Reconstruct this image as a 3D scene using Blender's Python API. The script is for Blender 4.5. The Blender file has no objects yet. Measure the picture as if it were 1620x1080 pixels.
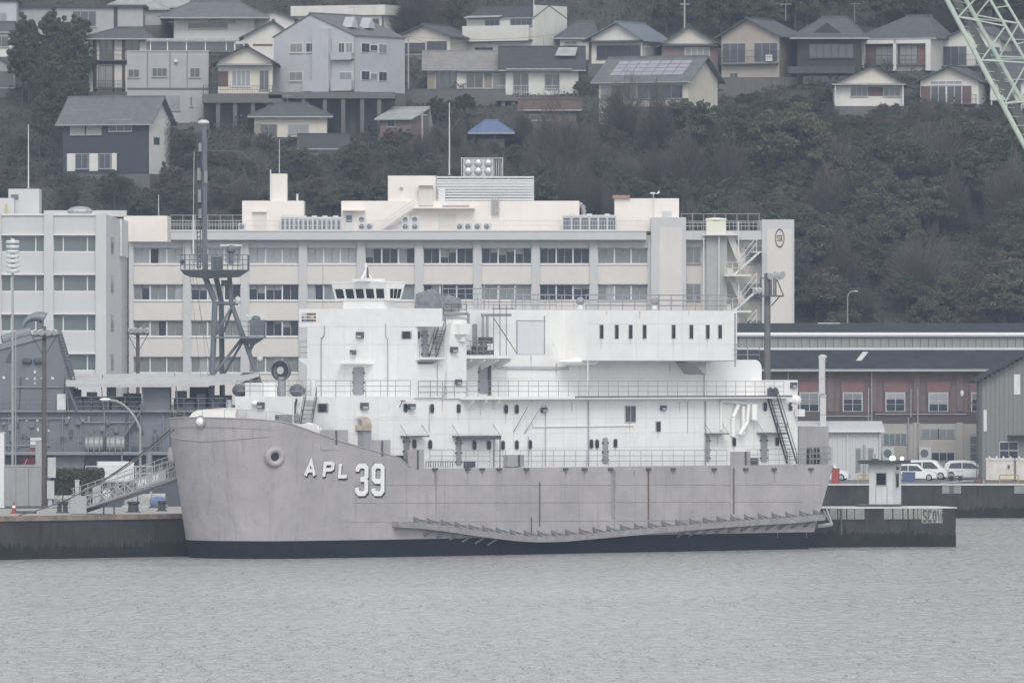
import bpy, math, random
import numpy as np
from mathutils import Vector, Matrix
R = math.radians
random.seed(7)
rng = np.random.default_rng(11)
scene = bpy.context.scene
col = scene.collection

# ---------------------------------------------------------------- camera
F, CX, HY, CAMZ = 16065.0, 810.0, 566.0, 18.65     # focal length in photo pixels, centre, horizon row, eye height
cam_d = bpy.data.cameras.new('camera')
cam = bpy.data.objects.new('camera', cam_d); col.objects.link(cam)
cam.location = (0, 0, CAMZ); cam.rotation_euler = (R(90), 0, 0)
cam_d.sensor_width = 36; cam_d.lens = 36 * F / 1620
cam_d.shift_y = (HY - 540) / 1620
cam_d.clip_start = 1; cam_d.clip_end = 20000
scene.camera = cam

# ---------------------------------------------------------------- sky, sun, exposure
world = bpy.data.worlds.new('World'); scene.world = world; world.use_nodes = True
wn = world.node_tree.nodes; wl = world.node_tree.links
wn.clear()
SUN_EL, SUN_AZ = 46, 176        # azimuth measured from +Y clockwise: the sun stands behind the camera, a little left
sky = wn.new('ShaderNodeTexSky'); sky.sky_type = 'NISHITA'; sky.sun_disc = False
sky.sun_elevation = R(SUN_EL); sky.sun_rotation = R(SUN_AZ)
sky.air_density = 1.0; sky.dust_density = 1.0; sky.ozone_density = 1.0
hs = wn.new('ShaderNodeHueSaturation'); hs.inputs['Saturation'].default_value = 0.14   # the sky is an even grey overcast
bg = wn.new('ShaderNodeBackground'); bg.inputs['Strength'].default_value = 0.15
wo = wn.new('ShaderNodeOutputWorld')
wl.new(sky.outputs[0], hs.inputs['Color']); wl.new(hs.outputs[0], bg.inputs[0]); wl.new(bg.outputs[0], wo.inputs[0])
sun_d = bpy.data.lights.new('sun', 'SUN'); sun_d.energy = 1.3; sun_d.angle = R(30); sun_d.color = (1, 0.955, 0.9)
sun = bpy.data.objects.new('sun', sun_d); col.objects.link(sun)
_e, _a = R(SUN_EL), R(SUN_AZ)
_dir = Vector((math.sin(_a) * math.cos(_e), math.cos(_a) * math.cos(_e), math.sin(_e)))
sun.rotation_euler = _dir.to_track_quat('Z', 'Y').to_euler()
scene.view_settings.view_transform = 'Standard'; scene.view_settings.look = 'None'
scene.view_settings.exposure = 0.36; scene.view_settings.gamma = 1
scene.render.engine = 'CYCLES'
scene.cycles.use_denoising = True
scene.cycles.volume_bounces = 1; scene.cycles.max_bounces = 6
scene.cycles.volume_step_rate = 4

# ---------------------------------------------------------------- helpers
def at(px, py, Y): return Vector(((px - CX) * Y / F, Y, CAMZ - (py - HY) * Y / F))
def wx(px, Y): return (px - CX) * Y / F
def wz(py, Y): return CAMZ - (py - HY) * Y / F

class MB:
    def __init__(s): s.v = []; s.f = []
    def add(s, vs, fs):
        o = len(s.v); s.v += [tuple(p) for p in vs]; s.f += [tuple(i + o for i in q) for q in fs]; return s
    def box(s, x0, x1, y0, y1, z0, z1):
        if x0 > x1: x0, x1 = x1, x0
        if y0 > y1: y0, y1 = y1, y0
        if z0 > z1: z0, z1 = z1, z0
        return s.add([(x0,y0,z0),(x1,y0,z0),(x1,y1,z0),(x0,y1,z0),(x0,y0,z1),(x1,y0,z1),(x1,y1,z1),(x0,y1,z1)],
                     [(0,3,2,1),(4,5,6,7),(0,1,5,4),(1,2,6,5),(2,3,7,6),(3,0,4,7)])
    def tube(s, p, q, r, n=5, r2=None):
        p, q = Vector(p), Vector(q); d = q - p
        if d.length < 1e-6: return s
        d.normalize(); a = d.orthogonal().normalized(); b = d.cross(a); r2 = r if r2 is None else r2
        vs = []
        for c, rr in ((p, r), (q, r2)):
            for i in range(n):
                t = 2 * math.pi * i / n + .4; vs.append(c + a * (rr * math.cos(t)) + b * (rr * math.sin(t)))
        fs = [(i, (i + 1) % n, n + (i + 1) % n, n + i) for i in range(n)]
        fs += [tuple(range(n))[::-1], tuple(range(n, 2 * n))]
        return s.add(vs, fs)
    def path(s, pts, r, n=5):
        for p, q in zip(pts[:-1], pts[1:]): s.tube(p, q, r, n)
        return s
    def prism(s, poly, f):            # poly: 2-D outline; f(p, k) -> 3-D point for k = 0 and 1
        n = len(poly); vs = [f(p, 0) for p in poly] + [f(p, 1) for p in poly]
        fs = [(i, (i + 1) % n, n + (i + 1) % n, n + i) for i in range(n)]
        fs += [tuple(range(n))[::-1], tuple(range(n, 2 * n))]
        return s.add(vs, fs)
    def px_(s, poly, x0, x1): return s.prism(poly, lambda p, k: ((x0, x1)[k], p[0], p[1]))     # outline in y,z
    def py_(s, poly, y0, y1): return s.prism(poly, lambda p, k: (p[0], (y0, y1)[k], p[1]))     # outline in x,z
    def pz_(s, poly, z0, z1): return s.prism(poly, lambda p, k: (p[0], p[1], (z0, z1)[k]))     # outline in x,y
    def ball(s, c, r, nu=12, nv=8, sc=(1,1,1), half=None):
        vs = []; fs = []
        for j in range(nv + 1):
            t = math.pi * j / nv
            for i in range(nu):
                a = 2 * math.pi * i / nu
                vs.append((c[0] + r*sc[0]*math.sin(t)*math.cos(a), c[1] + r*sc[1]*math.sin(t)*math.sin(a), c[2] + r*sc[2]*math.cos(t)))
        for j in range(nv):
            for i in range(nu):
                fs.append((j*nu+i, (j+1)*nu+i, (j+1)*nu+(i+1)%nu, j*nu+(i+1)%nu))
        return s.add(vs, fs)
    def lathe(s, prof, c, axis=(0,0,1), n=16):     # prof: (radius, distance along the axis)
        ax = Vector(axis).normalized(); a = ax.orthogonal().normalized(); b = ax.cross(a); c = Vector(c); vs = []; fs = []
        for r, h in prof:
            for i in range(n):
                t = 2*math.pi*i/n; vs.append(c + ax*h + a*(r*math.cos(t)) + b*(r*math.sin(t)))
        for j in range(len(prof)-1):
            for i in range(n): fs.append((j*n+i, j*n+(i+1)%n, (j+1)*n+(i+1)%n, (j+1)*n+i))
        fs += [tuple(range(n))[::-1], tuple(range((len(prof)-1)*n, len(prof)*n))]
        return s.add(vs, fs)
    def grid(s, rows):
        m = len(rows[0]); vs = [p for r in rows for p in r]
        return s.add(vs, [(j*m+i, j*m+i+1, (j+1)*m+i+1, (j+1)*m+i) for j in range(len(rows)-1) for i in range(m-1)])
    def mesh(s, name, mat, smooth=False):
        me = bpy.data.meshes.new(name); me.from_pydata(s.v, [], s.f); me.update()
        if mat: me.materials.append(mat)
        if smooth:
            me.polygons.foreach_set('use_smooth', [True] * len(me.polygons))
        return me
    def build(s, name, mat, parent=None, smooth=False, **kw):
        o = bpy.data.objects.new(name, s.mesh(name, mat, smooth)); col.objects.link(o); o.parent = parent
        if kw: tag(o, **kw)
        return o

def tag(o, label=None, cat=None, group=None, kind=None):
    if label: o['label'] = label
    if cat: o['category'] = cat
    if group: o['group'] = group
    if kind: o['kind'] = kind
    return o
def empty(name, loc, rz=0, **kw):
    o = bpy.data.objects.new(name, None); col.objects.link(o); o.location = loc; o.rotation_euler = (0, 0, rz)
    o.empty_display_size = .5
    return tag(o, **kw)
def inst(me, name, parent, loc=(0,0,0), rz=0, sc=(1,1,1)):
    o = bpy.data.objects.new(name, me); col.objects.link(o); o.parent = parent
    o.location = loc; o.rotation_euler = (0, 0, rz); o.scale = sc
    return o
def copy_tree(o, parent=None):
    c = o.copy(); col.objects.link(c); c.parent = parent
    for ch in o.children: copy_tree(ch, c)
    return c
UNIT = {}
def unit_box(mat):                   # a shared 1 m box per material, scaled for panes and other small pieces
    if mat.name not in UNIT: UNIT[mat.name] = MB().box(0,1,0,1,0,1).mesh('piece', mat)
    return UNIT[mat.name]
def piece(name, mat, parent, x0, x1, y0, y1, z0, z1):
    return inst(unit_box(mat), name, parent, (min(x0,x1), min(y0,y1), min(z0,z1)), 0, (abs(x1-x0), abs(y1-y0), abs(z1-z0)))

# stroke lettering: each glyph is a list of polylines on a 0..1 by 0..1 field
GLY = {
 'A': [[(0,0),(.5,1),(1,0)], [(.2,.34),(.8,.34)]], 'P': [[(.08,0),(.08,.93),(.7,.93),(.9,.84),(.9,.58),(.7,.48),(.08,.48)]],
 'L': [[(.08,1),(.08,.07),(.92,.07)]], 'S': [[(.88,.8),(.7,.94),(.28,.94),(.12,.82),(.12,.62),(.88,.38),(.88,.18),(.72,.06),(.28,.06),(.12,.2)]],
 'E': [[(.9,.94),(.1,.94),(.1,.06),(.9,.06)], [(.1,.5),(.7,.5)]], 'O': [[(.5,.95),(.15,.8),(.15,.2),(.5,.05),(.85,.2),(.85,.8),(.5,.95)]],
 'C': [[(.88,.78),(.7,.94),(.3,.94),(.12,.8),(.12,.2),(.3,.06),(.7,.06),(.88,.22)]],
 'W': [[(0,1),(.25,.05),(.5,.8),(.75,.05),(1,1)]], 'K': [[(.1,1),(.1,0)], [(.9,1),(.1,.45)], [(.3,.58),(.95,0)]],
 '3': [[(.13,.77),(.13,.86),(.3,.945),(.7,.945),(.87,.86),(.87,.6),(.7,.515),(.38,.515)], [(.7,.515),(.87,.43),(.87,.14),(.7,.055),(.3,.055),(.13,.14),(.13,.25)]],
 '9': [[(.7,.45),(.3,.45),(.13,.53),(.13,.86),(.3,.945),(.7,.945),(.87,.86),(.87,.14),(.7,.055),(.3,.055),(.13,.14),(.13,.22)], [(.7,.45),(.87,.53)]],
}
def glyph(mb, ch, f, w, h, t, depth):
    """strokes of ch as thin raised bars; f(x, z, d) maps letter plane + depth to 3-D"""
    for line in GLY[ch]:
        pts = [Vector((a * w, b * h)) for a, b in line]
        n = len(pts); L = []; Rr = []
        for i, p in enumerate(pts):
            d0 = (p - pts[i-1]).normalized() if i else None
            d1 = (pts[i+1] - p).normalized() if i < n-1 else None
            if d0 is None: d0 = d1
            if d1 is None: d1 = d0
            m = (d0 + d1).normalized(); nrm = Vector((-m.y, m.x)); k = t / 2 / max(.5, nrm.dot(Vector((-d0.y, d0.x))))
            L.append(p + nrm * k); Rr.append(p - nrm * k)
        for i in range(n-1):
            mb.prism([L[i], L[i+1], Rr[i+1], Rr[i]], lambda q, k: f(q[0], q[1], depth * k))

# ---------------------------------------------------------------- materials
MATS = {}
def mat(name, c, rough=.6, var=.12, scale=1.5, metal=0, streak=0, dirt=(.16,.13,.11), spots=0, bump=0, spec=.5, coords='Object', zs=.08, rust=0, buckle=0):
    """painted or mineral surface: base colour, cloudy variation, vertical run-off streaks, rust spots"""
    if name in MATS: return MATS[name]
    m = bpy.data.materials.new(name); m.use_nodes = True; nt = m.node_tree; N = nt.nodes; Lk = nt.links
    b = N['Principled BSDF']; b.inputs['Roughness'].default_value = rough; b.inputs['Metallic'].default_value = metal
    b.inputs['Specular IOR Level'].default_value = spec
    tc = N.new('ShaderNodeTexCoord'); src = tc.outputs[coords]
    if coords == 'World':
        pass
    no = N.new('ShaderNodeTexNoise'); no.inputs['Scale'].default_value = scale; no.inputs['Detail'].default_value = 5
    no.inputs['Roughness'].default_value = .62
    Lk.new(src, no.inputs['Vector'])
    mr = N.new('ShaderNodeMapRange'); mr.inputs[1].default_value = .3; mr.inputs[2].default_value = .7
    mr.inputs[3].default_value = 1 - var; mr.inputs[4].default_value = 1 + var * .6
    Lk.new(no.outputs['Fac'], mr.inputs[0])
    mx = N.new('ShaderNodeMix'); mx.data_type = 'RGBA'; mx.blend_type = 'MULTIPLY'; mx.inputs[0].default_value = 1
    mx.inputs[6].default_value = (*c, 1); Lk.new(mr.outputs[0], mx.inputs[7]); out = mx.outputs[2]
    if streak:
        mp = N.new('ShaderNodeMapping'); mp.inputs['Scale'].default_value = (1.6, 1.6, zs); Lk.new(src, mp.inputs[0])
        n2 = N.new('ShaderNodeTexNoise'); n2.inputs['Scale'].default_value = 1.3; n2.inputs['Detail'].default_value = 6; n2.inputs['Roughness'].default_value = .7
        Lk.new(mp.outputs[0], n2.inputs['Vector'])
        r2 = N.new('ShaderNodeMapRange'); r2.inputs[1].default_value = .52; r2.inputs[2].default_value = .74; r2.inputs[3].default_value = 0; r2.inputs[4].default_value = streak
        Lk.new(n2.outputs['Fac'], r2.inputs[0])
        m2 = N.new('ShaderNodeMix'); m2.data_type = 'RGBA'; Lk.new(r2.outputs[0], m2.inputs[0]); Lk.new(out, m2.inputs[6]); m2.inputs[7].default_value = (*dirt, 1); out = m2.outputs[2]
    if rust:
        n3 = N.new('ShaderNodeTexNoise'); n3.inputs['Scale'].default_value = 1.1; n3.inputs['Detail'].default_value = 8; n3.inputs['Roughness'].default_value = .8
        Lk.new(src, n3.inputs['Vector'])
        r3 = N.new('ShaderNodeMapRange'); r3.inputs[1].default_value = .62; r3.inputs[2].default_value = .72; r3.inputs[3].default_value = 0; r3.inputs[4].default_value = rust
        Lk.new(n3.outputs['Fac'], r3.inputs[0])
        m3 = N.new('ShaderNodeMix'); m3.data_type = 'RGBA'; Lk.new(r3.outputs[0], m3.inputs[0]); Lk.new(out, m3.inputs[6]); m3.inputs[7].default_value = (.12,.05,.025,1); out = m3.outputs[2]
    Lk.new(out, b.inputs['Base Color'])
    if bump:
        bp = N.new('ShaderNodeBump'); bp.inputs['Strength'].default_value = bump; bp.inputs['Distance'].default_value = .05
        Lk.new(no.outputs['Fac'], bp.inputs['Height']); Lk.new(bp.outputs[0], b.inputs['Normal'])
    if buckle:
        nb_ = N.new('ShaderNodeTexNoise'); nb_.inputs['Scale'].default_value = .9; nb_.inputs['Detail'].default_value = 2; Lk.new(src, nb_.inputs['Vector'])
        bb = N.new('ShaderNodeBump'); bb.inputs['Strength'].default_value = buckle; bb.inputs['Distance'].default_value = .12; Lk.new(nb_.outputs['Fac'], bb.inputs['Height']); Lk.new(bb.outputs[0], b.inputs['Normal'])
    MATS[name] = m; return m
def glass(name, c, rough=.12): return mat(name, c, rough, .25, .35, spec=.6)

def railing(mb, pts, h=1.1, r=.03, rails=3, step=1.5, post_r=None):
    """posts and rails along a polyline on the deck"""
    post_r = post_r or r
    for a, b in zip(pts[:-1], pts[1:]):
        a, b = Vector(a), Vector(b); n = max(1, round((b - a).length / step))
        for i in range(n + 1):
            p = a.lerp(b, i / n); mb.tube(p, p + Vector((0,0,h)), post_r, 4)
        for k in range(1, rails + 1):
            d = Vector((0,0,h * k / rails)); mb.tube(a + d, b + d, r, 4)
    return mb
def ladder(parent, name, p, q, side, w, mat_, steps, r=.05, hand=True, each=True):
    """inclined ladder from p (foot) to q (head); side = unit vector across"""
    p, q, side = Vector(p), Vector(q), Vector(side)
    mb = MB()
    for s_ in (-1, 1):
        o = side * (w / 2 * s_); mb.tube(p + o, q + o, r * 1.3, 4)
        if hand:
            d = Vector((0,0,.9)); mb.tube(p + o + d, q + o + d, r * .6, 4)
            for t in (0, .5, 1): x = p.lerp(q, t) + o; mb.tube(x, x + d, r * .6, 4)
    lad = mb.build(name, mat_, parent)
    along = (q - p); along.z = 0
    if along.length < 1e-4: along = Vector((0, 0, 1)).cross(side)
    along.normalize(); g = .12
    for i in range(1, steps):
        c = p.lerp(q, i / steps)
        b_ = MB().prism([(-w/2,-g),(w/2,-g),(w/2,g),(-w/2,g)], lambda a, k: c + side*a[0] + along*a[1] + Vector((0,0,.05*k)))
        b_.build('step', mat_, lad)
    return lad
# ================================================================ the barracks ship
WHITE = mat('ship white paint', (.79,.788,.778), .5, .06, .45, streak=.24, dirt=(.54,.52,.49), zs=.05, buckle=.5)
HULLG = mat('ship hull grey paint', (.385,.366,.37), .55, .17, .3, streak=.75, dirt=(.25,.235,.235), zs=.06, buckle=.7)
HULLB = mat('ship boot topping black', (.007,.011,.017), .75, .3, .5, streak=.3, dirt=(.03,.036,.042), spec=.15)
GREYP = mat('ship grey fittings', (.30,.295,.32), .55, .12, 1.2, streak=.25, dirt=(.2,.17,.16))
RAILM = mat('ship rail grey', (.30,.30,.32), .55, .15, 3)
DARKM = mat('ship dark metal', (.085,.088,.1), .5, .2, 2)
BLACKG = glass('dark window glass', (.016,.02,.022), .15)
RIMM = mat('porthole rim grey', (.42,.42,.43), .5, .1, 4)
DECKM = mat('ship deck grey', (.22,.22,.23), .7, .1, 1)
LETW = mat('letter white', (.82,.82,.82), .5, .06, 3)
LETB = mat('letter shadow black', (.02,.02,.022), .5, .1, 3)
RUST = mat('rust brown', (.17,.10,.07), .8, .3, 3)
CANV = mat('weathered canvas', (.24,.25,.275), .9, .4, 1.5, bump=1.0)
CREAM = mat('cream bow canvas', (.72,.71,.66), .8, .06, .8)

TH = R(45); S0 = Vector((-28.9, 945, 0)); cT, sT = math.cos(TH), math.sin(TH)
ship = empty('barracks_ship', S0, TH, label='white and grey barracks ship APL 39 moored along the pier', cat='ship')
def s_u(px, v):
    k = (px - CX) / F; return (k * S0.y - S0.x + v * (sT + k * cT)) / (cT - k * sT)
def s_v(px, u):
    k = (px - CX) / F; return (S0.x + u * cT - k * (S0.y + u * sT)) / (sT + k * cT)
def s_z(py, u, v): return CAMZ - (py - HY) * (S0.y + u * sT + v * cT) / F
def pp(px, py, v):                      # photo point on the port-side plane at offset v
    u = s_u(px, v); return Vector((u, v, s_z(py, u, v)))
def fp(px, py, u):                      # photo point on a plane facing forward at distance u from the stem
    v = s_v(px, u); return Vector((u, v, s_z(py, u, v)))

# hull: bluff bow, flared, raked transom
UL = s_u(1319, -7.5); BZ = 1.65; MD = 8.25
HB = 7.5
TOPP = [(0,13.1),(3,12.8),(5,12.4),(7,11.85),(9,11.3),(13,10.4),(16.5,9.7),(18.6,9.25),(19.8,8.4),(22,MD),(UL,MD)]
def ztop(u):
    for (a, za), (b, zb) in zip(TOPP[:-1], TOPP[1:]):
        if u <= b: return za + (zb - za) * max(0, (u - a)) / (b - a)
    return MD
NB = 18; STR = [6,8,10,13,16.5,18.6,19.8,22,26,32,40,48,56,64]
def outline(t):                          # t: 0 at the keel line, 1 at the top edge; list of (u, half-breadth)
    e = 1 - t; ub = 1.5 * e ** 1.2; a = 4.2 + 1.0 * e; hb = HB - 1.25 * e ** 1.1
    pts = []
    for i in range(NB + 1):
        ph = math.pi / 2 * i / NB
        pts.append((ub + a * (1 - math.cos(ph) ** .95), hb * math.sin(ph) ** .92))
    for u in STR:
        if u > ub + a + .3:
            w = min(1, max(0, (u - 5) / 14)); w = w * w * (3 - 2 * w); pts.append((u, hb + (HB - hb) * w))
        else: pts.append((ub + a + .05, hb))
    return pts
def uend(z): return UL - max(0, (MD - z)) * .42 if z > 2 else UL - (MD - 2) * .42 - (2 - z) * .5
def hull_rows(levels):
    rows = []
    for kind, val in levels:
        row = []
        base = outline(1)
        for j, (u1, h1) in enumerate(base):
            zt = ztop(u1); z = val if kind == 'z' else BZ + (zt - BZ) * val
            t = (z + 1.5) / (zt + 1.5); u, h = outline(t)[j]; row.append((u, h, z))
        ue = uend(row[-1][2]); row.append((ue, HB, row[-1][2]))
        full = [(u, h, z) for u, h, z in row[::-1]] + [(u, -h, z) for u, h, z in row[1:]]
        rows.append(full)
    return rows
def close(mb, rows):
    mb.grid(rows)
    a = [r[0] for r in rows]; b = [r[-1] for r in rows]
    mb.grid([a, b][::-1])
hb_ = MB(); rows = hull_rows([('z',-1.5),('z',-.5),('z',.4),('z',BZ)]); close(hb_, rows)
hull_bottom = hb_.build('hull_bottom', HULLB, ship)
hm = MB(); rows_t = hull_rows([('t',k/9) for k in range(10)]); close(hm, rows_t)
hull = hm.build('hull', HULLG, ship)
for o in (hull, hull_bottom):
    o.data.polygons.foreach_set('use_smooth', [True]*len(o.data.polygons))
    o.data.set_sharp_from_angle(angle=R(28)) if hasattr(o.data, 'set_sharp_from_angle') else None
def hull_v(u, z):
    zt = ztop(u); t = (z + 1.5) / (zt + 1.5); o = outline(t)
    for (a, ha), (b, hb2) in zip(o[:-1], o[1:]):
        if a <= u <= b and b > a: return ha + (hb2 - ha) * (u - a) / (b - a)
    return HB
# decks: main deck, forecastle deck
dk = MB(); top = rows_t[-1]; n = len(top)
dk.grid([[ (top[i][0], top[i][1]*.985, top[i][2]-.9 if top[i][0] < 19.5 else MD-.05) for i in range(n//2+1)], [ (top[n-1-i][0], top[n-1-i][1]*.985, top[n-1-i][2]-.9 if top[n-1-i][0] < 19.5 else MD-.05) for i in range(n//2+1)]])
dk.build('deck', DECKM, ship)
# cap rail on the bulwark
rl = MB()
rl.path([(p[0], p[1], p[2]) for p in top if p[0] < 20], .07, 5); rl.build('bulwark_cap', HULLG, ship)
# plating seams: horizontal strakes and vertical butts standing a little proud
for py0, py1 in ((771,766),(799,793),(829,822)):
    sm = MB(); pa = pp(560, py0 - 4, -HB); pb = pp(1300, py1, -HB)
    for i in range(24):
        a, b = [(lambda q: (q.x, -hull_v(q.x, q.z) - .01, q.z))(pa.lerp(pb, t)) for t in (i/24, (i+1)/24)]
        if b[0] < uend(b[2]) - .4: sm.tube(a, b, .035, 4)
    sm.build('plate_seam', HULLG, ship)
for px in (446, 497, 590, 664, 740, 880, 938, 1009, 1090, 1230, 1276):
    pa = pp(px, 745 if px > 640 else 700, -HB); pb = pp(px, 850, -HB)
    pts = []
    for i in range(7):
        q = pa.lerp(pb, i/6)
        if q.z < ztop(q.x) - .3: pts.append((q.x, -hull_v(q.x, q.z) - .004, q.z))
    MB().path(pts, .018, 4).build('plate_seam', HULLG, ship)
kn = MB()                                   # knuckle across the bow
pts = []
for i in range(-12, 13):
    ph = i / 12 * 1.15; zt = 12.9; z = 10.9 + .55 * abs(i / 12) ** 1.2 * 1.0; t = (z + 1.5) / (zt + 1.5); e = 1 - t
    ub = 1.5 * e ** 1.2; a = 4.2 + e; hb3 = HB - 1.25 * e ** 1.1; s = abs(math.sin(ph))
    pts.append((ub + a * (1 - math.cos(ph) ** .95) - .01, math.copysign(hb3 * s ** .92, i) * 1.002 if i else 0, z))
kn.path(pts, .05, 5); kn.build('bow_knuckle', HULLG, ship)
# brown drain pipes and hull pipes
def hull_pipe(px, y0, y1, r, m, name='drain_pipe', off=.06):
    a = pp(px, y0, -HB - off); b = pp(px, y1, -HB - off)
    MB().tube(a, b, r, 6).build(name, m, ship)
hull_pipe(1026, 741, 822, .07, RUST); hull_pipe(969, 741, 820, .05, GREYP); hull_pipe(1157, 740, 812, .10, HULLG); hull_pipe(1161, 740, 812, .05, DARKM)
hull_pipe(854, 762, 832, .05, DARKM); hull_pipe(841, 818, 842, .05, DARKM)
STN = mat('hull run-off stain', (.22,.20,.21), .6, .25, 2, streak=.5, dirt=(.3,.28,.29))
# rubbing pieces under the deck edge: scuppers
for px in (688, 740, 763, 790, 833, 895, 925, 966, 1026, 1065, 1130, 1180, 1225, 1283):
    a = pp(px, 742, -HB - .1); piece('scupper', DARKM, ship, a.x - .28, a.x + .28, a.y - .12, a.y + .12, a.z - .1, a.z + .12)
# lettering
def hull_letter(ch, px0, px1, y0, y1, t, sl=0.0):
    u0 = s_u(px0, -HB); u1 = s_u(px1, -HB); um = (u0 + u1) / 2
    z1 = s_z(y0, um, -HB); z0 = s_z(y1, um, -HB)
    for nm, m, du, dz, off, dep in (('letter_shadow', LETB, .16, -.16, .03, .03), ('letter', LETW, 0, 0, .06, .05)):
        mb = MB()
        def f(x, z, d): 
            uu, zz = u0 + x + du + sl * z, z0 + z + dz
            return (uu, -hull_v(uu, zz) - off - d, zz)
        glyph(mb, ch, f, u1 - u0, z1 - z0, t, dep); o = mb.build(nm, m, ship)
        if nm == 'letter': o['label'] = 'white painted character %s with black shadow' % ch
hull_letter('A', 486, 500, 729, 752, .34, .05); hull_letter('P', 513, 528, 731, 753.5, .34, .08); hull_letter('L', 537, 550, 733, 755, .34, .05)
hull_letter('3', 563, 582, 734, 783, .46, 0); hull_letter('9', 588, 607, 734, 783, .46, 0)
# hawse bolsters (rings round the anchor pipe) on both bows
def bolster(v0, z0):
    zt = 12.9; t = (z0 + 1.5) / (zt + 1.5); sg = math.copysign(1, v0); e = 1 - t; ub = 1.5*e**1.2; a = 4.2 + e; hb3 = HB - 1.25*e**1.1
    s = (abs(v0) / hb3) ** (1/.92); ph = math.asin(min(1, s)); u0 = ub + a * (1 - math.cos(ph) ** .95)
    nrm = Vector((-math.cos(ph), sg * math.sin(ph), -.12)).normalized()
    A = nrm.orthogonal().normalized(); B = nrm.cross(A); c = Vector((u0, v0, z0)); mb = MB(); rr = []
    N1, N2 = 20, 10
    for i in range(N1 + 1):
        th = 2*math.pi*i/N1; d = A*math.cos(th) + B*math.sin(th)
        rr.append([c + d*(.68 + .3*math.cos(2*math.pi*j/N2)) + nrm*(.05 + .34*math.sin(2*math.pi*j/N2)) for j in range(N2 + 1)])
    mb.grid(rr); b_ = mb.build('hawse_bolster', HULLG, ship, True)
    MB().lathe([(.5,0),(.5,.1)], c + nrm*.02, nrm, 16).build('hawse_hole', LETB, b_)
_vb = -6.75; bolster(_vb, s_z(722, 3.0, _vb)); bolster(6.3, s_z(722, 1.5, 5))
# fairleads of the bow
for px, py, u in ((318, 668, -.05),):
    c = Vector((u, 0, s_z(667, 0, 0))); MB().ball((c.x-.1, c.y, c.z), .42, 10, 8).build('bow_fairlead', WHITE, ship); MB().lathe([(.6,0),(.6,.2)], (c.x+.1, 0, c.z), (-1,0,0), 14).build('fairlead_plate', GREYP, ship)
c = pp(418, 675, -6.6); c.x = 3.2
q = s_v(419, 2.9); MB().ball((2.75, q, s_z(676, 2.9, q)), .42, 12, 8, (.6, 1.3, 1)).build('side_fairlead', LETW, ship)
# cream canvas cover on the forecastle
cv = MB(); RA = []
for i in range(9):
    t = i / 8; u = .9 + 9.2 * t; w = min(6.9, 2.2 + 5.4 * t ** .5); zz = 12.75 + 1.2 * math.sin(min(1, t * 2.2) * math.pi / 2)
    vp = max(-w, u - 4.6); RA.append([(u, vp, 12.0), (u, vp + .15, zz - .2), (u, (vp + w)/2, zz), (u, w*.95, zz - .15), (u, w, 12.0)])
cv.grid(RA); cv.add([RA[0][i] for i in range(5)], [(4,3,2,1,0)]); cv.build('bow_canvas_cover', CREAM, ship)
# low wire rail along the bow
rb = MB(); bp = [(p[0] + .12, p[1]*.985, p[2]) for p in top if p[0] < 9.5]
for i in range(0, len(bp)-1, 1): rb.tube(Vector(bp[i]) + Vector((0,0,.8)), Vector(bp[i+1]) + Vector((0,0,.8)), .02, 4)
for i in range(0, len(bp), 4): rb.tube(bp[i], Vector(bp[i]) + Vector((0,0,.8)), .025, 4)
rb.build('bow_rail', RAILM, ship)
# bulwark panels standing above the sheer on the port side
for x0, x1, y0 in ((508, 551, 680), (586, 618, 696), (646, 671, 711)):
    u0, u1 = s_u(x0, -HB), s_u(x1, -HB); z1 = s_z(y0, u0, -HB)
    mb = MB(); mb.box(u0, u1, -HB+.02, -HB+.14, ztop(u1) - .6, z1)
    o = mb.build('bulwark_panel', HULLG, ship)
    um = (u0 + u1) / 2 + .2; MB().box(um-.09, um+.09, -HB-.06, -HB+.01, ztop(u1)-.1, z1 - .05).build('panel_stiffener', DARKM, o)

# ---- superstructure
ZB = 14.9; VS = -6.6; UF = 11.0
UM = s_u(657, -6.8)                               # front of the bridge tower
UA = s_u(1262, VS)                                # after end of the lower house
def sbox(name, u0, u1, v0, v1, z0, z1, m=WHITE, parent=None): return MB().box(u0, u1, v0, v1, z0, z1).build(name, m, parent or ship)
sbox('lower_deckhouse', UM, s_u(1246, VS), VS, 6.6, MD-.1, ZB)
vL = s_v(372, UF)
fh = sbox('forward_deckhouse', UF, UM - .004, VS, vL, 9.5, ZB + .12)
sbox('forward_house_locker', UF + .5, UF + 2.6, s_v(413, UF + .5), s_v(388, UF + .5), ZB + .12, s_z(605, UF + .5, 4))
sbox('vent_casing', s_u(503, VS) - 3.2, s_u(503, VS) - .4, VS - .35, VS + 1, 10, ztop(9)+1.2)
# weld lines on the deckhouse side
wl_ = MB()
for py, x0, x1 in ((686, 640, 1200), (659, 600, 860), (686, 480, 600)):
    a, b = pp(x0, py, VS), pp(x1, py - .5, VS); wl_.box(a.x, b.x, VS-.025, VS+.05, a.z-.02, a.z+.025)
for px in (677, 868, 863, 1113, 1118, 1000):
    a, b = pp(px, 632, VS), pp(px, 736, VS); wl_.box(a.x-.02, a.x+.02, VS-.03, VS+.05, b.z, a.z - .1)
wl_.build('weld_seam', WHITE, ship)
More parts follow.
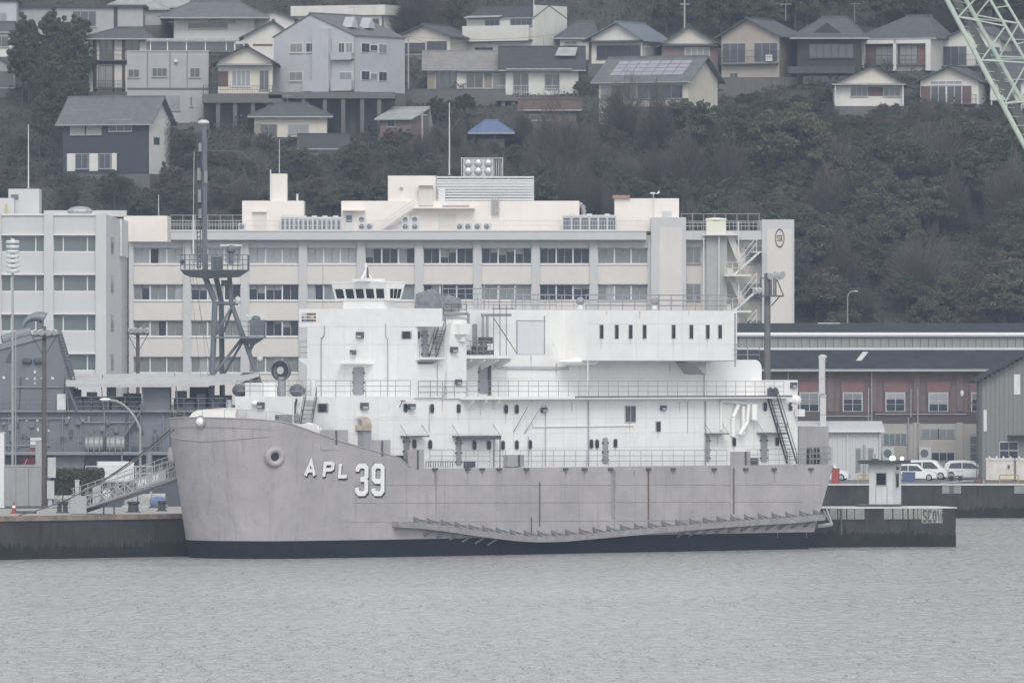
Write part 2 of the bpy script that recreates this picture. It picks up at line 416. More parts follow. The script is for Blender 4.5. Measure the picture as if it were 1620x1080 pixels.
# vertical pipes on the side wall
def side_pipe(pts, v, r, m=WHITE, name='pipe'):
    MB().path([pp(x, y, v) for x, y in pts], r, 6).build(name, m, ship)
side_pipe([(930, 494), (930, 626)], -7.28, .05); side_pipe([(931, 634), (931, 737)], VS-.1, .06, GREYP)
side_pipe([(1114, 585), (1114, 626)], -4.35, .05, GREYP); side_pipe([(1116, 634), (1116, 736)], VS-.1, .06, GREYP)
side_pipe([(843, 634), (843, 675), (1003, 673), (1003, 736)], VS-.08, .05); side_pipe([(863, 640), (863, 737)], VS-.08, .035, GREYP)
side_pipe([(1163, 495), (1163, 580)], -7.0, .07, GREYP)
side_pipe([(1141, 632), (1141, 680)], VS-.15, .14); side_pipe([(1141, 634), (1200, 640)], VS-.3, .14)
side_pipe([(1168, 640), (1160, 660), (1160, 690)], VS-.35, .22, WHITE, 'vent_duct'); side_pipe([(1176, 642), (1176, 686)], VS-.45, .2, WHITE, 'vent_duct'); side_pipe([(1184, 640), (1182, 668), (1170, 688)], VS-.5, .22, WHITE, 'vent_duct')
side_pipe([(1193, 640), (1193, 664)], VS-.5, .45, WHITE, 'vent_duct')

# rounded portholes (dark pane in a raised rim)
def rrect(w, h, r, n=4):
    o = []
    for cx, cy, a0 in ((w/2-r, h/2-r, 0), (-w/2+r, h/2-r, 90), (-w/2+r, -h/2+r, 180), (w/2-r, -h/2+r, 270)):
        for i in range(n + 1):
            a = R(a0 + 90*i/n); o.append((cx + r*math.cos(a), cy + r*math.sin(a)))
    return o
PH = {}
def porthole(px, py, w, h, plane, on, r=.24, face='port', rim=RIMM, name='porthole'):
    c = pp(px, py, plane) if face == 'port' else fp(px, py, plane)
    w /= 11.8; h /= 16.6; key = (round(w,2), round(h,2), face, rim.name)
    if key not in PH:
        def mapf(y0, y1): 
            return (lambda p, k: (p[0], (y0, y1)[k], p[1])) if face == 'port' else (lambda p, k: ((y0, y1)[k], p[0], p[1]))
        rr = min(r, w*.45, h*.45)
        PH[key] = (MB().prism(rrect(w*1.35, h*1.22, rr*1.2), mapf(-.05, .05)).mesh('porthole', rim), MB().prism(rrect(w, h, rr), mapf(-.075, 0)).mesh('pane', BLACKG))
    a = inst(PH[key][0], name, on, c); inst(PH[key][1], 'pane', a)
for px, py in ((655,702),(680,703),(750,704),(773,704),(795,704),(817,703.5),(838,703),(935,702),(944,702),(973,701)): porthole(px, py, 5.5, 13.5, VS, ship)
for px, py in ((683,646),(725,646),(800,647),(817,647),(1161,699),(1229,698),(1210,643)): porthole(px, py, 5.5, 13.5, VS, ship)
porthole(641, 645, 5.5, 13, VS, ship)
porthole(511, 645, 13, 12, UF, ship, .1, 'front', GREYP, 'front_window')
porthole(643.5, 530, 12, 10.5, UM, ship, .1, 'front', GREYP, 'front_window')
porthole(661, 530, 5, 11, -5.2, ship, .2)
# flood lamps fixed to the walls
def lamp(px, py, s, plane, face='port'):
    c = pp(px, py, plane) if face == 'port' else fp(px, py, plane); w = s / 11.8 / 2; h = s / 16.6 / 2
    mb = MB(); mb.box(c.x - (w if face=='port' else .28), c.x + (w if face=='port' else .02), c.y - (.28 if face=='port' else w), c.y + (.02 if face=='port' else w), c.z - h, c.z + h)
    o = mb.build('flood_lamp', DARKM, ship)
    if face == 'port': piece('lamp_glass', RIMM, o, c.x-w*.75, c.x+w*.75, c.y-.31, c.y-.27, c.z-h*.8, c.z-h*.1)
    else: piece('lamp_glass', RIMM, o, c.x-.31, c.x-.27, c.y-w*.75, c.y+w*.75, c.z-h*.8, c.z-h*.1)
lamp(414, 641, 10, UF, 'front'); lamp(571, 530, 10, UM, 'front'); lamp(575, 642, 10.5, VS); lamp(724, 604, 8, -6.8)
lamp(650, 643, 9, VS-.2); lamp(859, 648, 8, VS); lamp(1048, 645, 8, VS); lamp(717, 553, 9, -6.9); lamp(1254, 609, 9, VS); lamp(560, 557, 7, UM, 'front')
MB().ball(fp(403, 638, UF - .2), .32, 10, 7, (1,1.3,.8)).build('wall_light', WHITE, ship)
MB().ball(fp(560, 557, UM - .4), .22, 10, 7).build('horn_light', DARKM, ship)
# bridge tower
vT0, vT1 = s_v(486, UM), -6.8
UT2 = s_u(707, -6.8); zW = s_z(517, UM, 0); zP = s_z(570, UM, -6)
sbox('bridge_tower', UM, UT2, -5.2, vT0, ZB - .02, zW + .02)
sbox('tower_front_wall', UM - .006, UM + .32, vT1, -5.2, ZB, zW)
sbox('tower_lower_side', UM + .32, UT2, vT1, -5.2, ZB, zP - .35)
ZR = s_z(488, UM, 0)
sbox('bridge_wing', UM - .02, s_u(700, -7), -7.0, s_v(473, UM), zW + .02, ZR)
mb = MB(); u1 = s_u(700, -7.1)
mb.px_([(-5.2, zP+.3), (-7.5, zP+.3), (-7.5, zP+.12), (-5.2, zP-.45)], UM+.02, u1); mb.build('wing_platform', WHITE, ship)
mb = MB(); mb.px_([(vT0, zP+.2), (vT0+1.2, zP+.2), (vT0+1.2, zP+.05), (vT0, zP-.5)], UM+.05, UM+3); mb.build('wing_platform', WHITE, ship)
rr_ = MB(); railing(rr_, [(UM+.1, -7.3, zP+.3), (u1, -7.3, zP+.3)], 1.6, .03, 3, 1.6); rr_.build('wing_rail', RAILM, ship); rr_ = MB(); railing(rr_, [(UM+.1, vT0+1.1, zP+.2), (UM+2.8, vT0+1.1, zP+.2)], 1.6, .03, 3, 1.4); rr_.build('wing_rail', RAILM, ship)
a = pp(672, 515, -5.2)
def door(px0, px1, py0, py1, plane, face='port', m=GREYP, dogs=True):
    if face == 'port':
        p, q = pp(px0, py1, plane), pp(px1, py0, plane); c = ((p.x+q.x)/2, plane, (p.z+q.z)/2); w, h = q.x-p.x, q.z-p.z
        mp = lambda a, k: (c[0]+a[0], plane - (.09, -.02)[k], c[2]+a[1])
    else:
        p, q = fp(px0, py1, plane), fp(px1, py0, plane); c = (plane, (p.y+q.y)/2, (p.z+q.z)/2); w, h = abs(q.y-p.y), q.z-p.z
        mp = lambda a, k: (plane - (.09, -.02)[k], c[1]+a[0], c[2]+a[1])
    d = MB().prism(rrect(w, h, min(.2, w*.3)), mp).build('door', m, ship)
    if dogs:
        for sx in (-1, 1):
            for k in (-.36, -.05, .3):
                cc = (c[0] + (sx*w*.5 if face == 'port' else 0), c[1] + (0 if face == 'port' else sx*w*.5), c[2] + k*h)
                e = (.09, .1) if face == 'port' else (.1, .09)
                piece('door_dog', DARKM, d, cc[0]-e[0], cc[0]+e[0], cc[1]-e[1]-.03, cc[1]+e[1]-.03, cc[2]-.07, cc[2]+.07)
    return d
door(559, 576, 581, 624, UM, 'front'); door(667, 676, 522, 566, -5.2)
door(757, 772, 580, 622, -4.2); door(747, 754, 512, 560, -4.2, dogs=False)
door(638, 647, 690, 733, VS); door(721, 729, 692, 736, VS); door(953, 961, 692, 733, VS); door(1116, 1122, 689, 730, VS); door(1203, 1213, 688, 730, VS)
# canopies over doors
c = fp(567, 574, UM); mb = MB(); mb.py_([(UM, c.z+.25), (UM-1.1, c.z+.02), (UM-1.1, c.z-.1), (UM, c.z-.1)], c.y-2.1, c.y+2.1); mb.build('door_canopy', WHITE, ship)
def canopy(x0, x1, py, v=VS, d=1.0, m=DARKM, drop=0):
    a, b = pp(x0, py, v), pp(x1, py, v); mb = MB(); mb.box(a.x, b.x, v-d, v, a.z-.06, a.z+.06)
    for u in (a.x+.05, b.x-.05): mb.tube((u, v-d+.05, a.z), (u, v, a.z+1.1), .025, 4)
    if drop:
        for u in (b.x-.1, b.x-.9): mb.tube((u, v-d+.05, a.z), (u, v-d+.05, MD), .05, 5)
        mb.box(a.x, b.x, v-d-.02, v-d+.02, a.z-.3, a.z+.06)
    mb.build('door_canopy', m, ship)
canopy(633, 668, 690); canopy(715, 781, 690, drop=1); canopy(1114, 1142, 686); canopy(1197, 1236, 685)
# ladder up to the forward house roof, ladder at the wing, after ladder, platform ladder
ladder(ship, 'ladder', fp(481, 690, UF-1.6), fp(492, 628, UF-.05), (0,1,0), 1.5, DARKM, 9)
ladder(ship, 'ladder', pp(684, 566, -6.0), pp(699, 519, -6.0), (0,1,0), 1.0, DARKM, 10)
ladder(ship, 'after_ladder', pp(1253, 733, -7.3), pp(1222, 629, -7.3), (0,1,0), 1.3, DARKM, 18, .07)
# bridge: windows lean outward
BZ0, BZ1 = s_z(484, UM+2, 0), s_z(447, UM+2, 0)
UB = UM + 1.6; vB0, vB1 = s_v(530, UB), s_v(610, UB); o_ = .3
UE1 = s_u(641, vB1-o_); UE0 = s_u(634, vB1-.1)
sbox('bridge_base', UB + .25, UE0 - .2, s_v(604, UB), s_v(540, UB), ZR - .02, s_z(473, UB, 0) + .1)
zb0, zb1 = s_z(475, UB, 0), s_z(447.5, UB, 0)
lo = [(UB+.15, vB1-.1), (UE0, vB1-.1), (UE0, vB0+.1), (UB+.15, vB0+.1)]
ho = [(UB-o_+.1, vB1-o_), (UE1, vB1-o_), (UE1, vB0+o_), (UB-o_+.1, vB0+o_)]
mb = MB(); mb.add([(a, b, zb0) for a, b in lo] + [(a, b, zb1) for a, b in ho], [(0,1,2,3)[::-1],(4,5,6,7),(0,1,5,4),(1,2,6,5),(2,3,7,6),(3,0,4,7)]); mb.build('bridge_house', WHITE, ship)
mb = MB(); mb.box(UB-o_+.06, UE1+.05, vB1-o_-.04, vB0+o_+.04, zb1, zb1+.12); mb.build('bridge_roof', WHITE, ship)
t0, t1 = .12, .66
def bw(f0, f1, side):
    mb = MB(); vs = []
    for f, t in ((f0,t0),(f1,t0),(f1,t1),(f0,t1)):
        if side == 'f':
            ul = lo[0][0]+(ho[0][0]-lo[0][0])*t - .035; v0 = lo[3][1]+(ho[3][1]-lo[3][1])*t; v1 = lo[0][1]+(ho[0][1]-lo[0][1])*t; vs.append((ul, v0+(v1-v0)*f, zb0+(zb1-zb0)*t))
        else:
            vv = lo[0][1]+(ho[0][1]-lo[0][1])*t - .035; u0 = lo[0][0]+(ho[0][0]-lo[0][0])*t; u1_ = lo[1][0]+(ho[1][0]-lo[1][0])*t; vs.append((u0+(u1_-u0)*f, vv, zb0+(zb1-zb0)*t))
    n = Vector((-1,0,0)) if side == 'f' else Vector((0,-1,0)); b = [Vector(p) - n*.06 for p in vs]
    mb.add(vs + b, [(0,1,2,3),(7,6,5,4),(0,4,5,1),(1,5,6,2),(2,6,7,3),(3,7,4,0)]); mb.build('bridge_window', BLACKG, ship)
for i in range(5): bw(.045 + .19*i, .185 + .19*i, 'f')
for i in range(3): bw(.2 + .24*i, .39 + .24*i, 's')
# mast on the bridge roof with horn, whip aerial
c = fp(579, 446, UB); mb = MB(); mb.box(c.x-.9, c.x+1.6, c.y-.9, c.y+1.0, zb1+.15, zb1+.4); mb.tube((c.x, c.y, zb1+.3), (c.x, c.y, zb1+1.9), .1, 6); mb.tube((c.x-.6, c.y, zb1+.3), (c.x, c.y, zb1+1.2), .12, 5); mb.tube((c.x+.5, c.y-.3, zb1+.3), (c.x, c.y, zb1+1.2), .12, 5); mb.build('bridge_mast', WHITE, ship)
mb = MB(); mb.tube((c.x, c.y-.25, zb1+.5), (c.x, c.y-.2, zb1+1.5), .12, 6, .06); mb.build('signal_horn', DARKM, ship)
c = fp(511, 488, UM+1); MB().tube(c, c + Vector((0,0,4.2)), .035, 5).build('whip_aerial', RAILM, ship)
# canvas-covered gear behind the bridge
mb = MB(); a = pp(643, 485, -4); RA = []
for i in range(6):
    t = i/5; u = UE1 + .3 + 3.6*t; h = (1.75, 1.85, 1.0, .75, 1.35, 1.2)[i]; RA.append([(u, -5.2, ZR), (u, -5.0, ZR+h*.8), (u, -4.0, ZR+h), (u, -2.6, ZR+h*.8), (u, -2.4, ZR)])
mb.grid(RA); mb.add(RA[0] + RA[-1], [(0,1,2,3,4), (9,8,7,6,5)]); mb.build('canvas_cover', CANV, ship)
mb = MB(); p = s_v(478, UM); q = s_v(501, UM)         # ribbon board, three rows of award ribbons
board = mb.box(UM-.06, UM-.02, q, p, s_z(509, UM, 4), s_z(494, UM, 4)).build('ribbon_board', LETW, ship)
rc = [mat('ribbon red', (.30,.07,.06), .6), mat('ribbon navy', (.06,.06,.14), .6), mat('ribbon gold', (.33,.24,.1), .6), mat('ribbon pale', (.5,.5,.5), .6), mat('ribbon brown', (.16,.09,.07), .6), mat('ribbon violet', (.2,.18,.35), .6)]
zz0, zz1 = s_z(509, UM, 4), s_z(494, UM, 4); PAT = [(0,4,1,1,5,1),(4,3,2,4,3,5),(4,0,1,4,3,3)]
for r_ in range(3):
    for k in range(6):
        w = (p - q) / 6; piece('ribbon', rc[PAT[r_][k]], board, UM-.09, UM-.061, q + w*k + .03, q + w*(k+1) - .03, zz0 + (zz1-zz0)*r_/3 + .05, zz0 + (zz1-zz0)*(r_+1)/3 - .05)
# wedge casing beside the tower
a = lambda x, y: (lambda p_: (p_.x, p_.z))(pp(x, y, -6.8))
mb = MB(); mb.py_([a(700,630), a(714,512), a(717,505), a(738,505), a(738,630)], -6.8, -4.6); mb.build('side_casing', WHITE, ship)
mb = MB(); c = pp(728, 522, -6.9); mb.ball(c, .6, 12, 8, (1.2, 1, 1.2)); mb.box(c.x-.7, c.x+.7, c.y-.6, c.y+.3, c.z-.4, c.z+.6); mb.build('vent_head', WHITE, ship)
c = pp(731, 540, -6.9); MB().tube(c, c + Vector((0,0,.9)), .35, 10).build('vent_neck', WHITE, ship)
# upper house, overhanging after box
VU = -4.2; zRf = s_z(490.5, s_u(860, VU), VU); UU1 = s_u(1205, VU)
sbox('upper_house', UT2 - .3, s_u(1166, VU), VU, 4.2, ZB, zRf)
mb = MB(); zt = s_z(569, UU1, VU); u0 = s_u(1160, VU)
ccx, ccz, cr = UU1 - .9, zt - .9, .9
mb.py_([(u0, ZB), (UU1, ZB)] + [(ccx + cr*math.cos(R(t)), ccz + cr*math.sin(R(t))) for t in range(0, 91, 15)] + [(u0, zt)], VU-.004, 4.2); mb.build('upper_house_after_end', WHITE, ship)
VX = -7.2; UX = s_u(928, VX); UX1 = s_u(1160, VX); zX0 = s_z(570, UX, VX); zX1 = s_z(490.5, UX, VX)
sbox('overhanging_box', UX, UX1, VX, 3, zX0, zX1)
mb = MB(); mb.box(UX-.05, UX1+.05, VX-.06, VU, zX0-.1, zX0-.005); mb.build('box_underside_lip', GREYP, ship)
mb = MB(); c = (UX + .6, VX + 1.6, zX0 - .12); mb.ball(c, 1, 14, 8, (2.6, 1.1, .35)); mb.build('box_light_fairing', WHITE, ship)
for px in (951,975,997,1019,1065,1093,1119,1138.5):
    c = pp(px, 524.5, VX); w = 6.4/11.5/2; h = 22/16.2/2
    wd = MB().box(c.x-w, c.x+w, VX-.07, VX+.02, c.z-h, c.z+h).build('slit_window', RIMM, ship)
    piece('pane', BLACKG, wd, c.x-w*.78, c.x+w*.78, VX-.09, VX-.05, c.z-h*.93, c.z+h*.93)
# bracket under the box, panel door on upper house, inset ventilation panel
mb = MB(); a, b = pp(1098, 573, VX+.5), pp(1116, 573, VX+.5); mb.py_([(a.x, a.z), (b.x, b.z), (b.x, b.z-1.2), (a.x+1.2, b.z-1.1)], VX+.4, VU); mb.build('box_bracket', GREYP, ship)
a, b = pp(818, 560, VU), pp(860, 508, VU); pn = MB().box(a.x, b.x, VU-.06, VU, a.z, b.z).build('wall_panel', mat('pale panel', (.66,.67,.70), .5, .05, 1), ship)
mb = MB(); mb.box(a.x-.1, b.x+.1, VU-.09, VU-.02, b.z, b.z+.07); mb.box(a.x-.1, a.x-.02, VU-.09, VU-.02, a.z, b.z); mb.box(b.x+.02, b.x+.1, VU-.09, VU-.02, a.z, b.z + .5); mb.build('panel_frame', GREYP, pn)
# platforms on the side with their brackets
def platform(x0, x1, py, v0, v1, th=.28, nbr=0, name='side_platform'):
    a, b = pp(x0, py, v0), pp(x1, py, v0); mb = MB(); mb.box(a.x, b.x, v0, v1, a.z-th, a.z)
    for i in range(nbr):
        u = a.x + (b.x-a.x)*(i+.6)/nbr; mb.px_([(v0+.1, a.z-th+.01), (v0+.1, a.z-th-.25), (v1, a.z-th-1.1), (v1, a.z-th+.01)], u-.05, u+.05)
    mb.build(name, WHITE, ship); return a, b
a, b = platform(735, 818, 562, -6.7, VU, .3, 4)
rr_ = MB(); railing(rr_, [(a.x, -6.65, a.z), (pp(776, 562, -6.7).x, -6.65, a.z)], 1.35, .03, 3, .9); rr_.build('platform_rail', RAILM, ship)
a1, b1 = platform(738, 800, 627, -7.6, VS+.1, .3, 3); a2, b2 = platform(800, 910, 627, -7.6, VS+.1, .28); a3, b3 = platform(911, 1254, 627.5, -7.6, VS+.1, .22, 0, 'side_walkway')
mb = MB(); mb.box(s_u(911, -7.7), s_u(1254, -7.7), -7.64, -7.55, a3.z-.06, a3.z+.06); mb.build('walkway_edge', DARKM, ship)
mb = MB()
for x0, y0, x1, y1 in ((840, 634, 812, 684), (862, 634, 829, 686)): mb.tube(pp(x0, y0, -7.5), pp(x1, y1, VS), .05, 4)
mb.build('boat_boom', GREYP, ship)
# railings: forward house roof, deck 01, main deck, roof
def prail(pts, v, h, name='railing', step=1.5, r=.028, rails=3, m=RAILM):
    mb = MB(); railing(mb, [pp(x, y, v) for x, y in pts], h, r, rails, step); return mb.build(name, m, ship)
zf = ZB + .12
mb = MB(); railing(mb, [(UM-.3, VS+.15, zf), (UF+.15, VS+.15, zf), (UF+.15, s_v(498, UF), zf)], 1.5, .03, 3, 2.0); railing(mb, [(UF+.15, s_v(476, UF), zf), (UF+.15, vL-.1, zf), (UM-.4, vL-.1, zf)], 1.5, .03, 3, 1.8); mb.build('railing', RAILM, ship)
prail([(662, 628), (738, 628)], -6.9, 1.55, step=1.6)
prail([(740, 627), (1240, 627.5)], -7.5, 1.5, step=1.35)
prail([(680, 738), (775, 738)], -7.35, 1.55); prail([(780, 738), (800, 738)], -7.35, 1.55); prail([(823, 738), (1150, 737)], -7.35, 1.55, step=1.5); prail([(1182, 736), (1316, 734)], -7.35, 1.55, step=1.6)
zrf = zRf
mb = MB(); railing(mb, [(s_u(700, -4), -4.1, zRf), (s_u(880, -4.1), -4.1, zRf)], 1.5, .03, 3, 1.5); railing(mb, [(UX, VX+.1, zX1), (UX1-.1, VX+.1, zX1), (UX1-.1, 2.8, zX1), (UX, 2.8, zX1)], 1.5, .035, 3, 1.7); mb.build('roof_railing', RAILM, ship)
mb = MB()
for px in (700, 766, 790, 816): p = pp(px, 490, -3.5); mb.tube(p, p + Vector((0,0,2.4)), .06, 5)
p, q = pp(700, 490, -3.5), pp(816, 490, -3.5); mb.tube(p + Vector((0,0,2.0)), q + Vector((0,0,2.0)), .05, 5); mb.build('roof_frame', RAILM, ship)
for px, py in ((918, 483), (1036, 483)): c = pp(px, 489, VX+1); o = MB().tube(c, c + Vector((0,0,.5)), .25, 8).build('roof_lamp', WHITE, ship); MB().ball(c + Vector((0,0,.75)), .42, 10, 8).build('lamp_head', GREYP, o)
mb = MB(); railing(mb, [(UX1+.3, VU, s_z(569, UU1, VU)), (UU1-.3, VU, s_z(569, UU1, VU)), (UU1-.3, 4, s_z(569, UU1, VU))], 1.5, .035, 3, 1.5); mb.build('roof_railing', RAILM, ship)
# pipework, generator and scaffold on the side platform
mb = MB()
for px in (764, 771): mb.tube(pp(px, 535, -5.2), pp(px, 499, -5.2), .13, 8)
mb.tube(pp(762, 498, -5.2), pp(808, 498, -5.2), .14, 8); mb.build('exhaust_pipe', GREYP, ship)
mb = MB(); p = pp(768, 540, -5.2); mb.box(p.x-.6, p.x+.6, -5.6, -4.8, p.z-.2, p.z+.4); mb.build('exhaust_box', DARKM, ship)
mb = MB(); p, q = pp(748, 561, -5.8), pp(780, 548, -5.8); mb.box(p.x, q.x, -5.9, -4.9, p.z, p.z+.45); mb.tube((p.x+.5, -5.4, p.z+.6), (q.x-.7, -5.4, p.z+.6), .34, 8); mb.ball((q.x-.9, -5.4, p.z+.75), .42, 10, 7); mb.build('pump_set', DARKM, ship)
mb = MB()
for px in (781, 791, 801): mb.tube(pp(px, 562, -5.9), pp(px, 481, -5.9), .035, 4)
mb.tube(pp(781, 503, -5.9), pp(817, 558, -5.9), .05, 4); mb.tube(pp(778, 488, -5.9), pp(814, 488, -5.9), .04, 4); mb.build('scaffold', DARKM, ship)
mb = MB(); p = pp(703, 492, -5.6)
for dz in (0, .55): mb.tube(pp(701, 496+dz*16, -5.6), pp(741, 496+dz*16, -5.6), .13, 7)
mb.tube(pp(741, 496, -5.6), pp(741, 512, -5.6), .12, 7); mb.build('deck_pipe', RAILM, ship)
mb = MB(); railing(mb, [pp(702, 498, -5.4), pp(738, 498, -5.4)], 1.0, .04, 2, 1.2); mb.build('pipe_rail', DARKM, ship)
mb = MB(); mb.tube(pp(782, 583, VU-.1), pp(900, 584, VU-.1), .05, 5); mb.tube(pp(782, 580, VU-.15), pp(900, 581, VU-.15), .04, 5); mb.build('side_conduit', GREYP, ship)
mb = MB(); mb.tube(pp(775, 572, -4.4), pp(775, 625, -4.4), .14, 7); mb.build('vertical_duct', DARKM, ship)
mb = MB(); railing(mb, [pp(863, 561, VU-.6), pp(873, 561, VU-.6)], 1.5, .03, 5, .8); mb.tube(pp(873, 537, VU-.6), pp(885, 568, VU-.6), .05, 4); mb.build('access_ladder', WHITE, ship)
# louvre and hatch on the side
c0, c1 = pp(988, 668, VS), pp(1005, 641, VS); o = MB().box(c0.x, c1.x, VS-.08, VS+.02, c0.z, c1.z).build('louvre', RIMM, ship)
for k in range(2): piece('louvre_leaf', DARKM, o, c0.x + .1 + k*(c1.x-c0.x)/2, c0.x - .05 + (k+1)*(c1.x-c0.x)/2, VS-.12, VS-.06, c0.z+.1, c1.z-.1)
porthole(1041, 674.5, 6.5, 15, VS, ship, .1, 'port', RIMM, 'side_hatch')
# grey deck lockers and openings on the main deck
for x0, x1, y0 in ((802, 828, 719), (1161, 1186, 714)):
    p, q = pp(x0, 738, -7.1), pp(x1, y0, -7.1); o = MB().box(p.x, q.x, -7.2, -6.61, p.z, q.z).build('deck_locker', HULLG, ship); piece('locker_post', DARKM, o, q.x-(q.x-p.x)*.36, q.x-(q.x-p.x)*.28, -7.26, -7.2, p.z, q.z)
for x0, x1, y0 in ((738, 751, 729), (1187, 1199, 724)):
    p, q = pp(x0, 739, -7.0), pp(x1, y0, -7.0); o = MB().box(p.x, q.x, -7.1, -6.61, p.z, q.z).build('deck_grating', DARKM, ship)
mb = MB(); railing(mb, [pp(674, 739, -7.45), pp(716, 739, -7.45)], .55, .03, 1, .32); mb.build('boarding_rack', DARKM, ship)
# hoods and vents along the wall
c = pp(576, 662, VS-.6); mb = MB(); RA = []
for i in range(7):
    a_ = R(i*15); RA.append([(c.x-.6, VS-.2-.8*math.sin(a_), c.z-.6+.8*math.cos(a_)), (c.x+.6, VS-.2-.8*math.sin(a_), c.z-.6+.8*math.cos(a_))])
mb.grid(RA); mb.box(c.x-.6, c.x+.6, VS-1.0, VS, c.z-1.1, c.z-.6); mb.build('air_intake_hood', mat('weathered buff', (.42,.37,.31), .8, .3, 2, rust=.3), ship)
p = pp(578, 692, VS-.5); MB().box(p.x-.5, p.x+.5, VS-.8, VS, 9.4, c.z-1.1).build('air_intake_trunk', GREYP, ship)
c = fp(490, 690, UF-2.2); MB().ball(c, 1.3, 14, 8, (1,1.1,1)).build('vent_cowl', WHITE, ship)
c = fp(447, 664, UF-.4); mb = MB(); mb.box(c.x-.5, c.x+.5, c.y-.9, c.y+.5, c.z-.5, c.z+.5); o = mb.build('deck_gear_box', GREYP, ship); 
for k in range(3): piece('gear_slat', DARKM, o, c.x-.56, c.x-.5, c.y+.0, c.y+.45, c.z-.4+.3*k, c.z-.25+.3*k)
mb = MB(); p = fp(467, 668, UF-.3); mb.tube(p, p + Vector((0,0,1.9)), .09, 6); mb.tube(p + Vector((0,0,1.5)), p + Vector((-.1,-.3,2.2)), .1, 6); mb.build('hose_reel_post', DARKM, ship)
MB().lathe([(.35,-.06),(.45,0),(.35,.06)], fp(470, 660, UF-.5), (1,0,0), 12).build('hose_reel', GREYP, ship)
# gear on the forward house roof: searchlight, covered machines, ring-shaped antenna
zf2 = ZB + .12
c = Vector((UF+4.2, s_v(446, UF+4.2), 0)); zc = s_z(586, c.x, c.y); c.z = zc
mb = MB(); mb.tube((c.x, c.y, zf2), (c.x, c.y, zc-.6), .38, 10); mb.build('searchlight_post', GREYP, ship)
dr = Vector((-.95, -.32, .02)).normalized()
sl = MB().lathe([(.7,.35),(.92,.2),(.98,-.35),(.9,-.4),(.88,-.1),(.5,.12),(0.05,.12)], c, -dr, 20).build('searchlight', DARKM, ship)
MB().lathe([(.36,-.34),(.36,-.28)], c, -dr, 16).build('searchlight_lens', RIMM, sl)
for px, w in ((430, 1.0), (470, .7), (380, .8)):
    c = Vector((UF+4.5, s_v(px, UF+4.5), zf2+.55)); MB().ball(c, 1, 10, 6, (.8, w, .62)).build('covered_winch', DARKM, ship)
# stern: bulwark block, boom, scrolled rails
a, b = pp(1264, 736, VS), pp(1311, 674, VS); st = sbox('stern_house', a.x, b.x, VS, 6, MD-.1, s_z(674, b.x, VS), HULLG)
p, q = pp(1276, 734, VS), pp(1296, 708, VS); o = MB().box(p.x, q.x, VS-.06, VS+.02, p.z, q.z).build('stern_opening', LETB, st); piece('opening_post', RAILM, o, (p.x+q.x)/2-.15, (p.x+q.x)/2, VS-.1, VS-.05, p.z, q.z)
a, b = pp(1246, 736, VS), pp(1262, 600, VS); sbox('after_casing', a.x+.004, b.x, VS-.002, 5.5, MD-.1, s_z(601, b.x, VS))
sbox('after_casing_front', s_u(1216, VS), a.x, VS-.001, 5.5, ZB, s_z(602, b.x, VS))
porthole(1250, 643, 5.5, 13, VS, ship)
MB().ball(pp(1260, 633, VS-.1), .5, 10, 8).build('stern_light_housing', WHITE, ship)
mb = MB(); p = pp(1262, 652, VS-.5); mb.box(p.x-.1, p.x+.7, VS-.8, VS-.2, p.z-.4, p.z+.3); mb.tube((p.x, VS-.4, p.z+.6), (p.x-.6, VS-.2, p.z+.7), .08, 5); mb.build('camera_housing', WHITE, ship)
mb = MB()
for dx in (0, 7): mb.lathe([(.42,-.04),(.47,0),(.42,.04),(.38,0)], pp(1219+dx*1.1, 620, -7.5), (0,1,0), 14)
mb.build('ladder_guard', DARKM, ship)
mb = MB(); railing(mb, [(UL-3.2, -7.3, MD), (UL-.3, -7.3, MD), (UL-.3, 7, MD)], 1.7, .04, 3, 1.0); mb.build('stern_rail', RAILM, ship)
mb = MB(); e = pp(1307, 803, -7.3); mb.tube(e, pp(1316, 829, -7.9), .12, 6); mb.tube(pp(1303, 808, -7.0), pp(1316, 829, -7.9), .1, 6); mb.tube(pp(1293, 832, -7.7), pp(1316, 829, -7.9), .2, 7); mb.build('stern_boom', RAILM, ship)
# fender belt with its brackets
FB = [(631,829),(664,831),(700,835),(760,844),(820,851),(850,853),(893,852),(960,846),(1050,838),(1130,831),(1200,826),(1252,823),(1306,818)]
VF = -8.35
mb = MB(); pts = [pp(x, y, VF) for x, y in FB]
for a, b in zip(pts[:-1], pts[1:]):
    vs = [];
    for q in (a, b): vs += [(q.x, VF, q.z-.27), (q.x, -7.45, q.z-.27), (q.x, -7.45, q.z+.27), (q.x, VF, q.z+.27)]
    mb.add(vs, [(0,1,5,4),(1,2,6,5),(2,3,7,6),(3,0,4,7),(0,3,2,1),(4,5,6,7)])
belt = mb.build('fender_belt', mat('fender belt grey', (.29,.28,.29), .65, .25, 1.2, rust=.2, streak=.5, dirt=(.16,.15,.15)), ship)
FS = mat('fender steel', (.17,.17,.18), .6, .3, 2, rust=.25)
brk = MB().add([(0,.1,-.05),(0,.95,-.05),(0,.95,.6),(0,.8,.6),(.1,.1,-.05),(.1,.95,-.05),(.1,.95,.6),(.1,.8,.6)], [(0,3,2,1),(4,5,6,7),(0,1,5,4),(1,2,6,5),(2,3,7,6),(3,0,4,7)])
brk.tube((.05,.9,.55), (1.0,.5,.05), .07, 4); brk.tube((.9,.9,.3), (1.6,.5,.05), .05, 4); brk_m = brk.mesh('belt_bracket', FS)
lowb = MB().tube((0,.2,-.2), (-.75,.85,-.8), .11, 4); low_m = lowb.mesh('belt_strut', FS)
def belt_y(x):
    for (a, ya), (b, yb) in zip(FB[:-1], FB[1:]):
        if x <= b: return ya + (yb-ya)*(x-a)/(b-a)
x = 664
while x < 1300:
    p = pp(x, belt_y(x), VF); inst(brk_m, 'belt_bracket', belt, (p.x, VF, p.z+.27)); x += 21.8
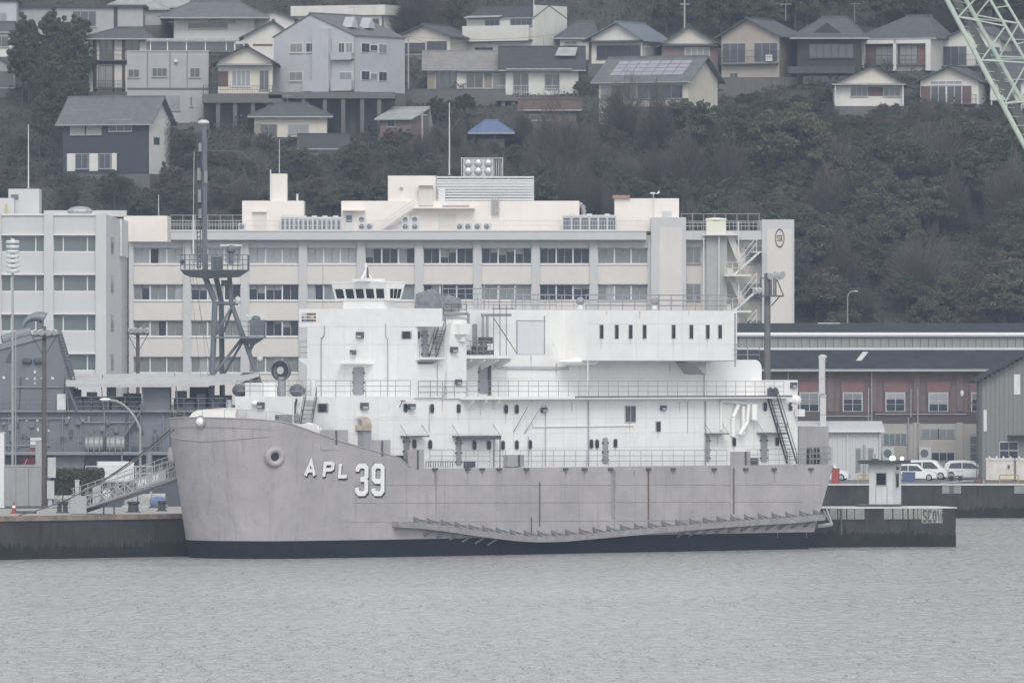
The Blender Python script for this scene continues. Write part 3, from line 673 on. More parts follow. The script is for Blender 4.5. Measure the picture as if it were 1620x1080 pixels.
x = 690
while x < 1305:
    if x < 800 or x > 1080: p = pp(x, belt_y(x), VF); inst(low_m, 'belt_strut', belt, (p.x, VF, p.z-.05))
    x += 20
# moored line from the bow to the pier

def front_pipe(pts, u, r, m=WHITE): MB().path([fp(x, y, u) for x, y in pts], r, 6).build('wall_conduit', m, ship)
front_pipe([(513, 515), (513, 530), (508, 536), (508, 628)], UM-.08, .045, GREYP); front_pipe([(610, 512), (610, 532), (613, 536), (613, 626)], UM-.08, .035, GREYP)
side_pipe([(692, 575), (692, 626)], -6.87, .03, GREYP); side_pipe([(679, 640), (679, 684)], VS-.05, .03, GREYP); side_pipe([(836, 690), (836, 736)], VS-.05, .03, GREYP); side_pipe([(1088, 634), (1088, 684)], VS-.05, .03, GREYP)
mb = MB(); mb.tube(pp(634, 634, VS-.5), pp(641, 634, VS-.1), .05, 5); mb.tube(pp(637, 634, VS-.5), pp(632, 644, VS-.6), .05, 5); mb.build('lamp_davit', DARKM, ship)
RSTK = mat('rust run stain', (.30,.25,.22), .7, .35, 3)
def run_stain(px, y0, y1, w, v, m=RSTK):
    a, b = pp(px, y0, v), pp(px, y1, v); ww = w/11.8/2; n_ = 6; L_ = []; R_ = []
    for i in range(n_+1):
        t = i/n_; q = a.lerp(b, t); k = ww*(1-.8*t)*(1+.25*math.sin(i*2.1+px)); vv = v if v > -7.4 else -hull_v(q.x, q.z) - .012; L_.append((q.x-k, vv, q.z)); R_.append((q.x+k, vv, q.z))
    MB().grid([L_, R_]).build('rust_run', m, ship)
HST = mat('hull run stain', (.27,.25,.255), .6, .2, 2)
for px, y1, w in ((688,768,2.5),(740,764,2),(763,758,2),(833,760,2.5),(895,758,2),(925,765,2),(1065,760,2),(1130,756,2),(1225,762,2.5),(1283,758,2)): run_stain(px, 744, y1, w, -HB-.012, HST)
run_stain(972, 742, 836, 5, -HB-.012, HST); run_stain(690, 745, 818, 3.5, -HB-.012, HST); run_stain(1003, 745, 756, 2, -HB-.012)
for px, y0, y1, w in ((414,648,662,2),): pass

PRST = mat('pale rust weep', (.60,.54,.47), .6, .2, 3)
for px, y0, y1, w, v in ((683,655,668,2,VS),(725,655,664,2,VS),(800,656,670,2,VS),(750,712,722,2,VS),(795,712,724,2,VS),(838,711,722,2,VS),(973,710,722,2,VS),(996,669,684,4,VS),(1041,683,695,2.5,VS),(1161,707,722,2,VS),(951,537,552,2,VX),(997,537,548,2,VX),(1065,537,555,2,VX),(1119,537,550,2,VX),(1012,492,506,2.5,VX),(1090,492,500,2,VX),(960,492,499,2,VX),(840,562,585,3,VU),(880,575,600,3,VU),(1060,575,590,3,VU),(700,632,650,3,VS),(760,640,660,3,VS),(905,636,655,3,VS),(1075,636,652,3,VS),(1135,690,705,2.5,VS)): run_stain(px, y0, y1, w, v-.012, PRST)

# welded plate joints on the white walls
SEAM = mat('weld seam pale grey', (.64,.645,.65), .6, .1, 2)
def seams(v, x0, x1, y0, y1, xs, ys):
    for x in xs: p, q = pp(x, y1, v), pp(x, y0, v); piece('weld_seam', SEAM, ship, p.x-.022, p.x+.022, v-.014, v+.02, p.z, q.z)
    for y in ys: p, q = pp(x0, y, v), pp(x1, y, v); piece('weld_seam', SEAM, ship, p.x, q.x, v-.013, v+.02, p.z-.022, p.z+.022)
seams(VS, 540, 1240, 634, 736, (560, 598, 622, 704, 742, 783, 812, 848, 892, 912, 958, 1022, 1060, 1098, 1150, 1192, 1226), (664, 711))
seams(VX, 930, 1158, 494, 568, (968, 1007, 1042, 1080, 1106), (512, 543))
seams(VU, 742, 1110, 574, 625, (800, 842, 880, 918, 962, 1010, 1058), (598,))
for x in (520, 545, 590, 630): p, q = fp(x, 626, UM), fp(x, 520, UM); piece('weld_seam', SEAM, ship, UM-.014, UM+.02, p.y-.022, p.y+.022, p.z, q.z)
for y in (545, 600): p, q = fp(488, y, UM), fp(656, y, UM); piece('weld_seam', SEAM, ship, UM-.013, UM+.02, q.y, p.y, p.z-.022, p.z+.022)
# ================================================================ water
m = bpy.data.materials.new('harbour water'); m.use_nodes = True; N = m.node_tree.nodes; Lk = m.node_tree.links; b = N['Principled BSDF']
b.inputs['Base Color'].default_value = (.36,.36,.35,1); b.inputs['Roughness'].default_value = .24; b.inputs['IOR'].default_value = 1.33
tc = N.new('ShaderNodeTexCoord')
mp = N.new('ShaderNodeMapping'); mp.inputs['Scale'].default_value = (.95, .2, 1); Lk.new(tc.outputs['Object'], mp.inputs[0])
n1 = N.new('ShaderNodeTexNoise'); n1.inputs['Scale'].default_value = 1.0; n1.inputs['Detail'].default_value = 3; n1.inputs['Roughness'].default_value = .5; n1.inputs['Distortion'].default_value = .6; Lk.new(mp.outputs[0], n1.inputs['Vector'])
mp2 = N.new('ShaderNodeMapping'); mp2.inputs['Scale'].default_value = (.035, .03, 1); Lk.new(tc.outputs['Object'], mp2.inputs[0])
n2 = N.new('ShaderNodeTexNoise'); n2.inputs['Scale'].default_value = 1.0; n2.inputs['Detail'].default_value = 4; Lk.new(mp2.outputs[0], n2.inputs['Vector'])
mu = N.new('ShaderNodeMath'); mu.operation = 'MULTIPLY_ADD'; Lk.new(n2.outputs['Fac'], mu.inputs[0]); mu.inputs[1].default_value = 1.2; Lk.new(n1.outputs['Fac'], mu.inputs[2])
bp = N.new('ShaderNodeBump'); bp.inputs['Strength'].default_value = 1.0; bp.inputs['Distance'].default_value = 2.1; Lk.new(mu.outputs[0], bp.inputs['Height']); mp3 = N.new('ShaderNodeMapping'); mp3.inputs['Scale'].default_value = (.012, .02, 1); Lk.new(tc.outputs['Object'], mp3.inputs[0]); n3 = N.new('ShaderNodeTexNoise'); n3.inputs['Scale'].default_value = 1; n3.inputs['Detail'].default_value = 4; n3.inputs['Distortion'].default_value = 1.0; Lk.new(mp3.outputs[0], n3.inputs['Vector']); wp = N.new('ShaderNodeMapRange'); wp.inputs[1].default_value = .35; wp.inputs[2].default_value = .65; wp.inputs[3].default_value = .78; wp.inputs[4].default_value = 1.0; Lk.new(n3.outputs['Fac'], wp.inputs[0]); Lk.new(wp.outputs[0], bp.inputs['Strength']); Lk.new(bp.outputs[0], b.inputs['Normal'])
MB().add([(-1500,-150,0),(1500,-150,0),(1500,1400,0),(-1500,1400,0)], [(0,1,2,3)]).build('water', m, kind='structure')
# ================================================================ piers, quay and what stands on them
ZQ = 3.8
CONC = mat('pier concrete dark', (.055,.053,.05), .9, .35, .35, streak=.8, dirt=(.015,.016,.018), zs=.12, bump=.4, spec=.15)
PAVE = mat('pier paving', (.36,.35,.33), .85, .15, .4, bump=.2)
EDGE = mat('quay edge rusty', (.25,.20,.17), .85, .5, .9)
EDGEW = mat('quay edge pale', (.62,.61,.59), .8, .2, 1)
CPAT = mat('concrete fender plate', (.27,.265,.25), .85, .25, .8, streak=.5, dirt=(.14,.13,.12))
WOOD = mat('weathered timber', (.105,.09,.08), .8, .3, 2, streak=.5, dirt=(.05,.045,.04))
GALV = mat('galvanised steel', (.36,.37,.38), .5, .15, 3, metal=.3)
PGREY = mat('pale grey steel paint', (.45,.46,.47), .6, .15, 2, rust=.15)
LAMPG = mat('lamp housing pale', (.62,.63,.64), .4, .1, 3)
GREENP = mat('hedge green', (.05,.065,.03), .8)
def ship_w(u, v, z=0): return Vector((S0.x + u*cT - v*sT, S0.y + u*sT + v*cT, z))
def slab(name, poly, z0, z1, m, mtop=None, parent=None):
    mb = MB().pz_(poly, z0, z1); o = mb.build(name, m, parent)
    if mtop:
        o.data.materials.append(mtop)
        for p in o.data.polygons:
            if p.normal.z > .9: p.material_index = 1
    return o
pl = [ship_w(-46, 8.8), ship_w(74, 8.8), ship_w(74, 54), ship_w(-46, 54)]
pier = tag(slab('pier', [(p.x, p.y) for p in pl], -2, ZQ, CONC, PAVE), kind='structure')
e = [ship_w(-46, 8.65), ship_w(74, 8.65), ship_w(74, 9.5), ship_w(-46, 9.5)]
slab('pier_edge_beam', [(p.x, p.y) for p in e], ZQ - .25, ZQ + .22, EDGE, parent=pier)
# right-hand pier
_a, _b = at(1268, 0, 1000.5), at(1512, 0, 1004); d = Vector((_b.x-_a.x, _b.y-_a.y, 0)).normalized(); nrm = Vector((-d.y, d.x, 0))
rp_len = (Vector((_b.x,_b.y,0)) - Vector((_a.x,_a.y,0))).length
rp = empty('pier_mole', (_a.x, _a.y, 0), math.atan2(d.y, d.x), kind='structure')
mb = MB().box(0, rp_len, 0, 8, -2, ZQ); o = mb.build('mole_block', CONC, rp)
MB().box(-.1, rp_len+.1, -.12, 8.1, ZQ, ZQ+.12).build('mole_cap', EDGEW, rp)
def rp_x(px):
    k = (px-CX)/F; return (k*_a.y - _a.x) / (d.x - k*d.y)
xs = [1308, 1322, 1336, 1351, 1367]
for a_, b_ in zip((1312,1326,1340,1352,1398,1413,1429,1437,1446,1452), (1324,1338,1351,1367,1411,1427,1435,1444,1451,1457)):
    piece('fender_plate', CPAT, rp, rp_x(a_), rp_x(b_), -.14, .0, ZQ-1.05, ZQ-.02)
sg = MB().box(rp_x(1458), rp_x(1491), -.06, .0, ZQ-1.45, ZQ-.01).build('painted_sign', mat('faded sign white', (.33,.33,.31), .8, .35, 1.2, streak=.5, dirt=(.16,.15,.14)), rp)
for i, ch in enumerate('SCOW'):
    w = (rp_x(1491)-rp_x(1458)); x0 = rp_x(1458) + w*(.06 + .235*i); mb = MB()
    glyph(mb, ch, lambda x, z, dd: (x0+x, -.065-dd, ZQ-1.38+z), w*(.17 if ch != 'W' else .24), 1.22, .17, .02); mb.build('letter', mat('faded sign dark', (.09,.09,.085), .8, .4, 2), sg)
mb = MB().tube((rp_x(1330), -.2, 1.2), (rp_x(1330), -.2, ZQ), .12, 6).build('mole_pile', WOOD, rp)
WEED = mat('tide weed dark', (.024,.025,.025), .9, .4, .6, streak=.6, dirt=(.045,.043,.04), zs=.3, spec=.1)
def ragged(x0, x1, base, amp, step=.11):
    pts = [(x1, -.6), (x0, -.6)]; x = x0; rq = random.Random(3)
    while x <= x1: pts.append((x, base + amp*(math.sin(x*.23)*.3 + rq.uniform(-.5,.5) + (rq.random()**6)*.9))); x += step
    pts.append((x1, base)); return pts
def strip(name, pts, f, m, parent):          # thin weed layer with a ragged upper edge
    top = pts[2:]; MB().grid([[f(x, -.6) for x, z in top], [f(x, z) for x, z in top]]).build(name, m, parent)
strip('tide_weed', ragged(0, rp_len, 1.2, .55), lambda x, z: (x, -.03, z), WEED, rp); strip('tide_weed', ragged(0, 8, 1.2, .4), lambda x, z: (rp_len+.03, x, z), WEED, rp)
strip('tide_weed', ragged(-46, 74, 1.15, .6), lambda x, z: ship_w(x, 8.77, z), WEED, pier)
# quay on the far side of the basin
QY = 1185
quay = tag(slab('quay', [(-260, QY), (260, QY), (260, 1345), (-260, 1345)], -2, ZQ, CONC, mat('quay asphalt', (.17,.17,.175), .85, .2, .3)), kind='structure')
MB().box(-260, 260, QY-.15, QY+.9, ZQ, ZQ+.16).build('quay_edge', EDGEW, quay)
for px in (1500, 1511, 1614):
    x = wx(px, QY); piece('quay_patch', CPAT, quay, x-.7, x+.7, QY-.05, QY+.1, ZQ-.95, ZQ-.05)
strip('tide_weed', ragged(-120, 120, 1.0, .6), lambda x, z: (x, QY-.03, z), WEED, quay)
# guard booth on the mole
BO = empty('guard_booth', at(1412, 803, 1005), R(-24), label='white guard booth with dark flat roof on the end of the concrete pier', cat='booth')
BO.location.z = ZQ + .12
BWH = mat('booth white boards', (.58,.59,.60), .6, .08, 1, streak=.35, dirt=(.33,.33,.33))
w1, w2, hh = 2.5, 2.3, 4.25
MB().box(-w1, 0, 0, w2, .25, hh).build('wall', BWH, BO); MB().box(-w1-1.4, .1, -.1, w2+.1, 0, .25).build('base_plate', DARKM, BO)
rf = mat('booth roof green black', (.06,.07,.065), .8, .2, 2)
MB().box(-w1-.9, .7, -.7, w2+.8, hh, hh+.36).build('roof', rf, BO)
def bwin(x0, x1, z0, z1, face):
    if face == 'f':
        o = MB().box(x0, x1, -.08, .02, z0, z1).build('window', GALV, BO); piece('pane', BLACKG, o, x0+.09, x1-.09, -.1, -.05, z0+.09, z1-.09)
    else:
        o = MB().box(-.02, .08, x0, x1, z0, z1).build('window', GALV, BO); piece('pane', BLACKG, o, .05, .1, x0+.09, x1-.09, z0+.09, z1-.09)
bwin(-1.75, -.6, 2.1, 3.4, 'f'); bwin(.7, 1.5, 1.9, 3.35, 's')
for x in (-1.8, -.6): piece('door_joint', GALV, BO, x, x+.06, -.03, 0, .3, 2.0)
piece('wall_lamp', DARKM, BO, .02, .25, .95, 1.15, 3.65, 3.95)
mb = MB(); mb.tube((-2.0,.3,hh+.3), (-2.0,.3,hh+1.0), .04, 5); mb.box(-2.3,-1.7,.1,.5,hh+.36,hh+.5); mb.build('roof_fitting', DARKM, BO)
LIT = bpy.data.materials.new('lit floodlight lens'); LIT.use_nodes = True; _n = LIT.node_tree.nodes['Principled BSDF']; _n.inputs['Emission Color'].default_value = (1,.97,.9,1); _n.inputs['Emission Strength'].default_value = 9
for px, r_, lb in ((1412, .27, 'larger lit floodlight on the guard booth roof'), (1427, .17, 'smaller lit floodlight on the guard booth roof')):
    c = at(px, 725, 1005.5); FL = empty('floodlight', (c.x, c.y, ZQ+.12+hh+.36), 0, label=lb, cat='floodlight'); zc = c.z - FL.location.z
    MB().tube((0,.1,0), (0,.1,zc), .06, 6).build('stand', DARKM, FL); MB().lathe([(r_*.5,.35),(r_,.12),(r_*1.05,0)], (0,0,zc), (0,1,0), 14).build('housing', LAMPG, FL); MB().lathe([(r_*.95,-.03),(r_*.95,.02)], (0,0,zc), (0,1,0), 14).build('lens', LIT, FL)
# ---- gangway from the pier to the bow
gA, gB = at(126, 806, 966), at(290, 753, 953); gA.z = ZQ + .35
GW = empty('gangway', (gA.x, gA.y, gA.z), math.atan2(gB.y-gA.y, gB.x-gA.x), label='grey truss gangway lettered APL 39 rising from the pier to the bow', cat='gangway')
gl = math.hypot(gB.x-gA.x, gB.y-gA.y); gh = gB.z - gA.z
def gp(t, y, z): return Vector((gl*t, y, gh*t + z))
GWM = mat('gangway grey', (.40,.40,.42), .6, .12, 2)
MB().add([gp(0,-.7,-.08),gp(1,-.7,-.08),gp(1,.7,-.08),gp(0,.7,-.08),gp(0,-.7,.04),gp(1,-.7,.04),gp(1,.7,.04),gp(0,.7,.04)], [(0,3,2,1),(4,5,6,7),(0,1,5,4),(1,2,6,5),(2,3,7,6),(3,0,4,7)]).build('walkway', GWM, GW)
for y in (-.75, .75):
    mb = MB(); n = 12
    mb.tube(gp(0,y,-.15), gp(1,y,-.15), .1, 4); mb.tube(gp(0,y,1.0), gp(1,y,1.0), .09, 4)
    for i in range(n+1): mb.tube(gp(i/n,y,-.15), gp(i/n,y,1.0), .05, 4)
    for i in range(n):
        a, b = (-.15, 1.0) if i % 2 else (1.0, -.15); mb.tube(gp(i/n,y,a), gp((i+1)/n,y,b), .045, 4)
        if 3 <= i <= 7: mb.tube(gp(i/n,y,b), gp((i+1)/n,y,a), .045, 4)
    mb.build('truss', GWM, GW)
    mb = MB(); mb.tube(gp(-.02,y,2.1), gp(1,y,2.1), .045, 4); mb.tube(gp(-.02,y,1.6), gp(1,y,1.6), .03, 4)
    for i in range(15): mb.tube(gp(i/14,y,.95), gp(i/14,y,2.1), .035, 4)
    mb.build('handrail', PGREY, GW)
mb = MB(); pv = [gp(.62,-.84,-.05), gp(.9,-.84,-.05), gp(.9,-.84,.95), gp(.62,-.84,.95)]; mb.add(pv + [p + Vector((0,.05,0)) for p in pv], [(0,1,2,3),(7,6,5,4),(0,4,5,1),(1,5,6,2),(2,6,7,3),(3,7,4,0)]); np_ = mb.build('name_panel', GWM, GW)
for i, ch in enumerate('APL 39'):
    if ch == ' ': continue
    mb = MB(); x0 = gl*(.64 + .034*i); glyph(mb, ch, lambda x, z, dd: (x0+x, -.86-dd, gh*(x0+x)/gl + .22 + z), .36, .5, .1, .02); mb.build('letter', LETW, np_)
mb = MB(); mb.box(-.3, 2.2, -.85, -.78, -.3, 1.4); mb.build('end_plate', PGREY, GW); MB().box(0, 4.2, -.8, .8, -.5, -.3).build('roller_base', DARKM, GW)
mb = MB(); c = at(105, 805, 975); 
mb.add([gp(-.1,-.6,-.35), gp(-.1,.6,-.35), gp(0,.6,-.02), gp(0,-.6,-.02), gp(-.1,-.6,-.4), gp(-.1,.6,-.4), gp(0,.6,-.1), gp(0,-.6,-.1)], [(0,1,2,3),(7,6,5,4),(0,4,5,1),(1,5,6,2),(2,6,7,3),(3,7,4,0)]); mb.build('ramp_flap', PGREY, GW)
# ---- light poles and other masts on the left pier
def ground(px, py): return at(px, py, (CAMZ-ZQ)*F/(py-HY)) 
def floodpole(px, pyb, pyt, r, label, heads, name='light_pole', arm=1.3, m=WOOD):
    g = ground(px, pyb); P_ = empty(name, g, 0, label=label, cat='light pole'); h = wz(pyt, g.y) - ZQ
    MB().tube((0,0,-.3), (0,0,h), r, 10, r*.72).build('pole', m, P_)
    mb = MB(); mb.box(-arm, arm, -.06, .06, h-1.0, h-.85); mb.box(-arm, arm, -.7, .1, h-1.04, h-1.0)
    for s_ in (-1, 1): mb.tube((arm*s_*.95, 0, h-.95), (.1*s_, 0, h-2.9), .04, 4)
    mb.build('crossarm', DARKM, P_)
    for hx, hr in heads:
        hd = MB().lathe([(hr*.35,.55),(hr*.8,.3),(hr,0)], (hx, -.35, h-.62), (.25*(1 if hx > 0 else -1),1,.35), 12).build('lamp_head', LAMPG, P_)
        MB().lathe([(hr*.92,-.04),(hr*.92,.02)], (hx, -.35, h-.62), (.25*(1 if hx > 0 else -1),1,.35), 12).build('lens', RIMM, hd)
    return P_, h
P1, h1 = floodpole(70, 803, 516, .27, 'tall timber light pole with grey switch boxes at its foot', ((-.85,.3),(-.25,.33),(.4,.36),(1.0,.3)))
piece('switch_box', PGREY, P1, .35, 1.15, -.3, .1, ZQ*0+3.0, 5.0); piece('switch_box', PGREY, P1, .28, 1.0, -.35, .1, .9, 2.7); piece('cable_duct', PGREY, P1, .4, .8, -.2, .1, 0, .9)
floodpole(218, 780, 514, .27, 'tall timber light pole nearest the bow of the barracks ship', ((-.75,.32),(-.2,.3),(.25,.3),(.95,.34)), arm=1.2)
# siren mast: a stack of pale discs
g = ground(20, 797); SM = empty('siren_mast', g, 0, label='slim pole topped by a stack of white siren discs', cat='siren'); h = wz(432, g.y)-ZQ
MB().tube((0,0,0), (0,0,h), .14, 8, .12).build('pole', GALV, SM); MB().tube((.3,0,0), (.3,0,h*.75), .06, 6).build('conduit', GALV, SM)
for k in range(7): z = h + .25 + k*.49; MB().lathe([(.3,-.22),(.66,-.16),(.7,0),(.66,.12),(.2,.16),(.2,.3)], (0,0,z), (0,0,1), 18).build('siren_disc', LAMPG, SM)
# curved street lamp
g = ground(222, 800); SL = empty('street_lamp', g, 0, label='curved grey street lamp between the two timber poles', cat='street lamp'); sc_ = g.y/F
pts = [(0,0,0), (0,0,(800-680)*sc_)] + [((-(t/6)**1.0)*50*sc_*(t/6)**.35, 0, (800-680 + 48*math.sin(t/6*math.pi/2))*sc_) for t in range(1,7)]
MB().path(pts, .12, 7).build('post', GALV, SL); e_ = pts[-1]; mb = MB(); mb.ball((e_[0]-.35, 0, e_[2]+.02), .5, 10, 6, (1.2,.5,.32)); mb.build('lamp_head', LETW, SL)
# pier clutter
DRUM = mat('dark bollard iron', (.05,.05,.055), .6, .3, 3)
def bollard(px, py, label, n=1, hgt=1.2, r=.34):
    g = ground(px, py); B_ = empty('bollard', g, 0, label=label, cat='bollard', group='bollards on the pier')
    for i in range(n): MB().lathe([(r*1.1,0),(r,.1),(r*.9,hgt*.7),(r*1.15,hgt*.85),(r*1.1,hgt)], (i*r*2.4, 0, 0), (0,0,1), 12).build('post', DRUM, B_)
    MB().box(-r*1.3, r*1.3+(n-1)*r*2.4, -r*1.3, r*1.3, 0, .08).build('base_plate', DRUM, B_)
bollard(94, 811, 'pair of rusty mooring posts left of the gangway foot', 2, 1.1, .24); bollard(211, 810, 'large dark bollard under the gangway', 1, 1.05, .55)
bollard(256, 808, 'rust red bollard beside the ship bow', 1, 1.0, .4)
def crate(name, label, cat, px, py, w, dp, h, m, rz=0, lid=None):
    g = ground(px, py); C_ = empty(name, g, rz, label=label, cat=cat)
    MB().box(-w/2, w/2, 0, dp, 0, h).build('body', m, C_); MB().box(-w/2-.05, w/2+.05, -.05, dp+.05, h, h+.08).build('lid', lid or m, C_); return C_
CP = mat('clean white panel', (.68,.69,.68), .5, .05, 1)
# white panel hut on a railed platform
g = ground(175, 790); HT = empty('platform_hut', g, R(6), label='small white hut on a railed platform above the gangway', cat='hut'); hz = wz(760, g.y)-ZQ
MB().box(-2.7, 4.5, 0, 2.6, hz-.15, hz).build('platform', PGREY, HT); MB().box(-1.3, 2.5, .7, 2.4, hz, hz+2.0).build('wall', CP, HT)
for x in (-2.5, .8, 4.3): MB().tube((x,.2,0), (x,.2,hz), .09, 6).build('leg', PGREY, HT); MB().tube((x,2.4,0), (x,2.4,hz), .09, 6).build('leg', PGREY, HT)
mb = MB(); railing(mb, [(-2.6,.05,hz), (4.4,.05,hz)], 1.5, .05, 2, 1.6); mb.build('railing', LAMPG, HT)
# white dust-sheeted stand and post boxes
crate('service_box', 'grey service box on legs at the foot of the gangway', 'box', 153, 812, .8, .5, 2.6, PGREY)
crate('service_box', 'slim pale post box at the foot of the gangway handrail', 'box', 122, 813, .4, .4, 3.2, PGREY)
g = ground(172, 813); ST_ = empty('trestle', g, 0, label='dark trestle frame holding a white sack beside the gangway', cat='trestle'); mb = MB()
for x in (-.5,.5): mb.tube((x,0,0), (x*.9,0,2.0), .06, 5); mb.tube((x,.7,0), (x*.9,.5,2.0), .06, 5)
mb.box(-.55,.55,-.05,.55,1.15,1.22); mb.box(-.55,.55,-.05,.55,1.9,1.97); mb.build('frame', DARKM, ST_); MB().ball((-.2,.2,1.75), .5, 10, 8, (.9,.7,1.5)).build('sack', LETW, ST_)
# concrete wall, hedge
g = ground(36, 800); CWL = mat('pale grey wall', (.33,.335,.34), .85, .12, .5, streak=.4, dirt=(.22,.22,.22))
W_ = empty('boundary_wall', g, 0, label='grey concrete wall behind the siren pole on the left pier', cat='wall')
for i in range(3): MB().box(-1.9 + i*1.27 + .02 - .05, -1.9 + (i+1)*1.27 - .07, 0, .3, 0, wz(738, g.y)-ZQ).build('panel', CWL, W_)
MB().box(-1.95, 1.95, -.05, .35, wz(738, g.y)-ZQ, wz(735, g.y)-ZQ).build('coping', CWL, W_)
for px, hh_ in ((55,.6),(38,.6)): MB().tube((wx(px,g.y)-g.x,.1,wz(736,g.y)-ZQ), (wx(px,g.y)-g.x+.3,.1,wz(726,g.y)-ZQ), .05, 5).build('spike', GALV, W_)
W2 = crate('white_kiosk', 'white kiosk cut by the left edge of the photo', 'kiosk', -8, 803, 1.8, 2, 7.4, CP); W3 = crate('gate_pier', 'narrow pale concrete gate pier beside the timber pole', 'gate pier', 62, 797, .75, .7, 6.4, CWL)
cone_o = mat('cone red', (.28,.06,.04), .6, .1, 3)
g = ground(22, 812); CN = empty('traffic_cone', g, 0, label='red traffic cone on the pier edge below the siren pole', cat='traffic cone'); MB().box(-.35,.35,-.35,.35,0,.07).build('base', cone_o, CN); MB().tube((0,0,.05), (0,0,1.1), .27, 12, .06).build('cone', cone_o, CN); MB().tube((0,0,.55), (0,0,.78), .175, 12, .125).build('band', LETW, CN)
for px, lb in ((30, 'dark wheel stop beside the red cone'), (48, 'dark wheel stop nearer the timber pole')):
    g = ground(px, 812); o = MB().px_([(-.12,0),(.12,0),(.08,.25),(-.08,.25)], -.6, .6).build('wheel_stop', DRUM, label=lb, cat='wheel stop'); o.location = g
# low concrete barrier of fabric-covered pallets along the back of the pier
TARP = mat('pale dusty tarp', (.40,.40,.38), .9, .35, 2.5, streak=.5, dirt=(.1,.1,.1), zs=.3)
def pallets(px0, px1, pyb, pyt, label):
    g = ground((px0+px1)/2, pyb); o = empty('tarped_stack', g, 0, label=label, cat='stack'); w = (px1-px0)*g.y/F; hh_ = (pyb-pyt)*g.y/F; n = max(3, int(w/1.1))
    for i in range(n):
        x0 = -w/2 + w*i/n; mb = MB(); t_ = .1 + .25*random.random(); mb.px_([(0,0),(1.2,0),(1.2,hh_*.9),(.35,hh_*(1-.1*random.random())),(-.1,hh_*(.8-t_*.3))], x0+.05, x0+w/n-.05); mb.build('bundle', TARP, o)
    MB().box(-w/2-.2, w/2+.2, -.15, 1.3, 0, .18).build('skid', PGREY, o)
pallets(84, 130, 802, 783, 'tarp-covered stack behind the gangway foot'); pallets(196, 262, 802, 780, 'longer tarp-covered stack under the gangway by the bow')
BLUET = mat('blue tarp', (.13,.19,.32), .7, .3, 3)
c = ground(250, 803); o = empty('tarped_bundle', c, 0, label='crumpled blue tarp bundle beside the bow', cat='bundle'); MB().ball((0,0,.55), .7, 10, 7, (1.2,.8,.9)).build('sheet', BLUET, o); MB().box(-.9,.9,-.4,.6,0,.18).build('pallet', WOOD, o)
# mooring lines
def rope(a, b, sag, r, label):
    mb = MB(); pts = []
    for i in range(13):
        t = i/12; p = a.lerp(b, t); p.z -= sag*4*t*(1-t); pts.append(p)
    mb.path(pts, r, 5); o = mb.build('mooring_line', mat('rope grey', (.12,.115,.11), .9), label=label, cat='rope', group='mooring lines at the bow')
bowp = ship_w(1.6, 5.2, 12.4); rope(bowp, ground(97, 811) + Vector((0,0,1.0)), .6, .07, 'upper mooring line from the bow to the paired posts'); rope(ship_w(1.2, 4.6, 12.2), ground(30, 820) + Vector((0,0,.3)), 1.2, .06, 'lower mooring line from the bow running to the left pier edge')
# ================================================================ grey naval vessel behind the left pier
NAVY = mat('naval grey', (.15,.165,.185), .55, .14, .5, streak=.4, dirt=(.09,.095,.105))
NAVY2 = mat('naval grey dark', (.075,.085,.1), .55, .15, .6)
NAVYL = mat('naval grey light', (.20,.215,.24), .5, .1, .6)
AWN = mat('awning canvas grey', (.46,.46,.465), .9, .1, 1, streak=.15, dirt=(.3,.3,.31))
WY = 1078.0; sW = WY/F
WS = empty('naval_ship', (0, WY, 0), 0, label='dark grey naval ship with tripod mast and awnings behind the left pier', cat='ship')
def W(px, py, y=0): return Vector((wx(px, WY+y), y, wz(py, WY+y)))
def wbox(name, x0, x1, y0, y1, d0, d1, m=NAVY, parent=None):
    a, b = W(x0, y1, d0), W(x1, y0, d0); return MB().box(a.x, b.x, d0, d1, a.z, b.z).build(name, m, parent or WS)
x0, x1 = W(-60, 0).x, W(460, 0).x
zdk = W(0, 714).z; zup = W(0, 650).z
MB().pz_([(x0, 1), (x1-8, 1), (x1, 8), (x1-8, 15), (x0, 15)], -1.5, zdk-.35).build('hull', NAVY2, WS)
MB().box(x0, x1-6, -.4, 15, zdk-.35, zdk).build('side_deck', NAVYL, WS)
wbox('deckhouse', -60, 268, 650, 714, 1.6, 13); wbox('lower_house', 85, 133, 716, 760, .6, 2, NAVY); wbox('deckhouse_forward', 268, 400, 650, 714, 2.6, 13, NAVY)
MB().box(x0, x1-9, 1.0, 14, zup-.12, zup+.1).build('upper_deck_edge', NAVYL, WS)
# funnel casing, sloped
def wpoly(name, pts, d0, d1, m=NAVY, parent=None):
    mb = MB(); q = [W(x, y, 2) for x, y in pts]; mb.py_([(p.x, p.z) for p in q], d0, d1); return mb.build(name, m, parent or WS)
fn = wpoly('funnel_casing', [(-60,651),(-60,566),(0,553),(60,536),(94,528),(113,592),(118,651)], 2, 10)
wpoly('funnel_top', [(-60,560),(0,544),(60,527),(92,522),(94,528),(0,553),(-60,566)], 1.8, 10.2, NAVYL)
wpoly('funnel_panel', [(8,573),(17,553),(22,553),(19,573)], 1.93, 2.0, NAVY2)
mb = MB(); cpt = W(40, 523, 5); RA = []
for i in range(9):
    t = i/8; a = R(178 - 118*t); cc = Vector((cpt.x + .0 + 1.3 + 1.5*math.cos(a), 5, cpt.z + .2 + 1.3*math.sin(a)))
    d_ = Vector((math.cos(a), 0, math.sin(a))); r1 = .12 + .55*t
    RA.append([cc + d_*(r1*math.cos(k*math.pi/4)) + Vector((0, 1.1*math.sin(k*math.pi/4), 0)) for k in range(9)])
mb.grid(RA); mb.build('exhaust_hood', NAVYL, WS, True)
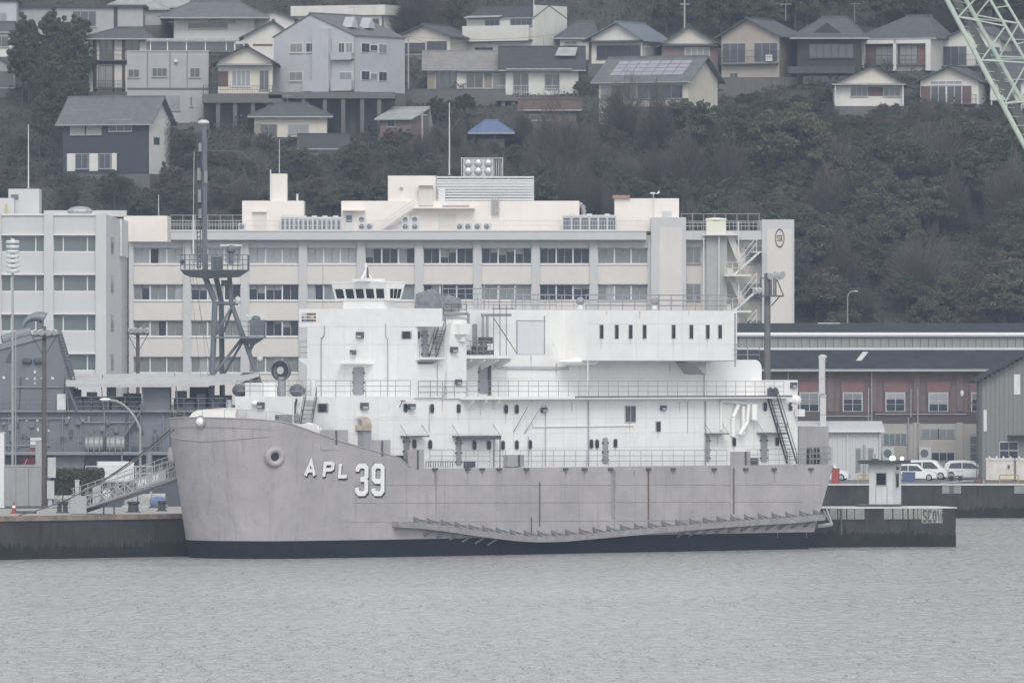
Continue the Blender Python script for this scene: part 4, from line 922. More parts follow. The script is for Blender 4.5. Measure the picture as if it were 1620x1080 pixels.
for px, py in ((12,536),(22,533),(32,530),(40,528)):
    c = W(px, py, 4); MB().lathe([(.55,-.6),(.62,0),(.55,.6)], c, (1,.2,.3), 12).build('exhaust_pipe', NAVYL, WS)
# ladder rungs up the after slope of the funnel
mb = MB(); p, q = W(95, 530, 1.7), W(122, 625, 1.7)
for s_ in (-.25, .25): mb.tube(p + Vector((s_,0,0)), q + Vector((s_,0,0)), .05, 4)
for i in range(20): c = p.lerp(q, i/19); mb.tube(c + Vector((-.25,0,0)), c + Vector((.25,0,0)), .06, 4)
mb.build('funnel_ladder', NAVY2, WS)
# white fittings on the sides
WF = mat('naval fitting white', (.62,.63,.63), .5, .1, 2)
for x, y, w, h in ((6,597,4,4),(55,588,3,5),(55,599,3,4),(55,606,2,4),(83,598,4,4),(43,599,4,2),(66,598,3,2)): wbox('wall_fitting', x-w/2, x+w/2, y-h/2, y+h/2, 1.9, 2.02, WF, fn)
for x, y, w, h in ((42,665,3,2),(59,665,4,3),(60,679,3,5),(77,681,3,4),(32,720,7,5),(109,660,3,2)): wbox('wall_fitting', x-w/2, x+w/2, y-h/2, y+h/2, 1.5, 1.62, WF)
wbox('notice_board', 48, 65, 692, 707, 1.45, 1.6, WF); wbox('notice_mark', 57, 61, 697, 702, 1.4, 1.46, mat('notice red', (.3,.05,.05), .6))
MB().lathe([(1.15,0),(1.15,.1)], W(51, 727, .9), (0,-1,0), 18).build('red_disc', mat('naval red', (.22,.05,.06), .6), WS)
for x in (40, 46, 58, 63): MB().ball(W(x, 571, 1.8), .33, 8, 6).build('horn', NAVY2, WS)
# second tier behind the awnings: dark machinery and a plain block
wbox('midship_block', 225, 268, 607, 650, 1.4, 8); wbox('winch_house', 195, 222, 622, 650, 4, 7, NAVY2); wbox('boat_gear', 128, 196, 627, 650, 5, 8, NAVY2)
wbox('control_cabinet', 90, 104, 623, 648, 1.3, 2, WF)
for x in (112, 124, 138, 152, 168, 182): wbox('reel', x-5, x+5, 631, 649, 1.6, 2.6, NAVY2)
wbox('equipment_dark', 275, 300, 630, 660, 4, 7, NAVY2); wbox('equipment_dark', 300, 330, 612, 650, 6, 9, NAVY2); wbox('equipment_dark', 335, 366, 625, 660, 5, 8, NAVY2); wbox('cabinet', 358, 366, 632, 645, 2.0, 3.0, WF)
# awnings: sloping canvas with peaks, on posts
def awning(pts, name='awning'):
    mb = MB(); n = len(pts); lo = [W(x, y, -.2) for x, y, _ in pts]; hi = [W(x, y2, 4.5) for x, _, y2 in pts]
    mb.grid([[p for p in lo], [p for p in hi]]); bk = [Vector((p.x, 8, p.z-.4)) for p in hi]; mb.grid([hi, bk])
    mb.grid([[p - Vector((0,0,.35)) for p in lo], lo]); mb.build(name, AWN, WS)
awning([(104,606,594),(140,607,593),(162,607,592)]); awning([(163,607,592),(200,607,591),(240,607,590),(276,607,589)]); awning([(277,606,590),(330,605,591),(375,602,591),(410,590,588)])
mb = MB(); a = W(370, 606, 3); mb.add([W(366,606,1), W(416,606,1), W(400,589,4), W(385,589,4)], [(0,1,2,3)]); mb.build('dark_awning_end', NAVY2, WS)
for px in (104, 160, 224, 278, 372): mb = MB(); mb.tube(W(px, 607, 0), W(px+4, 650, .8), .06, 5); mb.build('awning_post', NAVYL, WS)
mb = MB(); mb.tube(W(104, 605, 0), W(122, 650, .8), .09, 5); mb.build('awning_strut', NAVYL, WS)
for nm, pts, hh_ in (('railing', [(118,650),(224,650)], 1.5), ('railing', [(268,652),(360,652)], 1.5), ('railing', [(80,713),(190,713)], 1.6), ('railing', [(205,713),(266,713)], 1.6)):
    mb = MB(); railing(mb, [W(x, y, .8 if y < 700 else -.2) for x, y in pts], hh_, .035, 3, 1.6); mb.build(nm, NAVYL, WS)
# life-raft canisters
RAFT = mat('raft canister grey', (.30,.32,.33), .4, .15, 2)
for px in (149, 183):
    c = W(px, 702, .2); cn = MB().lathe([(.5,-1.0),(.78,-.9),(.82,-.1),(.86,0),(.82,.1),(.78,.9),(.5,1.0)], c, (1,0,0), 14).build('life_raft', RAFT, WS)
    for dx in (-.6, 0, .6): piece('raft_strap', NAVYL, cn, c.x+dx-.05, c.x+dx+.05, c.y-.9, c.y+.3, c.z-1.0, c.z+.86)
ladder(WS, 'ladder', W(196, 690, .9), W(222, 652, .9), (0,1,0), .9, NAVYL, 8, .05)
mb = MB(); mb.tube(W(165,650,.5), W(165,714,.5), .06, 5); mb.build('stanchion', NAVYL, WS); mb = MB(); mb.tube(W(236,714,-.2), W(236,770,-.2), .35, 8); mb.build('stanchion', NAVYL, WS)
mb = MB(); mb.tube(W(193,716,-.2), W(193,742,-.2), .12, 6); mb.build('stanchion', NAVYL, WS)
wbox('side_door', 241, 252, 688, 712, 1.5, 1.6, NAVY2); wbox('vent_box', 95, 104, 743, 757, .3, 1, NAVYL)
# tripod mast
MM = mat('mast grey', (.13,.145,.165), .5, .12, .8, streak=.2, dirt=(.12,.12,.13))
def mt(pts, r, name, d=(0,0), m=MM, n=8): MB().path([W(x, y, d_) for (x, y), d_ in zip(pts, np.linspace(d[0], d[1], len(pts)))], r, n).build(name, m, WS)
mt([(334,650),(340,476),(323,435)], .33, 'mast_leg', (4,4)); mt([(352,650),(350,476),(342,440)], .31, 'mast_leg', (8,7)); mt([(411,605),(366,480),(363,436)], .27, 'mast_leg', (5,5))
mt([(340,480),(376,480)], .2, 'mast_crosspiece', (4.5,5)); mt([(340,590),(384,534)], .16, 'mast_brace', (4.5,5)); mt([(350,600),(386,536)], .14, 'mast_brace', (7,5)); mt([(342,528),(366,486)], .14, 'mast_brace', (4.5,5)); mt([(352,530),(368,486)], .12, 'mast_brace', (7,5)); mt([(405,535),(392,560)], .2, 'platform_strut', (5,5))
# main mast platform
a, b = W(287,430,0), W(394,426,0)
mb = MB(); zt_ = W(0,427,5).z
mb.add([(W(286,0,5).x, 2.5, zt_), (W(330,0,5).x, 1.0, zt_), (W(394,0,5).x, 2.5, zt_), (W(394,0,5).x, 8, zt_), (W(290,0,5).x, 8, zt_), (W(292,0,5).x, 3.2, zt_-.5), (W(330,0,5).x, 2.2, zt_-.95), (W(378,0,5).x, 3, zt_-.75), (W(378,0,5).x, 7, zt_-.75), (W(300,0,5).x, 7, zt_-.75)], [(0,1,2,3,4)[::-1],(5,6,7,8,9),(0,5,6,1),(1,6,7,2),(2,7,8,3),(3,8,9,4),(4,9,5,0)][::1]); mb.build('mast_platform', MM, WS)
mb = MB(); P5 = [(W(287,0,5).x,2.6,zt_),(W(330,0,5).x,1.1,zt_),(W(393,0,5).x,2.6,zt_),(W(393,0,5).x,7.9,zt_)]; railing(mb, P5, 1.6, .04, 3, .55, .05); mb.build('platform_rail', MM, WS)
wbox('platform_cabinet', 334, 352, 406, 426, 3, 5, NAVY2); wbox('platform_cabinet', 350, 362, 443, 452, 4, 5, NAVY2)
# lower platform with radar
zt2 = W(0,532,5).z; mb = MB(); mb.box(W(341,0,5).x, W(420,0,5).x, 3.2, 7.5, zt2-.22, zt2); mb.add([(W(384,0,5).x,4,zt2-.2),(W(418,0,5).x,4,zt2-.2),(W(398,0,5).x,4.6,zt2-1.1),(W(384,0,5).x,6.5,zt2-.2),(W(418,0,5).x,6.5,zt2-.2),(W(398,0,5).x,6,zt2-1.1)], [(0,1,2),(5,4,3),(0,2,5,3),(1,4,5,2),(0,3,4,1)]); mb.build('radar_platform', MM, WS)
mb = MB(); railing(mb, [(W(342,0,5).x,3.3,zt2),(W(419,0,5).x,3.3,zt2),(W(419,0,5).x,7.4,zt2)], 1.6, .035, 3, .9); mb.build('platform_rail', MM, WS)
wbox('radar_pedestal', 395, 418, 506, 531, 4, 6, MM)
def radar(px, py, w):
    c = W(px, py, 5); o = MB().box(c.x-w, c.x+w, c.y-.15, c.y+.15, c.z-.08, c.z+.1).build('radar_scanner', LAMPG, WS); MB().ball((c.x, c.y, c.z-.45), .5, 10, 7).build('radar_motor', MM, WS); MB().tube((c.x, c.y, c.z-2.0), (c.x, c.y, c.z-.4), .28, 8).build('radar_post', MM, WS)
radar(365.5, 388, 1.15); radar(405, 499, 1.05)
# topmast with lattice ladder, dome, aerials, yard
mt([(324,427),(323,200)], .27, 'topmast', (4,4), MM, 10); mt([(326,427),(326,220)], .12, 'topmast_conduit', (3.7,3.7))
mb = MB(); 
for px in (312, 317): mb.tube(W(px, 425, 4), W(px, 215, 4), .06, 4)
for i in range(26): y = 425 - i*8; mb.tube(W(312, y, 4), W(317, y-4, 4), .05, 4)
mb.build('lattice_mast', NAVY2, WS)
for y0, y1, x0_, x1_ in ((300,320,313,318),(266,285,312,317),(330,345,314,319),(226,240,314,319),(270,290,323,328)): wbox('aerial_box', x0_, x1_, y0, y1, 3.4, 4.4, NAVYL)
MB().lathe([(.5,0),(.6,.1),(.55,.3),(.3,.42)], W(322, 196, 4), (0,0,1), 14).build('mast_dome', WF, WS)
mb = MB(); mb.tube(W(316,203,4), W(326,204,4), .1, 5); mb.tube(W(327,222,4), W(332,214,4), .06, 5); mb.tube(W(306,238,4), W(321,238,4), .04, 4); mb.tube(W(316,238,4), W(388,240,5), .035, 4); mb.build('yard', MM, WS)
mt([(306,340),(306,425)], .1, 'aerial', (4,4), LAMPG, 6); mt([(306,340),(307,240)], .03, 'aerial_tip', (4,4), LAMPG, 4); mt([(292,390),(292,425)], .06, 'platform_post', (3,3)); MB().ball(W(288, 414, 3), .28, 8, 6).build('signal_lamp', NAVY2, WS)
piece('pennant', mat('pennant yellow', (.45,.35,.1), .8), WS, W(316,0,4).x, W(318.5,0,4).x, 3.9, 3.95, W(0,285,4).z, W(0,272,4).z)
MB().ball(W(376, 475, 5), .35, 10, 8, (1,1,1.3)).build('radome', LAMPG, WS); MB().ball(W(411, 567, 5), .35, 10, 8).build('radome', LAMPG, WS)
wbox('lamp_bracket', 396, 410, 570, 574, 4.8, 5.4, MM)
mb = MB()
for (x0_, y0), (x1_, y1) in (((300,432),(318,600)),((304,434),(340,600)),((310,434),(330,600))): mb.tube(W(x0_, y0, 3), W(x1_, y1, 3), .02, 3)
mb.build('halyard', NAVY2, WS)

# clutter on the naval ship: pipes, cabinets, hatches, fire boxes, lockers
rw = random.Random(5)
for i in range(46):
    x = rw.uniform(-5, 262); y = rw.choice([rw.uniform(656, 700), rw.uniform(722, 765), rw.uniform(656, 705)]); w = rw.uniform(2.5, 8); h_ = rw.uniform(3, 12)
    if y > 715: wbox('locker', x, x+w, y, y+h_, .55, 1.02, rw.choice([NAVYL, NAVY, NAVY2]))
    else: wbox('wall_cabinet', x, x+w, y, y+h_, 1.2, 1.62, rw.choice([NAVYL, NAVY2, NAVY, NAVY2]))
for x, y0, y1 in ((14,655,712),(28,655,712),(74,655,710),(99,655,712),(128,655,700),(205,655,712),(222,655,712),(258,655,712)): MB().tube(W(x, y1, 1.45), W(x, y0, 1.45), .09, 6).build('wall_pipe', NAVYL, WS)
for y, x0_, x1_ in ((662,-10,110),(668,120,215),(704,-10,80),(612,20,100)): MB().tube(W(x0_, y, 1.4 if y > 650 else 1.85), W(x1_, y, 1.4 if y > 650 else 1.85), .07, 6).build('wall_pipe', NAVYL, WS)
for x in (30, 66, 100): MB().tube(W(x, 650, 1.9), W(x+3, 596, 1.9), .06, 6).build('casing_pipe', NAVY2, WS)
mb = MB(); railing(mb, [W(-20, 650, .8), W(86, 650, .8)], 1.4, .035, 3, 1.4); mb.build('railing', NAVYL, WS)
mb = MB(); railing(mb, [W(-20, 713, -.2), W(70, 713, -.2)], 1.6, .035, 3, 1.4); mb.build('railing', NAVYL, WS)
for x, y, w, h_ in ((118,616,20,34),(145,620,16,30),(176,612,14,38),(286,618,18,34),(318,622,14,30),(346,628,12,26)): wbox('deck_machinery', x-w/2, x+w/2, y, y+h_, 3.2, 4.6, rw.choice([NAVY2, NAVY]))
for x in (128, 158, 190, 210, 300, 340): MB().lathe([(.5,-.35),(.62,0),(.5,.35)], W(x, 641, 2.2), (0,1,.1), 12).build('cable_reel', NAVY2, WS)
# ================================================================ office blocks behind the warship
OFC = mat('office cream tile', (.60,.575,.54), .7, .05, .3, streak=.16, dirt=(.44,.42,.40), zs=.1)
OFG = mat('office grey render', (.50,.50,.505), .7, .05, .3, streak=.22, dirt=(.38,.38,.38), zs=.1)
OFW = mat('office white tile', (.66,.655,.65), .6, .04, .3, streak=.1, dirt=(.5,.5,.5))
OFP = mat('penthouse cream paint', (.74,.69,.64), .7, .05, .4, streak=.2, dirt=(.5,.46,.43), zs=.15)
FRW = mat('white window frame', (.62,.63,.63), .5, .05, 2)
GLD = mat('office glass dark', (.035,.045,.06), .2, .3, .35, spec=.25); GLM = glass('office glass with blind', (.19,.205,.21), .35); GLC = glass('office glass with curtain', (.33,.34,.36), .3); GLT = glass('office glass teal grey', (.115,.145,.155), .2)
AC = mat('air unit grey', (.52,.53,.53), .6, .1, 2); ACD = mat('air unit fins dark', (.13,.14,.16), .6, .2, 4)
OY = 1300.0
OB = empty('office_block', (0, OY, ZQ), 0, label='long cream office block with rows of windows behind the ships', cat='building')
def O(px): return wx(px, OY)
def OZ(py): return wz(py, OY) - ZQ
def obx(name, x0, x1, y0, y1, d0, d1, m, parent=None): return MB().box(O(x0), O(x1), d0, d1, OZ(y1), OZ(y0)).build(name, m, parent or OB)
obx('wall_core', 205, 1085, 372, 760, .6, 22, OFC)
PIL = [(204,211),(290,302),(381,393.5),(473,485.5),(565,577.5),(656.5,669.5),(749,761.5),(841,853.5),(933,945.5),(1025,1030)]
for a, b in PIL: obx('pillar', a, b, 379, 760, -.35, .6, OFG)
ROWS = [392, 449.5, 506.5, 564]
for a, b in zip(PIL[:-1], PIL[1:]):
    x0, x1 = a[1], b[0]
    obx('lintel', x0, x1, 379, 392, .0, .6, OFG)
    for r_, y in enumerate(ROWS):
        obx('spandrel', x0, x1, y+26, (ROWS[r_+1] if r_ < 3 else 640), -.08, .6, OFC)
        z0, z1 = OZ(y+26), OZ(y); X0, X1 = O(x0), O(x1)
        wn_ = MB()
        for k in range(4):
            xx = X0 + (X1-X0)*k/3; wn_.box(xx-.09, xx+.09, .3, .44, z0, z1)
        wn_.box(X0, X1, .28, .45, z0, z0+.14); wn_.box(X0, X1, .3, .45, z1-.1, z1); wn_.box(X0, X1, -.2, .3, z0-.1, z0-.005)
        w_ = wn_.build('window', FRW, OB)
        bay = PIL.index(a)
        style = {0:[GLC,GLM,GLM,GLM], 1:[GLC,GLD,GLM,GLM], 2:[GLC,GLD,GLD,GLM], 3:[GLC,GLM,GLM,GLM], 4:[GLD,GLM,GLM,GLM], 5:[GLD,GLD,GLD,GLM], 6:[GLD,GLM,GLM,GLM], 7:[GLD,GLD,GLM,GLM], 8:[GLM,GLM,GLM,GLM]}[bay][r_]
        for k in range(6):
            m_ = style
            if random.random() < .16: m_ = random.choice([GLD, GLM, GLC])
            p0, p1 = X0 + (X1-X0)*k/6 + .06, X0 + (X1-X0)*(k+1)/6 - .04
            piece('pane', m_, w_, p0, p1, .41, .5, z0+.12, z1-.08)
            if m_ is GLD and random.random() < .45:
                bl = random.uniform(.25, .65); piece('blind', GLM, w_, p0+.03, p1-.03, .395, .408, z0+.12+(z1-z0)*(1-bl), z1-.09)
# roof ledge and parapet
obx('roof_ledge', 205, 1022, 364.5, 379.5, -1.6, 22, OFG); MB().box(O(204), O(1023), -1.7, -1.5, OZ(366), OZ(364)).build('ledge_cap', OFW, OB)
mb = MB(); railing(mb, [(O(210), -1.2, OZ(364.5)), (O(1022), -1.2, OZ(364.5))], 1.25, .03, 2, .38, .018); mb.build('roof_railing', LAMPG, OB)
mb = MB(); railing(mb, [(O(262), 18, OZ(364.5)), (O(382), 18, OZ(364.5))], 2.2, .05, 2, 1.6); mb.build('roof_fence', GALV, OB)
# rooftop houses
def roofhouse(name, x0, x1, y0, d0, d1, m=OFP): return obx(name, x0, x1, y0, 365.5, d0, d1, m)
ph = roofhouse('penthouse', 382, 480, 317, 3, 12); obx('chimney', 427, 453, 274, 317.5, 4, 8, OFP); obx('penthouse_door', 400, 420, 334, 364.5, 2.9, 3.02, OFC, ph); obx('penthouse_door_hood', 398, 421, 333, 335, 2.5, 3.01, OFP, ph)
obx('chimney_pipe', 426, 428, 268, 316, 3.7, 3.95, LAMPG); piece('roof_pipe', LAMPG, OB, O(468), O(471), 3.4, 3.6, OZ(317), OZ(306))
mh = roofhouse('plant_house', 539, 917, 317, 4, 16); obx('plant_house_upper', 613, 690, 277, 318, 4.6, 15, OFP); obx('plant_core', 690, 845, 282, 318, 6.5, 15, OFG)
for k in range(9):
    obx('louvre_slat', 689, 845, 278 + k*4.4, 280.6 + k*4.4, 4.6, 4.9, FRW)
for x in (690, 728, 766, 805, 844): obx('louvre_post', x-.6, x+.6, 278, 318, 4.95, 5.1, FRW)
obx('upper_door', 662, 685, 293, 324, 3.75, 4.0, OFC); obx('upper_door_hood', 660, 686, 291, 293, 3.2, 4.0, OFP); obx('upper_landing', 654, 751, 327, 329.5, 2.4, 4.0, OFP); obx('side_panel', 693, 704, 297, 317, 4.4, 4.59, FRW)
for x in (779, 783.5, 788): obx('vent_stack', x-1.3, x+1.3, 311, 339, 3.5, 3.9, GALV)
obx('landing_door', 693, 721, 338, 364.5, 3.9, 4.02, OFC); obx('cable_tray', 700, 742, 324, 326, 3.6, 4.0, GALV); obx('small_vent', 632, 637, 295, 300, 4.5, 4.62, GALV)
st_ = MB(); p, q = Vector((O(602), 3.2, OZ(364))), Vector((O(655), 3.2, OZ(328)))
st_.tube(p + Vector((0,-.4,0)), q + Vector((0,-.4,0)), .12, 4); st_.tube(p + Vector((0,.4,0)), q + Vector((0,.4,0)), .12, 4)
for dz in (1.0, .55): st_.tube(p + Vector((0,-.4,dz)), q + Vector((0,-.4,dz)), .04, 4)
for i in range(6): c = p.lerp(q, i/5); st_.tube(c + Vector((0,-.4,0)), c + Vector((0,-.4,1.0)), .04, 4)
stair = st_.build('roof_stair', FRW, OB)
for i in range(14): c = p.lerp(q, i/14); piece('step', FRW, stair, c.x-.15, c.x+.25, 2.8, 3.6, c.z, c.z+.06)
obx('annex_door', 545, 559, 335, 364, 3.85, 4.02, FRW, mh); obx('annex_window', 547, 556, 340, 351, 3.8, 3.86, ACD, mh); obx('annex_hood', 541, 577, 331, 333, 2.8, 4.01, OFP, mh)
rh = roofhouse('stair_house', 973, 1075, 313, 4, 13); obx('stair_house_cap', 970, 997, 308, 313.2, 3.6, 9, mat('cap brick red', (.34,.20,.16), .7, .15, 1)); obx('stair_house_window', 1048, 1063, 333, 345, 3.9, 4.02, AC, rh); obx('stair_house_recess', 995, 1014, 334, 364, 3.93, 4.02, OFP, rh)
# lift tower, right wing, end wall
obx('lift_tower', 1030, 1085, 344, 760, -1.2, 12, OFG); obx('lift_tower_panel', 1043, 1079, 360, 760, -1.28, -1.2, OFC)
obx('right_wing', 1085, 1206, 366, 760, .4, 20, OFC); obx('right_wing_ledge', 1085, 1206, 365, 379.5, -1.0, 20, OFG)
obx('end_wall', 1205, 1256, 347.5, 760, -1.4, 20, OFG); obx('end_wall_panel', 1213, 1252, 363, 760, -1.48, -1.4, OFC)
mb = MB(); railing(mb, [(O(1085), -.6, OZ(365)), (O(1204), -.6, OZ(365))], 1.2, .03, 2, .5, .02); mb.build('roof_railing', LAMPG, OB); mb = MB(); railing(mb, [(O(1080), 10, OZ(365)), (O(1204), 10, OZ(365))], 2.3, .05, 2, 1.4); mb.build('roof_fence', GALV, OB)
def owin(x0, x1, y0, y1, d, n=2, m=GLC, par=OB):
    w_ = MB(); X0, X1, z0, z1 = O(x0), O(x1), OZ(y1), OZ(y0); w_.box(X0-.06, X1+.06, d-.08, d+.02, z0-.06, z1+.06); w_.box(X0-.12, X1+.12, d-.22, d, z0-.16, z0-.06); o = w_.build('window', GALV, par)
    for k in range(n): piece('pane', m, o, X0+(X1-X0)*k/n+.05, X0+(X1-X0)*(k+1)/n-.05, d-.1, d-.05, z0+.04, z1-.04)
for y in (391, 449, 507): owin(1086, 1108, y, y+25, .4, 2, GLM); owin(1180, 1204, y, y+25, .4, 2, GLM)
# round SSK-style emblem: oval ring with three letters
EM = mat('emblem maroon', (.13,.075,.07), .6); cxp, cyp = O(1233), OZ(377); mb = MB(); a0 = (O(1240)-O(1233), (OZ(363)-OZ(377))); RA = []
for i in range(29):
    t = 2*math.pi*i/28; RA.append([(cxp + a0[0]*k*math.cos(t), -1.53, cyp + a0[1]*k*math.sin(t)) for k in (.9, 1.08)])
mb.grid(RA); em = mb.build('emblem_ring', EM, OB)
for i, ch in enumerate('SSK'):
    mb = MB(); x0 = O(1228.6 + 3.2*i); glyph(mb, ch, lambda x, z, dd: (x0+x, -1.5-dd, OZ(382)+z), .19, .82, .075, .03); mb.build('letter', EM, em)
# steel stair tower with zigzag flights
SX = mat('stair cream steel', (.60,.60,.56), .6, .08, 2)
obx('stair_shaft', 1117, 1150, 372, 760, -1.5, .35, mat('stair shaft grey', (.38,.39,.37), .7, .1, 1, streak=.3, dirt=(.25,.25,.24)))
for x in (1113, 1137, 1168, 1193): 
    if x != 1193: obx('stair_post', x-.8, x+.8, 370 if x != 1168 else 350, 620, -2.2, -2.0, FRW)
for k, y in enumerate((380, 437, 494)):
    p, q = Vector((O(1158), -2.6, OZ(y+56))), Vector((O(1201), -2.6, OZ(y+18)))
    mb = MB(); 
    for s_ in (-.6, .6): mb.prism([(p.x,p.z-.25),(q.x,q.z-.25),(q.x,q.z+.1),(p.x,p.z+.1)], lambda a, kk: (a[0], -2.6+s_+.08*kk, a[1]))
    for dz in (1.3, 2.1): mb.tube(Vector((O(1170), -3.2, OZ(y+54)+dz)), Vector((O(1196), -3.2, OZ(y+21)+dz)), .06, 4)
    mb.tube(Vector((O(1170), -3.2, OZ(y+54))), Vector((O(1170), -3.2, OZ(y+54)+2.1)), .05, 4); mb.tube(Vector((O(1196), -3.2, OZ(y+21))), Vector((O(1196), -3.2, OZ(y+21)+2.1)), .05, 4)
    fl = mb.build('stair_flight', SX, OB)
    for i in range(11): c = p.lerp(q, (i+3)/14); piece('step', SX, fl, c.x-.2, c.x+.25, -3.15, -2.05, c.z, c.z+.07)
    obx('stair_landing', 1145, 1188, y+54, y+57.5, -3.4, -1.4, SX); obx('stair_landing', 1188, 1204, y+18, y+20, -3.0, .3, SX)
    p2, q2 = (O(1147), OZ(y-12)), (O(1178), OZ(y+44)); mb = MB(); mb.py_([p2, (p2[0]+.9, p2[1]), (q2[0]+.2, q2[1]), (q2[0]-.6, q2[1]-.1)], -1.45, -.9); mb.build('stair_stringer', OFC, OB)
    mb = MB(); railing(mb, [(O(1146), -3.3, OZ(y+54)), (O(1170), -3.3, OZ(y+54))], 1.5, .05, 2, 1.0); mb.build('landing_rail', SX, OB)
tk = empty('rooftop_tank', (O(1132.5), OY-1.2, wz(371, OY)), 0, label='pale cream water tank at the head of the office stair tower', cat='tank')
MB().box(-1.25, 1.25, -1.2, 1.2, 0, 1.75).build('body', mat('tank cream', (.70,.70,.60), .6, .06, 1), tk); MB().lathe([(1.3,1.75),(1.42,1.85),(1.3,2.05),(.3,2.15)], (0,0,0), (0,0,1), 20).build('lid', MATS['tank cream'], tk); MB().box(-1.7, 2.8, -1.4, 1.4, -.16, 0).build('platform', SX, tk)
# rooftop machines: chillers and condensers, water tank with bulging panels
def chiller(x0, x1, y0, label, n):
    c = (O((x0+x1)/2), OY+.6, wz(364.5, OY)); U_ = empty('rooftop_chiller', c, 0, label=label, cat='chiller', group='rooftop chillers'); w = O(x1)-O(x0); h = (364.5-y0)*OY/F
    MB().box(-w/2, w/2, 0, 1.8, 0, h).build('casing', AC, U_); MB().box(-w/2-.05, w/2+.05, -.06, 1.86, h, h+.16).build('top', FRW, U_)
    for k in range(n): piece('coil_panel', ACD, U_, -w/2 + w*k/n + .12, -w/2 + w*(k+1)/n - .12, -.05, .01, .15, h-.2)
    for k in range(max(2, n//2)): MB().lathe([(.35,0),(.38,.18),(.3,.2)], (-w/2 + w*(k+.5)/max(2,n//2), .9, h+.14), (0,0,1), 12).build('fan', FRW, U_)
chiller(444, 472, 344, 'rooftop chiller beside the left penthouse', 4); chiller(472, 539, 345, 'wide rooftop chiller between the left penthouse and the plant house', 9); chiller(890, 975, 342, 'white framed rooftop chiller beside the right stair house', 6)
def acunit(px, h, label, stack=1, w=.95):
    U_ = empty('condenser_unit', (O(px), OY-.3, wz(364.5, OY)), 0, label=label, cat='air conditioner', group='condenser units on the office roof')
    for k in range(stack):
        cs = MB().box(-w/2, w/2, 0, .5, k*h+.06, (k+1)*h).build('casing', AC, U_); MB().lathe([(h*.36,-.02),(h*.36,.03)], (-.08, 0, k*h+h*.52), (0,1,0), 14).build('fan_grille', ACD, cs)
    for x in (-w/2+.06, w/2-.12): piece('foot', ACD, U_, x, x+.06, .05, .45, 0, .07)
for px, st2, lb in ((383,1,'lone condenser unit left of the penthouse door'),(573,2,'stacked pair of condensers left of the roof stair'),(585,1,'condenser unit at the foot of the roof stair'),(642,2,'first condenser stack right of the roof stair'),(657,2,'second condenser stack right of the roof stair'),(728,1,'condenser under the plant house landing'),(741,1,'second condenser under the plant house landing'),(756,1,'third condenser along the plant house wall'),(771,1,'fourth condenser along the plant house wall')): acunit(px, .92, lb, st2)
TK = empty('panel_water_tank', (O(760), OY+7, wz(277, OY)), 0, label='silver panel water tank with bulging round panels on the office roof', cat='water tank')
STL = mat('stainless tank steel', (.50,.51,.52), .3, .15, 1.5, metal=.6); w = O(779)-O(731); hT = (277-250)*OY/F
MB().box(-w/2-.3, w/2-.3, 0, 4, 0, hT).build('shell', STL, TK)
for r_ in range(2):
    for k in range(3): MB().ball((-w/2-.3 + w*(k+.5)/3, .05, hT*(.27+.48*r_)), w/6.6, 16, 8, (1,.55,1)).build('bulge', STL, TK)
mb = MB()
for x in (-w/2-.5, w/2+.9): mb.tube((x,-.3,0), (x,-.3,hT+.2), .05, 5)
mb.tube((-w/2-.5,-.3,hT+.1), (w/2+.9,-.3,hT+.1), .05, 5); mb.tube((w/2+.9,-.3,hT), (w/2+.9,2,hT), .05, 5); mb.build('frame', LAMPG, TK)
for k in range(4): MB().tube((w/2-.2+k*.3, .2, 0), (w/2-.2+k*.3, .2, hT-.1), .1, 7).build('pipe', GALV, TK)
# thin roof poles
def flagpole(px, y0, y1, Y, r, label, name='mast_pole'):
    a = at(px, y1, Y); o = empty(name, a, 0, label=label, cat='pole'); MB().tube((0,0,0), (0,0,wz(y0,Y)-a.z), r, 6, r*.6).build('shaft', LAMPG, o); MB().lathe([(r*2.4,0),(r*2.4,.1)], (0,0,0), (0,0,1), 10).build('foot', GALV, o)
flagpole(711, 163, 277, OY+8, .09, 'thin grey pole on the plant house roof left of the panel tank'); flagpole(251, 308, 365, OY+2, .06, 'thin aerial on the roof left of the naval mast'); flagpole(442, 220, 274, OY+5, .05, 'thin aerial above the penthouse chimney')
wv = empty('wind_vane', at(1034, 345, OY+3.5), 0, label='white wind vane on a thin pole on the stair house', cat='wind vane'); hh_ = 38*OY/F
MB().tube((0,0,-1), (0,0,hh_), .05, 6).build('pole', LAMPG, wv); mb = MB(); mb.ball((-.1,0,hh_+.1), .2, 8, 6, (2,.7,.7)); mb.py_([(.3,hh_+.05),(.75,hh_+.5),(.8,hh_+.15),(.5,hh_)], -.03, .03); mb.build('vane', LAMPG, wv)
MB().path([(O(917), 6, OZ(322)), (O(921), 6, OZ(324)), (O(924), 6, OZ(330)), (O(924), 6, OZ(341))], .35, 8).build('exhaust_duct', GALV, OB)

